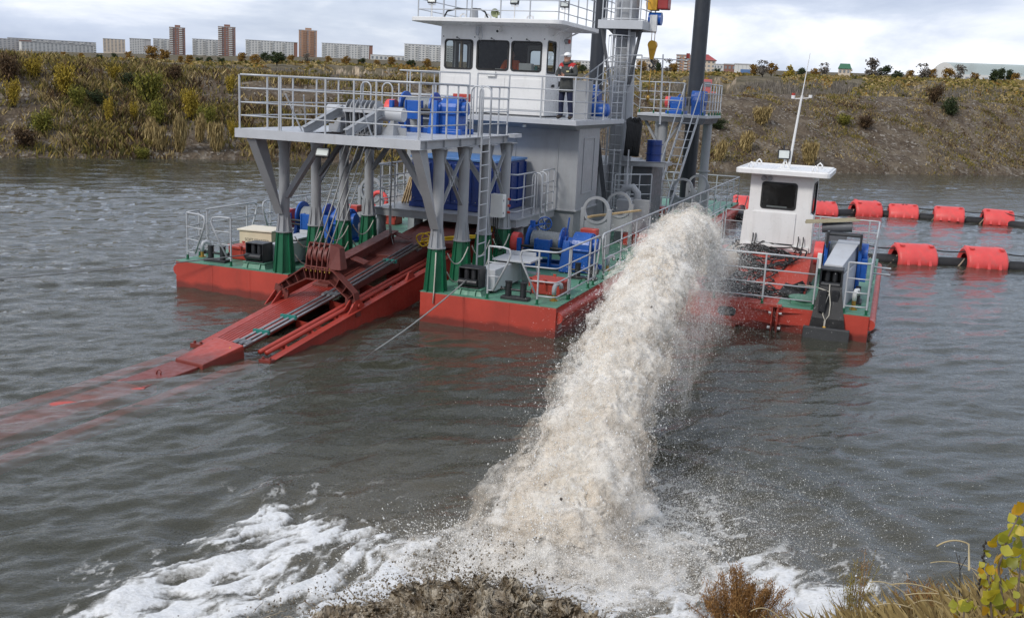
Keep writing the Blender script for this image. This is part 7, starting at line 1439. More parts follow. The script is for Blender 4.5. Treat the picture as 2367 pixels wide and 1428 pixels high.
# ================================================================ muddy splash at the water's edge
m, n, l, b, o = nmat('muddy splash'); M_MUD = m
l.new(ramp(n, l, noise(n, l, 5, 7, 0.65), [(0.36, (0.085, 0.058, 0.034)), (0.48, (0.21, 0.16, 0.10)), (0.60, (0.50, 0.44, 0.345))]), b.inputs['Base Color']); b.inputs['Roughness'].default_value = 0.28; b.inputs['Specular IOR Level'].default_value = 0.6
bump(n, l, b, noise(n, l, 22, 6, 0.7), 0.8, 0.02)
def splash(cx, cy, wx, wy, hz, seed, n1=230, n2=160, spike=0.14):
    X, Y = np.meshgrid(np.linspace(-1, 1, n1), np.linspace(-1, 1, n2), indexing='ij'); x, y = X.ravel(), Y.ravel()
    e = np.clip(1 - x * x - y * y, 0, 1) ** 0.7
    qx, qy = x * wx + seed, y * wy + seed * 2
    rg_ = fbm3(qx * 8.5, qy * 8.5, qx * 0 + seed, 5, 0.6, True); h = hz * e * (0.25 + 1.25 * np.clip(rg_ - 0.30, 0, 1)) + spike * e * np.clip(fbm3(qx * 9, qy * 9, qx * 0 + 5, 3, 0.6, True) - 0.66, 0, 1) * 2.2
    jx = 0.24 * e * (fbm3(qx * 7, qy * 9, h * 9, 4, 0.6) - 0.5); jy = 0.24 * e * (fbm3(qx * 7 + 50, qy * 9, h * 9, 4, 0.6) - 0.5)
    V_ = np.stack([cx + x * wx + jx + 0.10 * h * np.sign(x), cy + y * wy + jy, h - 0.06 + 0 * x], 1); i = np.arange(n1 * n2).reshape(n1, n2)
    return V_, np.stack([i[:-1, :-1], i[1:, :-1], i[1:, 1:], i[:-1, 1:]], -1).reshape(-1, 4)
PV, PF, k0 = [], [], 0
for args in ((-0.55, 8.42, 0.66, 0.45, 0.46, 1.3), (-0.02, 8.40, 0.62, 0.45, 0.50, 4.1), (0.50, 8.36, 0.55, 0.42, 0.38, 7.7), (-1.15, 8.3, 0.65, 0.40, 0.26, 2.2)):
    v_, f_ = splash(*args); v_[:, 2] += 0.05; PV.append(v_); PF.append(f_ + k0); k0 += len(v_)
mud = link('mud_splash', np_mesh('mud_splash', np.concatenate(PV), np.concatenate(PF), M_MUD, True), 'dark brown muddy splash thrown up at the near water edge', 'splash', kind='stuff')
tg = MB(); rnd = random.Random(9)
for k in range(1100):
    x, y_ = rnd.gauss(-0.1, 0.62), 8.44 + rnd.uniform(-0.35, 0.25); hz = 0.30 * math.exp(-((x + 0.3) / 0.7) ** 2) + 0.04; dx, dy = rnd.gauss(0, 0.13), rnd.gauss(-0.02, 0.09); L = rnd.uniform(0.06, 0.26); pts = []
    for i in range(7): s = i / 6; pts.append((x + dx * s * 2 + 0.045 * math.sin(7 * s + k), y_ + dy * s * 2 + 0.03 * math.cos(6 * s + 2 * k), hz * 0.75 + L * s - 0.22 * s * s * rnd.uniform(0.5, 1)))
    r0 = rnd.uniform(0.004, 0.011); tg.tube(pts, [r0 * (1.0, 0.8, 0.62, 0.7, 0.5, 0.6, 0.25)[i] * rnd.uniform(0.7, 1.3) for i in range(7)], 6)
o_ = solo('splash_tongues', tg, M_MUD, 'thin muddy tongues of water flung up from the near splash', 'splash', frame='W', kind='stuff')
N = 9000; x = GP.normal(size=N) * 0.75 - 0.35; y_ = 8.45 + GP.normal(size=N) * 0.30; z = np.abs(GP.normal(size=N)) * 0.30 * np.exp(-((x + 0.3) / 1.0) ** 2) + 0.15 * GP.random(N); TV, TF = tetra(np.stack([x, y_, z], 1), 0.004 + 0.014 * GP.random(N) ** 2.5, None, GP)
link('mud_drops', np_mesh('mud_drops', TV, TF, M_MUD), 'muddy drops flying over the near splash', 'splash drops', kind='stuff')
# ================================================================ plants on the far bank
def leafmat(name, c0, c1, c2, sc=1.5):
    m, n, l, b, o = nmat(name); oi = n.new('ShaderNodeObjectInfo'); g_ = n.new('ShaderNodeNewGeometry')
    c = ramp(n, l, g_.outputs['Random Per Island'], [(0.0, c0), (0.5, c1), (1.0, c2)]); l.new(c, b.inputs['Base Color']); b.inputs['Roughness'].default_value = 0.8; b.inputs['Specular IOR Level'].default_value = 0.2
    return m
M_STRAW = leafmat('dry grass', (0.15, 0.105, 0.045), (0.31, 0.23, 0.095), (0.47, 0.36, 0.17))
M_OLIVE = leafmat('olive weeds', (0.06, 0.06, 0.02), (0.145, 0.125, 0.032), (0.29, 0.215, 0.05))
M_BROWN = leafmat('brown weeds', (0.035, 0.022, 0.013), (0.085, 0.052, 0.027), (0.16, 0.10, 0.05))
M_YELL = leafmat('yellow bush leaves', (0.16, 0.12, 0.02), (0.34, 0.25, 0.03), (0.50, 0.36, 0.06))
M_LIME = leafmat('yellow green bush leaves', (0.08, 0.09, 0.015), (0.17, 0.17, 0.03), (0.30, 0.25, 0.05))
M_ORNG = leafmat('orange tree leaves', (0.13, 0.07, 0.02), (0.25, 0.14, 0.03), (0.34, 0.21, 0.05))
M_DKG = leafmat('dark green leaves', (0.018, 0.028, 0.012), (0.035, 0.052, 0.020), (0.065, 0.080, 0.03))
M_GRYT = leafmat('bare grey twigs', (0.10, 0.085, 0.07), (0.17, 0.15, 0.125), (0.25, 0.22, 0.185))
M_BARK = plain('bark', (0.06, 0.05, 0.04), 0.9)
GV = np.random.default_rng(77)
def blades(P_, h, w, lean=0.35, g_=GV):
    """one bent triangle pair per blade"""
    N = len(P_); a = g_.random(N) * 2 * PI; t = np.stack([np.cos(a), np.sin(a), 0 * a], 1); a2 = g_.random(N) * 2 * PI; ln = np.stack([np.cos(a2), np.sin(a2), 0 * a2], 1) * (lean * g_.random(N) * h)[:, None]
    up = np.stack([0 * h, 0 * h, h], 1)
    V_ = np.stack([P_ - t * w[:, None], P_ + t * w[:, None], P_ + up * 0.6 + ln * 0.4 + t * w[:, None] * 0.8, P_ + up + ln], 1).reshape(-1, 3); i = np.arange(N)[:, None] * 4
    return V_, np.concatenate([i + np.array([[0, 1, 2]]), i + np.array([[0, 2, 3]])], 0)
def tufts(tc, sc_, n_per, h, w, spread, lean=0.4):
    t = np.repeat(tc, n_per) + GV.normal(size=len(tc) * n_per) * spread; s = np.repeat(sc_, n_per) + GV.normal(size=len(tc) * n_per) * spread
    x, y_, z = bank_pt(t, s); hh = np.repeat(h, n_per) * (0.5 + 0.7 * GV.random(len(t))); return blades(np.stack([x, y_, z - 0.05], 1), hh, np.full(len(t), w) * (0.6 + 0.8 * GV.random(len(t))), lean)
def scatter(nt, dens, smin, smax, t0=60, t1=330):
    t = t0 + (t1 - t0) * GV.random(nt * 4); s = smin + (smax - smin) * GV.random(nt * 4); d = fbm2(t * 0.22, s * 0.35 + 9, 4); k = GV.random(nt * 4) < np.clip((d - dens) * 4, 0, 1); return t[k][:nt], s[k][:nt]
_tA = np.interp(-28.2, SHa[:, 0], seg); _t0 = np.interp(0, SHa[:, 0], seg)
LEFT = _t0 + 6      # weeds are far thicker on the left part of the bank
for nm, mt, cnt, dn, h0, w, npb, left, lab in (('dry_grass', M_STRAW, 4200, 0.33, 0.36, 0.026, 18, None, 'dry straw grass growing over the far bank'), ('olive_weeds', M_OLIVE, 4200, 0.33, 0.38, 0.040, 18, None, 'olive weeds growing over the far bank'), ('brown_weeds', M_BROWN, 2600, 0.38, 0.40, 0.036, 16, None, 'brown withered weeds on the far bank')):
    V_, F_, k0 = [], [], 0
    for (ta, tb, frac, hm) in ((45, LEFT, 1.0, 1.0), (LEFT, 300, 0.48, 0.5)):
        t, s = scatter(int(cnt * frac), dn if ta == 45 else dn + 0.03, 0.3, 14.5, ta, tb); h = h0 * hm * (0.5 + 1.0 * GV.random(len(t))); v, f = tufts(t, s, npb, h, w, 0.26, 0.9); V_.append(v); F_.append(f + k0); k0 += len(v)
    link(nm, np_mesh(nm, np.concatenate(V_), np.concatenate(F_), mt), lab, 'grass' if 'grass' in nm else 'weeds', kind='stuff')
# pale stones on the bank
N = 5200; t = 45 + 260 * GV.random(N); s = 0.4 + 13 * GV.random(N); x, y_, z = bank_pt(t, s); TV, TF = tetra(np.stack([x, y_, z + 0.01], 1), 0.03 + 0.10 * GV.random(N) ** 4, None, GV); link('stones', np_mesh('stones', TV, TF, plain('pale stones', (0.30, 0.275, 0.24), 0.9, var=0.4, scale=0.7)), 'pale stones scattered over the far bank', 'stones', kind='stuff')
# bushes that stand out, each its own
def bush_mesh(name, mats, seed, w=0.5, h=1.0, nleaf=900, leaf=0.05, upright=0.5):
    g_ = np.random.default_rng(seed); ns = 9; V_, F_, k0 = [], [], 0; stems = MB(); pts = []
    for i in range(ns):
        a = g_.random() * 6.28; r_ = w * g_.random() ** 0.6 * 0.8; tip = np.array([math.cos(a) * r_, math.sin(a) * r_, h * (0.55 + 0.45 * g_.random())]); stems.tube([(0.1 * tip[0], 0.1 * tip[1], 0), tuple(tip * 0.55 + np.array([0, 0, 0.05])), tuple(tip)], [0.018 * h, 0.012 * h, 0.004], 5, m=0)
        c = 0.25 + 0.75 * g_.random(nleaf // ns) ** 0.8; p = tip[None] * c[:, None] + g_.normal(size=(nleaf // ns, 3)) * np.array([0.20 * w, 0.20 * w, 0.10 * h]) * (0.5 + 0.6 * (1 - c[:, None] * 0.6)); pts.append(p)
    P_ = np.concatenate(pts); P_ = P_[P_[:, 2] > 0.02]; N = len(P_); A = g_.normal(size=(N, 3)); A /= np.linalg.norm(A, axis=1)[:, None]; B = g_.normal(size=(N, 3)); B -= A * np.sum(A * B, 1)[:, None]; B /= np.linalg.norm(B, axis=1)[:, None]; A[:, 2] = A[:, 2] * 0.8 + upright; L = leaf * (0.6 + 0.8 * g_.random(N))[:, None]
    V_ = np.stack([P_ - A * L, P_ + B * L * 0.45, P_ + A * L, P_ - B * L * 0.45], 1).reshape(-1, 3); F_ = np.arange(N * 4).reshape(-1, 4)
    me1 = np_mesh(name + '_foliage', V_, F_, mats[0]); return me1, stems.data(name + '_stems', mats[1])
BM = {k: [bush_mesh(k, (mt, M_BARK), 100 + i * 7 + j, w, h, nl, lf, upr) for j in range(2)] for i, (k, mt, w, h, nl, lf, upr) in enumerate((('yellow', M_YELL, 0.40, 1.0, 2400, 0.032, 0.8), ('lime', M_LIME, 0.42, 1.0, 2400, 0.032, 0.9), ('straw', M_STRAW, 0.42, 1.0, 1800, 0.055, 2.4), ('brown', M_BROWN, 0.5, 0.9, 2000, 0.035, 0.9), ('dark', M_DKG, 0.55, 0.9, 2000, 0.034, 0.5)))}
def on_bank(px, py):
    """nearest bank surface point seen at this pixel"""
    d = pix(px, py, t=1.0) - Vector((0, 0, CAM_H)); best = None
    for t_ in np.linspace(45, 130, 340):
        p = Vector((0, 0, CAM_H)) + d * t_
        i = np.argmin((BX - p.x) ** 2 + (BY - p.y) ** 2)
        if p.z <= BZ.ravel()[i]: return Vector((p.x, p.y, BZ.ravel()[i]))
    return None
def plant(kind, px, py, hpx, label, wf=1.0, name='bush', cat='bush', group='bushes on the far bank', var=0):
    p = on_bank(px, py)
    if p is None: p = pix(px, py, t=80)
    dist = (p - Vector((0, 0, CAM_H))).length; H_ = hpx * dist / F_PX
    r_ = bpy.data.objects.new(name, None); COL.objects.link(r_); r_.location = p - Vector((0, 0, 0.05)); r_.scale = (H_ * wf, H_ * wf, H_); r_.rotation_euler = (0, 0, random.uniform(0, 6)); r_['label'] = label; r_['category'] = cat; r_['group'] = group; BASE[r_.name] = (0, 0, 0)
    a, b_ = BM[kind][var % 2]; inst('foliage', a, r_, (0, 0, 0)); inst('stems', b_, r_, (0, 0, 0))
PL = [('yellow', 75, 180, 45, 'bright yellow bush on the crest at the far left of the bank', 1.3), ('yellow', 155, 232, 72, 'tall yellow bush high on the left bank', 1.0), ('lime', 345, 245, 80, 'big yellow green bush rising over the middle of the left bank', 1.1), ('yellow', 262, 185, 30, 'rounded yellow bush low on the left crest', 1.4), ('lime', 180, 255, 50, 'yellow green bush just below the tall yellow one', 1.0),
      ('yellow', 440, 280, 70, 'yellow bush in the middle of the bank left of the grey platform', 0.9), ('lime', 480, 300, 60, 'yellow green bush right of the mid bank yellow bush', 0.9), ('lime', 365, 290, 62, 'leafy lime bush at mid slope of the left bank', 0.9), ('yellow', 250, 285, 55, 'yellow upright weed left of the lime bush', 0.7), ('brown', 20, 190, 60, 'dark brown bush at the upper left picture edge', 1.2), ('yellow', 530, 215, 40, 'small yellow bush beside the left platform railing', 1.0),
      ('straw', 415, 350, 70, 'pale straw clump by the water on the left bank', 0.7), ('straw', 500, 355, 60, 'straw clump at the water edge beside the platform', 0.8), ('straw', 345, 335, 52, 'straw tuft left of the tall straw clump', 0.9), ('straw', 370, 350, 48, 'short straw tuft near the left water edge', 0.8), ('straw', 460, 330, 55, 'straw tuft between the two water edge clumps', 0.7), ('yellow', 540, 320, 40, 'golden tuft under the platform corner', 0.9), ('lime', 100, 315, 55, 'green low bush at the lower left bank', 1.3), ('lime', 330, 372, 34, 'small green clump touching the water left of straw clump', 1.4), ('yellow', 30, 250, 60, 'yellow weed at the left picture edge', 0.8),
      ('brown', 400, 190, 40, 'rust brown bush on the left crest', 1.3), ('brown', 60, 345, 45, 'brown weeds at the left water edge', 1.5), ('dark', 300, 205, 35, 'dark green bush on the left crest', 1.4), ('dark', 230, 250, 40, 'dark bush on the upper left slope', 1.4), ('yellow', 310, 280, 40, 'small golden bush in mid slope', 0.8), ('lime', 740, 330, 50, 'yellow green bush seen below the platform', 1.0), ('straw', 860, 370, 45, 'straw clump at the water seen between the columns', 0.9),
      ('dark', 1660, 300, 40, 'dark weeds right of the tall black spud', 1.6), ('straw', 1870, 385, 48, 'straw tuft at the water right of the antenna', 1.0), ('straw', 1720, 350, 40, 'straw tuft left of the antenna', 1.3), ('dark', 2200, 270, 45, 'olive bush on the upper right bank', 1.3), ('brown', 2160, 240, 40, 'brown bush on the right crest', 1.2), ('straw', 1760, 290, 36, 'straw patch behind the antenna', 1.5), ('straw', 1660, 370, 40, 'straw clump at the water right of the spud', 1.2), ('brown', 2000, 300, 30, 'brown patch of weed on the right slope', 1.8), ('lime', 1950, 290, 26, 'green patch right of the antenna', 2.0)]
for i, (k, px, py, hp, lb, wf) in enumerate(PL): plant(k, px, py, hp, lb, wf, var=i)
# grey thicket behind the crest and shrubs up the cliffs
def polar(az, r): return np.stack([r * np.sin(az), r * np.cos(az)], 1)
N = 7500; az = -0.62 + 1.26 * GV.random(N) ** 0.8; r_ = 110 + 215 * GV.random(N) ** 0.8; dn = fbm2(az * 40, r_ * 0.02, 3); k = GV.random(N) < np.clip((dn - 0.28) * 3.2, 0.05, 1); az, r_ = az[k], r_[k]
npb = 16; A_ = np.repeat(az, npb) + GV.normal(size=len(az) * npb) * 0.9 / np.repeat(r_, npb); R2 = np.repeat(r_, npb) + GV.normal(size=len(az) * npb) * 0.8; z = hill_z(A_, R2); xy = polar(A_, R2); hh = np.repeat(1.4 + 2.4 * GV.random(len(az)), npb) * (0.5 + 0.6 * GV.random(len(A_)))
hh = np.where(A_ > 0.12, hh * 0.75, np.minimum(hh, np.clip(0.0105 * R2 + CAM_H - z, 0.5, 9) * (0.55 + 0.6 * GV.random(len(R2))))); V_, F_ = blades(np.stack([xy[:, 0], xy[:, 1], z - 0.1], 1), hh, 0.05 + 0.07 * GV.random(len(hh)), 0.45); link('thicket', np_mesh('thicket', V_, F_, M_GRYT), 'grey leafless thicket on the quarry floor behind the bank', 'thicket', kind='stuff')
for nm, mt, cnt, lab, hgt in (('ochre_scrub', M_ORNG, 450, 'ochre scrub covering the far slopes', 1.5), ('green_scrub', M_OLIVE, 2600, 'olive green scrub covering the far slopes', 1.5), ('straw_scrub', M_STRAW, 2800, 'straw coloured scrub covering the far slopes', 1.3)):
    N = cnt * 3; az = -0.62 + 1.26 * GV.random(N); r_ = 240 + 400 * GV.random(N) ** 1.3; dn = fbm2(az * 30 + len(nm), r_ * 0.012, 3); k = GV.random(N) < np.clip((dn - 0.45) * 6, 0, 1) * np.clip(0.25 + 1.1 * smooth(-0.05, 0.25, az), 0, 1); az, r_ = az[k][:cnt], r_[k][:cnt]
    A_ = np.repeat(az, 26) + GV.normal(size=len(az) * 26) * 1.3 / np.repeat(r_, 26); R2 = np.repeat(r_, 26) + GV.normal(size=len(az) * 26) * 1.2; z = hill_z(A_, R2) + np.abs(GV.normal(size=len(A_))) * hgt * 0.35; xy = polar(A_, R2); V_, F_ = blades(np.stack([xy[:, 0], xy[:, 1], z - 0.2], 1), hgt * 0.35 * (0.5 + GV.random(len(A_))), 0.35 + 0.4 * GV.random(len(A_)), 0.8); link(nm, np_mesh(nm, V_, F_, mt), lab, 'scrub', kind='stuff')
# trees along the plateau
def tree_mesh(name, mt, seed, n_=520, conic=False):
    g_ = np.random.default_rng(seed); st = MB(); st.tube([(0, 0, 0), (0.01, 0, 0.3), (0, 0.01, 0.75)], [0.035, 0.026, 0.008], 6); cs = []
    for i in range(12):
        a = g_.random() * 6.28; zz = 0.30 + 0.62 * g_.random(); rr = (0.34 * (1 - abs(zz - 0.55) * 1.2) if not conic else 0.26 * (1.02 - zz)) * (0.4 + 0.6 * g_.random()); c = np.array([math.cos(a) * rr, math.sin(a) * rr, zz]); cs.append(c); st.tube([(0, 0, max(0.12, zz - 0.28)), tuple(c)], [0.014, 0.004], 5)
    P_ = np.concatenate([c[None] + g_.normal(size=(n_ // 12, 3)) * np.array([0.085, 0.085, 0.075]) for c in cs]); V_, F_ = tetra(P_, 0.030 + 0.028 * g_.random(len(P_)), None, g_); return np_mesh(name, V_, F_, mt), st.data(name + '_trunk', M_BARK)
TM = {'orange': [tree_mesh('crown', M_ORNG, 1), tree_mesh('crown', M_ORNG, 2)], 'green': [tree_mesh('crown', M_DKG, 3), tree_mesh('crown', M_DKG, 4)], 'bare': [tree_mesh('crown', M_GRYT, 5, 300), tree_mesh('crown', M_GRYT, 6, 300)], 'fir': [tree_mesh('crown', M_DKG, 7, 600, True)] * 2, 'yellow': [tree_mesh('crown', M_YELL, 8), tree_mesh('crown', M_ORNG, 9)]}
def tree(kind, px, hpx, r, label, i):
    d = pix(px, 200, t=1.0); az = math.atan2(d.x, d.y); z = float(hill_z(np.array([az]), np.array([r]))[0]); H_ = hpx * r / F_PX
    o_ = bpy.data.objects.new('tree', None); COL.objects.link(o_); o_.location = (r * math.sin(az), r * math.cos(az), z - 0.3); o_.scale = (H_ * 1.15, H_ * 1.15, H_); o_.rotation_euler = (0, 0, i * 1.7); o_['label'] = label; o_['category'] = 'tree'; o_['group'] = 'trees along the far plateau'; BASE[o_.name] = (0, 0, 0)
    a, b_ = TM[kind][i % 2]; inst('crown', a, o_, (0, 0, 0)); inst('trunk', b_, o_, (0, 0, 0))
TR = [('green', 232, 18, 'under the tan ribbed block'), ('green', 268, 16, 'right of the tan ribbed block base'), ('orange', 300, 20, 'below the pale corner block'), ('orange', 352, 34, 'left of the left brick tower'), ('orange', 382, 28, 'touching the left brick tower'), ('orange', 440, 20, 'right of the left brick tower'), ('green', 462, 18, 'below the left pale slab'), ('green', 485, 16, 'between the pale slab and the second tower'), ('green', 512, 18, 'at the foot of the second tower'), ('orange', 560, 24, 'left end of the long white slab'), ('orange', 590, 26, 'before the long white slab'), ('green', 615, 26, 'dark, before the long white slab'), ('green', 648, 24, 'dark, before the middle of the long slab'), ('orange', 672, 20, 'before the dark end of the long slab'), ('bare', 710, 24, 'at the foot of the orange tower'), ('orange', 760, 20, 'before the left of the second slab'), ('orange', 800, 22, 'before the middle of the second slab'), ('green', 835, 18, 'before the right of the second slab'), ('orange', 870, 18, 'right of the second slab'), ('orange', 905, 24, 'between the second slab and the wheelhouse'), ('green', 950, 26, 'before the slab beside the wheelhouse'), ('orange', 985, 24, 'left of the wheelhouse wall'), ('green', 640, 40, 'in the gully left of the pale cliff'), ('orange', 420, 16, 'tiny, under the left tower'), ('orange', 150, 14, 'below the far left white block'), ('orange', 190, 16, 'right end of the far left white block'),
      ('bare', 1510, 36, 'leafless, left of the hook rope'), ('bare', 1545, 34, 'leafless, right of the hook rope'), ('fir', 1519, 26, 'pointed fir near the hook rope'), ('orange', 1480, 30, 'beside the grey mast'), ('green', 1468, 22, 'bushy, right of the mast'), ('yellow', 1555, 26, 'golden, left of the right spud'), ('green', 1655, 20, 'by the red roofed building'), ('orange', 1740, 26, 'right of the blue white shed'), ('orange', 1780, 30, 'orange, left of the antenna'), ('bare', 1760, 36, 'leafless, above the shed'), ('orange', 1880, 22, 'right of the antenna tip'), ('bare', 1900, 30, 'leafless, left of the green roofed pavilion'), ('bare', 2010, 44, 'big leafless, right of the green roofed pavilion'), ('green', 2040, 30, 'dark, right of the pavilion'), ('green', 2070, 28, 'dark, before the bare slope'), ('bare', 2130, 36, 'leafless, left of the hangar'), ('orange', 2150, 26, 'at the left foot of the hangar'), ('yellow', 2190, 28, 'golden, before the hangar front'), ('bare', 2215, 36, 'leafless, before the hangar front'), ('fir', 2295, 30, 'first fir before the hangar side'), ('fir', 2310, 30, 'second fir before the hangar side'), ('fir', 2330, 26, 'third fir before the hangar side'), ('orange', 2250, 22, 'before the hangar side'), ('orange', 2345, 22, 'by the right picture edge'), ('yellow', 1820, 28, 'golden, behind the antenna'), ('green', 1850, 22, 'dark, behind the antenna'), ('yellow', 1960, 22, 'below the pavilion'), ('orange', 2100, 22, 'over the bare slope'), ('orange', 1330, 26, 'between the man and the left spud'), ('green', 1345, 22, 'left of the left spud')]
CN = {'green': 'green tree', 'orange': 'orange autumn tree', 'bare': 'bare grey tree', 'fir': 'dark conifer', 'yellow': 'yellow autumn tree'}
for i, (k, px, hp, lb) in enumerate(TR): tree(k, px, hp, 380 + 60 * ((i * 37) % 5) if hp < 40 or px > 1400 else 345, 'far ' + CN[k] + ', ' + lb, i)
# ================================================================ the town
M_PAN = paint('pale wall panel', (0.60, 0.60, 0.58), 0.8, var=0.05, scale=0.02, dirt_amt=0.1); M_PAN2 = paint('grey wall panel', (0.43, 0.43, 0.43), 0.8, var=0.06, scale=0.02, dirt_amt=0.1); M_BRICK = paint('brick wall', (0.24, 0.125, 0.095), 0.85, var=0.08, scale=0.03, dirt_amt=0.1); M_OBRK = paint('orange brick wall', (0.40, 0.245, 0.165), 0.85, var=0.08, scale=0.03, dirt_amt=0.1); M_BEI = paint('beige wall', (0.55, 0.47, 0.38), 0.85, var=0.05, scale=0.03, dirt_amt=0.1); M_WIN = plain('far window glass', (0.19, 0.205, 0.225), 0.3, var=0.5, scale=0.15); M_ROOFR = paint('red roof', (0.33, 0.06, 0.06), 0.7, scale=0.05); M_SHB = paint('blue shed wall', (0.09, 0.17, 0.34), 0.7, scale=0.05)  # M_WIN is lightened: distance haze is put into the window colour
def place_b(px0, px1, ytop, ybot, r):
    pc = (px0 + px1) / 2; d = pix(pc, ybot, t=1.0) - Vector((0, 0, CAM_H)); k = r / math.hypot(d.x, d.y); p = Vector((0, 0, CAM_H)) + d * k; return p, (px1 - px0) * r / F_PX, (ybot - ytop) * r / F_PX
def block(name, label, px0, px1, ytop, ybot, r, wall, floors, bays, side=None, side_w=0.0, balc=0, depth=14, cat='building', win=True, yaw=0.0, sink=6):
    p, w, h = place_b(px0, px1, ytop, ybot, r); az = math.atan2(p.x, p.y); o_ = bpy.data.objects.new(name, None); COL.objects.link(o_); o_.location = p; o_.rotation_euler = (0, 0, -az + yaw); o_['label'] = label; o_['category'] = cat; BASE[o_.name] = (0, 0, 0)
    if cat == 'building': o_['group'] = 'town buildings on the skyline'
    m_ = MB(); sw = w * side_w; m_.box(-w / 2, w / 2 - sw, 0, depth, -sink, h); part('wall', m_, wall, o_)
    if side: m_ = MB(); m_.box(w / 2 - sw + 0.01, w / 2, 0.6, depth, -sink, h); part('end_wall', m_, side, o_)
    m_ = MB(); m_.box(-w / 2 - 0.3, w / 2 + 0.3, -0.3, depth + 0.3, h, h + 0.7); part('roof', m_, M_PAN2, o_)
    fw, fh = (w - sw) / bays, h / floors
    if win:
        m_ = MB()
        for i in range(bays):
            for j in range(floors): x0 = -w / 2 + fw * (i + 0.22); z0 = fh * (j + 0.30); m_.box(x0, x0 + fw * 0.5, -0.12, 0.05, z0, z0 + fh * 0.48)
        q_ = part('windows', m_, M_WIN, o_); q_['kind'] = 'stuff'
    if balc:
        m_ = MB()
        for i in range(0, bays, balc):
            for j in range(floors): x0 = -w / 2 + fw * i; z0 = fh * j; m_.box(x0 + fw * 0.05, x0 + fw * 0.95, -1.3, -0.13, z0, z0 + fh * 0.42)
        q_ = part('balconies', m_, M_PAN, o_); q_['kind'] = 'stuff'
    m_ = MB()
    for i in range(1, bays): m_.box(-w / 2 + fw * i - 0.12, -w / 2 + fw * i + 0.12, -0.10, 0.02, -sink, h)
    if wall is M_PAN or wall is M_PAN2: q_ = part('panel_joints', m_, M_PAN2, o_); q_['kind'] = 'stuff'
    return o_, w, h
block('apartment_block', 'grey white apartment block at the far left picture edge', -30, 46, 96, 128, 1900, M_PAN2, 9, 10)
block('apartment_block', 'long row of grey stepped apartment houses behind the white slab', 40, 205, 98, 124, 2150, M_PAN2, 7, 22, balc=3)
block('apartment_block', 'red brick end block beside the far left white slab', 49, 72, 99, 130, 1880, M_BRICK, 9, 3, win=False)
block('apartment_block', 'long white panel slab at the far left of the skyline', 66, 206, 106, 131, 1800, M_PAN, 9, 18, yaw=0.25)
block('apartment_block', 'tan ribbed block left of the pale corner block', 243, 286, 95, 121, 1750, M_BEI, 9, 6)
block('apartment_block', 'pale block with a darker right end wall', 304, 346, 95, 126, 1750, M_PAN, 9, 6, M_PAN2, 0.3)
block('apartment_block', 'pale block half hidden by the left brick tower', 358, 402, 95, 124, 1800, M_PAN, 9, 6, balc=2)
for a, b_, t_, lb, wl_m in ((395, 427, 72, 'left brown brick tower with white balconies on the skyline', M_BRICK), (507, 543, 70, 'second brown brick tower with white balconies and mast', M_BRICK), (692, 731, 76, 'orange brick tower right of the long white slab', M_OBRK)):
    o_, w, h = block('apartment_tower', lb, a, b_, t_, 134, 1700, wl_m, 16, 5, balc=0 if wl_m is M_OBRK else 0, depth=20)
    for k in ((0, 3) if wl_m is M_BRICK else (1, 3)):
        for j in range(16): m_ = MB(); x0 = -w / 2 + w / 5 * k; m_.box(x0, x0 + w / 5 * 1.1, -1.6, -0.13, h / 16 * (j + 0.15), h / 16 * (j + 0.62)); part('balcony', m_, M_PAN if wl_m is M_BRICK else M_OBRK, o_)
    m_ = MB(); m_.box(-w * 0.15, w * 0.2, 4, 10, h + 0.7, h + 4); part('roof_house', m_, wl_m, o_)
block('apartment_block', 'pale slab left of the second brick tower', 449, 510, 96, 128, 1800, M_PAN, 9, 9, balc=3)
block('apartment_block', 'long white panel slab with dark red end, middle of the skyline', 573, 683, 99, 130, 1650, M_PAN, 9, 16, M_BRICK, 0.07, balc=4)
block('apartment_block', 'long white panel slab with dark end right of the orange tower', 747, 858, 106, 140, 1550, M_PAN, 9, 16, M_BRICK, 0.07, balc=4)
block('apartment_block', 'pale panel slab just left of the wheelhouse', 936, 1045, 108, 150, 1450, M_PAN, 9, 14, balc=3)
block('low_building', 'low white hall roof between two skyline slabs', 858, 935, 130, 142, 1500, M_PAN, 1, 8)
block('apartment_block', 'pale building seen between the man and the left spud', 1305, 1365, 143, 172, 1200, M_PAN, 5, 8)
block('low_building', 'beige building right of the grey mast', 1470, 1512, 140, 166, 900, M_BEI, 4, 6)
o_, w, h = block('brick_house', 'stepped orange brick house left of the right spud', 1562, 1604, 131, 168, 900, M_OBRK, 6, 5, balc=2)
o_, w, h = block('civic_building', 'beige building with a red hip roof right of the spud', 1604, 1650, 142, 176, 900, M_BEI, 4, 5, depth=16)
m_ = MB(); m_.hexa([(-w * 0.55, -1.2, h), (w * 0.55, -1.2, h), (w * 0.55, 17, h), (-w * 0.55, 17, h)], [(-w * 0.2, 6, h + 5), (w * 0.12, 6, h + 5), (w * 0.12, 11, h + 5), (-w * 0.2, 11, h + 5)]); part('hip_roof', m_, M_ROOFR, o_)
block('low_building', 'low white building right of the red roofed one', 1650, 1690, 152, 172, 850, M_PAN, 2, 6)
block('low_building', 'dark red brick box building left of the blue shed', 1672, 1698, 152, 178, 760, M_BRICK, 2, 3)
o_, w, h = block('shed', 'white shed with a blue lower wall on the right skyline', 1697, 1731, 152, 178, 740, M_PAN, 2, 4, win=False); m_ = MB(); m_.box(-w * 0.1, w / 2 + 0.1, -0.2, -0.05, 0, h * 0.62); part('blue_wall', m_, M_SHB, o_)
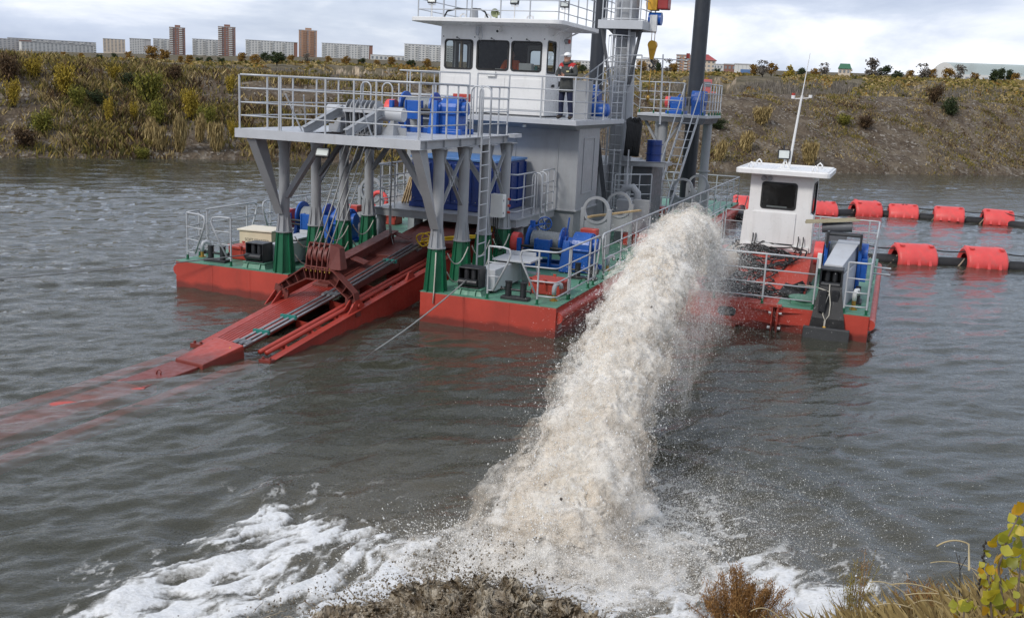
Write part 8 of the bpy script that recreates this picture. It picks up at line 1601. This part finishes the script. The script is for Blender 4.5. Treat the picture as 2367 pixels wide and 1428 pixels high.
o_, w, h = block('pavilion', 'small pavilion with a dark green roof on the right skyline', 1937, 1962, 162, 186, 560, M_BEI, 2, 3, depth=6); m_ = MB(); m_.hexa([(-w * 0.55, -0.6, h), (w * 0.55, -0.6, h), (w * 0.55, 7, h), (-w * 0.55, 7, h)], [(-w * 0.40, 0.5, h + 2.6), (w * 0.40, 0.5, h + 2.6), (w * 0.40, 6, h + 2.6), (-w * 0.40, 6, h + 2.6)]); part('green_roof', m_, M_DGREEN, o_)
# white arched hangar
p, w, h = place_b(2147, 2210, 150, 190, 620); az = math.atan2(p.x, p.y); hg = bpy.data.objects.new('hangar', None); COL.objects.link(hg); hg.location = p; hg.rotation_euler = (0, 0, -az - 0.12); hg['label'] = 'large white hangar with an arched roof at the right skyline'; hg['category'] = 'hangar'; BASE[hg.name] = (0, 0, 0)
arc = [(-w / 2, -6)] + [(-w / 2 + w * i / 16, h * (0.30 + 0.70 * math.sin(PI * i / 16))) for i in range(17)] + [(w / 2, -6)]
m_ = MB(); Lh = 70
m_.add([(a, 0, b_) for a, b_ in arc], [tuple(range(len(arc)))]); part('gable', m_, M_PAN, hg)
m_ = MB(); na = len(arc); m_.add([(a, 0, b_) for a, b_ in arc] + [(a + Lh, 14, b_) for a, b_ in arc], [(i, na + i, na + i + 1, i + 1) for i in range(na - 1)], True); part('arched_roof', m_, paint('hangar roof sheet', (0.36, 0.42, 0.42), 0.5, scale=0.05, var=0.05), hg)
m_ = MB(); m_.hexa([(w / 2, -0.3, -6), (w / 2 + Lh, 13.7, -6), (w / 2 + Lh, 15, -6), (w / 2, 1, -6)], [(w / 2, -0.3, h * 0.42), (w / 2 + Lh, 13.7, h * 0.42), (w / 2 + Lh, 15, h * 0.42), (w / 2, 1, h * 0.42)]); part('side_hall', m_, M_PAN, hg)
for i in range(14): m_ = MB(); x = w / 2 + 3 + i * 4.7; yy = -0.36 + 14 * (x - w / 2) / Lh; m_.box(x, x + 1.6, yy - 0.1, yy + 0.3, h * 0.14, h * 0.30); part('window', m_, M_WIN, hg)
# red machine cabin parked behind the stern platform
p = pix(1636, 232, t=104.0); rm = bpy.data.objects.new('red_machine', None); COL.objects.link(rm); rm.location = p; rm['label'] = 'faded red machine cabin standing on the crest behind the stern platform'; rm['category'] = 'machine'; BASE[rm.name] = (0, 0, 0)
M_PINK = paint('faded red paint', (0.50, 0.14, 0.14), 0.6, scale=0.5)
m_ = MB(); m_.hexa([(-1.3, 0, 0), (1.5, 0, 0), (1.5, 2.5, 0), (-1.3, 2.5, 0)], [(-0.9, 0.2, 0.9), (0.7, 0.2, 0.9), (0.7, 2.3, 0.9), (-0.9, 2.3, 0.9)]); part('chassis', m_, M_PINK, rm)
m_ = MB(); m_.box(-0.85, 0.35, 0.3, 2.0, 0.9, 2.1); part('cab', m_, M_PINK, rm, 0.05); m_ = MB(); m_.box(-0.5, 0.2, 0.25, 0.32, 1.35, 1.85); part('window', m_, M_WIN, rm)
m_ = MB(); m_.box(-1.4, 1.5, -0.1, 0.4, -0.9, 0.0); m_.box(-1.4, 1.5, 2.1, 2.6, -0.9, 0.0); part('crawler', m_, M_BLACK, rm)
# ================================================================ plants on the near bank
def nz_(x, y): return float(near_z(np.array([x]), np.array([y]))[0])
def ground_at(px, py):
    d = pix(px, py, t=1.0) - Vector((0, 0, CAM_H))
    for t_ in np.linspace(2.2, 12, 300):
        p = Vector((0, 0, CAM_H)) + d * t_
        if p.z <= nz_(p.x, p.y): return p
    return Vector((0, 0, CAM_H)) + d * 5
M_RUST = leafmat('rusty weed', (0.14, 0.065, 0.022), (0.27, 0.14, 0.05), (0.38, 0.22, 0.085)); M_STALK = plain('dark stalk', (0.035, 0.028, 0.022), 0.8); M_PALE = leafmat('bleached grass', (0.26, 0.20, 0.11), (0.44, 0.35, 0.20), (0.58, 0.49, 0.31))
m, n, l, b, o = nmat('poplar leaf'); M_LEAF = m
oi = n.new('ShaderNodeObjectInfo'); c = ramp(n, l, oi.outputs['Random'], [(0.0, (0.24, 0.25, 0.025)), (0.30, (0.37, 0.35, 0.035)), (0.6, (0.48, 0.40, 0.03)), (0.82, (0.56, 0.37, 0.02)), (1.0, (0.50, 0.24, 0.02))]); sp = ramp(n, l, noise(n, l, 60, 4), [(0.60, (0, 0, 0)), (0.72, (0.7,) * 3)]); l.new(mix(n, l, sp, c, (0.20, 0.10, 0.02)), b.inputs['Base Color']); b.inputs['Roughness'].default_value = 0.45
tl = n.new('ShaderNodeBsdfTranslucent'); l.new(c, tl.inputs[0]); ms = n.new('ShaderNodeMixShader'); ms.inputs[0].default_value = 0.25; l.new(b.outputs[0], ms.inputs[1]); l.new(tl.outputs[0], ms.inputs[2]); l.new(ms.outputs[0], o.inputs[0])
def weed(label, px, py, hpx, wpx, seed, mt=None, n_=26, name='dry_weed', dens=70, leaf=0.008):
    base = ground_at(px, py); dist = (base - Vector((0, 0, CAM_H))).length; k = dist / F_PX; H_, W_ = hpx * k, wpx * k; rnd = random.Random(seed); st = MB(); P_ = []
    for i in range(n_):
        a, r_ = rnd.uniform(0, 6.28), W_ * 0.5 * rnd.random() ** 0.7; h = H_ * rnd.uniform(0.55, 1.0) * (1 - 0.35 * (r_ / (W_ * 0.5)) ** 2); tip = Vector((math.cos(a) * r_, math.sin(a) * r_ * 0.7, h)); st.tube([Vector((tip.x * 0.25, tip.y * 0.25, -0.05)), Vector((tip.x * 0.65, tip.y * 0.65, h * 0.55)), tip], [0.004, 0.003, 0.0015], 5)
        for j in range(dens):
            s = 0.25 + 0.75 * rnd.random(); q_ = Vector((tip.x * (0.25 + 0.75 * s), tip.y * (0.25 + 0.75 * s), h * s)); P_.append(q_ + Vector((rnd.gauss(0, 0.022), rnd.gauss(0, 0.022), rnd.gauss(0, 0.02))))
    r_ = root(name, label, 'weed', tuple(base), frame='W', group='dry weeds on the near bank'); BASE[r_.name] = (0, 0, 0); part('stalks', st, M_STALK if mt is None else mt, r_)
    g_ = np.random.default_rng(seed); V_, F_ = blades(np.array([tuple(p) for p in P_]), np.full(len(P_), leaf * 2.6) * (0.5 + g_.random(len(P_))), np.full(len(P_), leaf * 0.42), 1.4, g_); link('seed_heads', np_mesh('seed_heads', V_, F_, mt or M_RUST), parent=r_)
weed('rusty brown seed weed in the foreground, bottom right of the jet', 1705, 1470, 165, 230, 1, M_RUST, 60, dens=300)
weed('rusty brown weed before the muddy splash at the bottom edge', 985, 1470, 135, 100, 2, M_RUST, 30, dens=240)
weed('small rusty weed spike right of the muddy splash', 1335, 1440, 70, 40, 3, M_RUST, 8, dens=90)
weed('thin olive brown weed between rusty weed and bent grass', 1960, 1440, 190, 130, 4, M_OLIVE if False else leafmat('olive seed heads', (0.12, 0.08, 0.02), (0.22, 0.16, 0.04), (0.30, 0.26, 0.06)), 14, dens=60)
weed('tall slender weed with reddish tip in the foreground', 1985, 1430, 190, 40, 5, M_RUST, 5, dens=60)
weed('reddish haze of seed weed by the bent straw stalks', 2110, 1440, 110, 130, 6, M_RUST, 22, dens=50)
# dark upright stalks with pods
for i, (px, py, hp, lb) in enumerate(((2252, 1450, 190, 'black pod covered stalk beside the yellow leaves'), (2217, 1420, 130, 'thin dark forked twig left of the black pod stalk'), (2275, 1450, 120, 'short dark stalk under the yellow leaves'))):
    base = ground_at(px, py); k = (base - Vector((0, 0, CAM_H))).length / F_PX; H_ = hp * k; st = MB(); top = Vector((-0.02 if i != 1 else -0.07, 0, H_)); st.tube([Vector((0, 0, -0.1)), top * 0.5 + Vector((0.004, 0, 0)), top], [0.006, 0.005, 0.002], 6); r_ = root('dead_stalk', lb, 'stalk', tuple(base), frame='W'); BASE[r_.name] = (0, 0, 0); part('stem', st, M_STALK, r_)
    pd = MB(); rnd = random.Random(i)
    for j in range(26 if i != 1 else 3):
        s = 0.15 + 0.85 * j / 26; p = top * s; a = rnd.uniform(0, 6.28); pd.sphere((p.x + 0.009 * math.cos(a), p.y + 0.009 * math.sin(a), p.z), 0.009, 6, sq=(1, 1, 1.5))
    if i == 1: pd.tube([top * 0.75, top * 0.9 + Vector((0.05, 0, 0.04))], 0.003, 5); pd.tube([top * 0.8, top * 0.95 + Vector((-0.04, 0, 0.05))], 0.003, 5)
    part('pods', pd, M_STALK, r_)
# bent straw stalks, each its own
for i, (px, py, dx, dy, arch) in enumerate(((2010, 1345, 110, 55, 40), (2060, 1350, 170, 60, 45), (2090, 1375, 200, 40, 40), (2100, 1400, 110, 20, 45), (2020, 1400, 130, 30, 35), (2165, 1262, 75, -5, 22), (2150, 1300, 140, 40, 35), (1735, 1412, 80, 30, 40), (2215, 1290, 60, 10, 18), (2240, 1305, -60, 30, 20))):
    b0 = ground_at(px + dx, py + dy + 60); dist = (b0 - Vector((0, 0, CAM_H))).length * 0.97; A_ = pix(px, py, t=dist); B_ = pix(px + dx * 0.5, py - arch + dy * 0.5, t=dist); C_ = pix(px + dx, py + dy, t=dist); st = MB(); st.tube([A_ * (1 - s) ** 2 + B_ * 2 * s * (1 - s) + C_ * s * s for s in [j / 10 for j in range(11)]] + [b0], [0.0045] * 11 + [0.006], 6)
    solo('bent_straw', st, M_PALE, 'bleached bent straw stalk, number %s from the left in the foreground tangle' % ('one', 'two', 'three', 'four', 'five', 'six', 'seven', 'eight', 'nine', 'ten')[i] if False else ['arched straw stalk left of the reddish haze weed', 'long arched straw stalk over the reddish haze weed', 'longest straw stalk reaching toward the yellow leaves', 'low straw stalk at the bottom of the tangle', 'lower left straw stalk of the foreground tangle', 'high single straw arch against the water', 'second high straw arch left of the dark twig', 'straw stalk lying before the large rusty weed', 'short straw beside the dark twig', 'straw stalk bending left from the black pod stalk'][i], 'straw stalk', tuple(b0), frame='W', group='bent straw stalks in the foreground')
# grass sheet on the near bank
N = 30000; x = -4 + 10 * GV.random(N); y_ = 3.0 + 6.2 * GV.random(N); z = near_z(x, y_); k = (fbm2(x * 1.5, y_ * 1.5, 3) > 0.38) & (z > 0.15) & (x > 1.2); V_, F_ = blades(np.stack([x, y_, z - 0.01], 1)[k], (0.08 + 0.20 * GV.random(N))[k], np.full(N, 0.0018)[k], 1.3); link('near_grass', np_mesh('near_grass', V_, F_, M_STRAW), 'short dry grass on the near bank at the lower right', 'grass', kind='stuff')
# leafy poplar shoots: stems with single leaves
def leaf_mesh(seed):
    rnd = random.Random(seed); out = [(0, 0), (0.30, 0.10), (0.50, 0.34), (0.40, 0.62), (0.20, 0.84), (0.0, 1.05), (-0.20, 0.84), (-0.40, 0.62), (-0.50, 0.34), (-0.30, 0.10)]; vs = [(0, 0.45, -0.06)] ; cup = rnd.uniform(0.08, 0.28)
    for a, b_ in out: vs.append((a * rnd.uniform(0.92, 1.08), b_, cup * a * a * 2.2 - 0.10 * (b_ - 0.45) ** 2 + rnd.uniform(-0.03, 0.03)))
    m_ = MB(); nn = len(out); m_.add(vs, [(0, 1 + i, 1 + (i + 1) % nn) for i in range(nn)], True); return m_.data('leaf', M_LEAF)
LM = [leaf_mesh(i) for i in range(5)]
def shoot(label, stems, leaves, seed):
    rnd = random.Random(seed); r_ = root('poplar_shoot', label, 'sapling', tuple(stems[0][0]), frame='W'); BASE[r_.name] = (0, 0, 0); b0 = Vector(stems[0][0])
    for P_ in stems: m_ = MB(); m_.tube([Vector(p) - b0 for p in P_], [0.007 - 0.004 * i / (len(P_) - 1) for i in range(len(P_))], 6); part('stem', m_, plain('grey brown twig', (0.16, 0.12, 0.085), 0.8) if 'grey brown twig' not in MATS else MATS['grey brown twig'], r_)
    for p, sz in leaves:
        o_ = inst('leaf', LM[rnd.randrange(5)], r_, Vector(p) - b0); o_.scale = (sz, sz, sz); o_.rotation_euler = (rnd.uniform(0.5, 2.4), rnd.uniform(-0.7, 0.7), rnd.uniform(0, 6.28))
T_ = 4.3
def lv(pts, dt=0.25, seed=0):
    rnd = random.Random(seed); return [(pix(x + rnd.uniform(-9, 9), y + rnd.uniform(-9, 9), t=T_ + rnd.uniform(-dt, dt)), s * rnd.uniform(0.55, 0.9) * T_ / F_PX) for x, y, s in pts for q in range(2)]
L1 = [(2362, 1190, 36), (2348, 1212, 34), (2362, 1232, 34), (2335, 1232, 34), (2326, 1248, 30), (2300, 1256, 38), (2318, 1248, 40), (2345, 1262, 42), (2290, 1270, 28), (2284, 1296, 26), (2278, 1318, 28), (2305, 1296, 44), (2322, 1310, 40), (2345, 1285, 36), (2362, 1296, 40), (2264, 1322, 30), (2268, 1340, 30), (2290, 1336, 34), (2312, 1332, 46), (2335, 1330, 36), (2360, 1322, 44), (2280, 1362, 34), (2296, 1350, 38), (2320, 1352, 42), (2340, 1350, 34), (2358, 1345, 38), (2274, 1386, 30), (2292, 1378, 40), (2310, 1376, 44), (2330, 1370, 30), (2284, 1404, 34), (2302, 1402, 40), (2318, 1410, 34), (2288, 1426, 32), (2306, 1430, 38), (2340, 1420, 32), (2358, 1408, 36), (2362, 1380, 30), (2316, 1290, 34), (2298, 1316, 34), (2330, 1395, 30), (2276, 1350, 26)]
S1 = [[pix(2325, 1500, t=T_), pix(2318, 1400, t=T_), pix(2308, 1310, t=T_), pix(2330, 1240, t=T_), pix(2356, 1190, t=T_)], [pix(2318, 1420, t=T_), pix(2290, 1370, t=T_), pix(2270, 1325, t=T_)], [pix(2300, 1500, t=T_ + .1), pix(2290, 1400, t=T_ + .1), pix(2284, 1300, t=T_ + .1)], [pix(2350, 1500, t=T_), pix(2352, 1380, t=T_), pix(2360, 1290, t=T_)]]
shoot('yellow green poplar shoot with large leaves at the right picture edge', S1, lv(L1, 0.22, 3), 3)
L2 = [(2220, 1392, 26), (2234, 1400, 30), (2214, 1412, 26), (2236, 1420, 30), (2222, 1428, 28), (2208, 1424, 24), (2246, 1412, 22)]
shoot('small poplar shoot with few leaves left of the big yellow one', [[pix(2228, 1520, t=T_), pix(2226, 1440, t=T_), pix(2230, 1395, t=T_)]], lv(L2, 0.1, 5), 5)
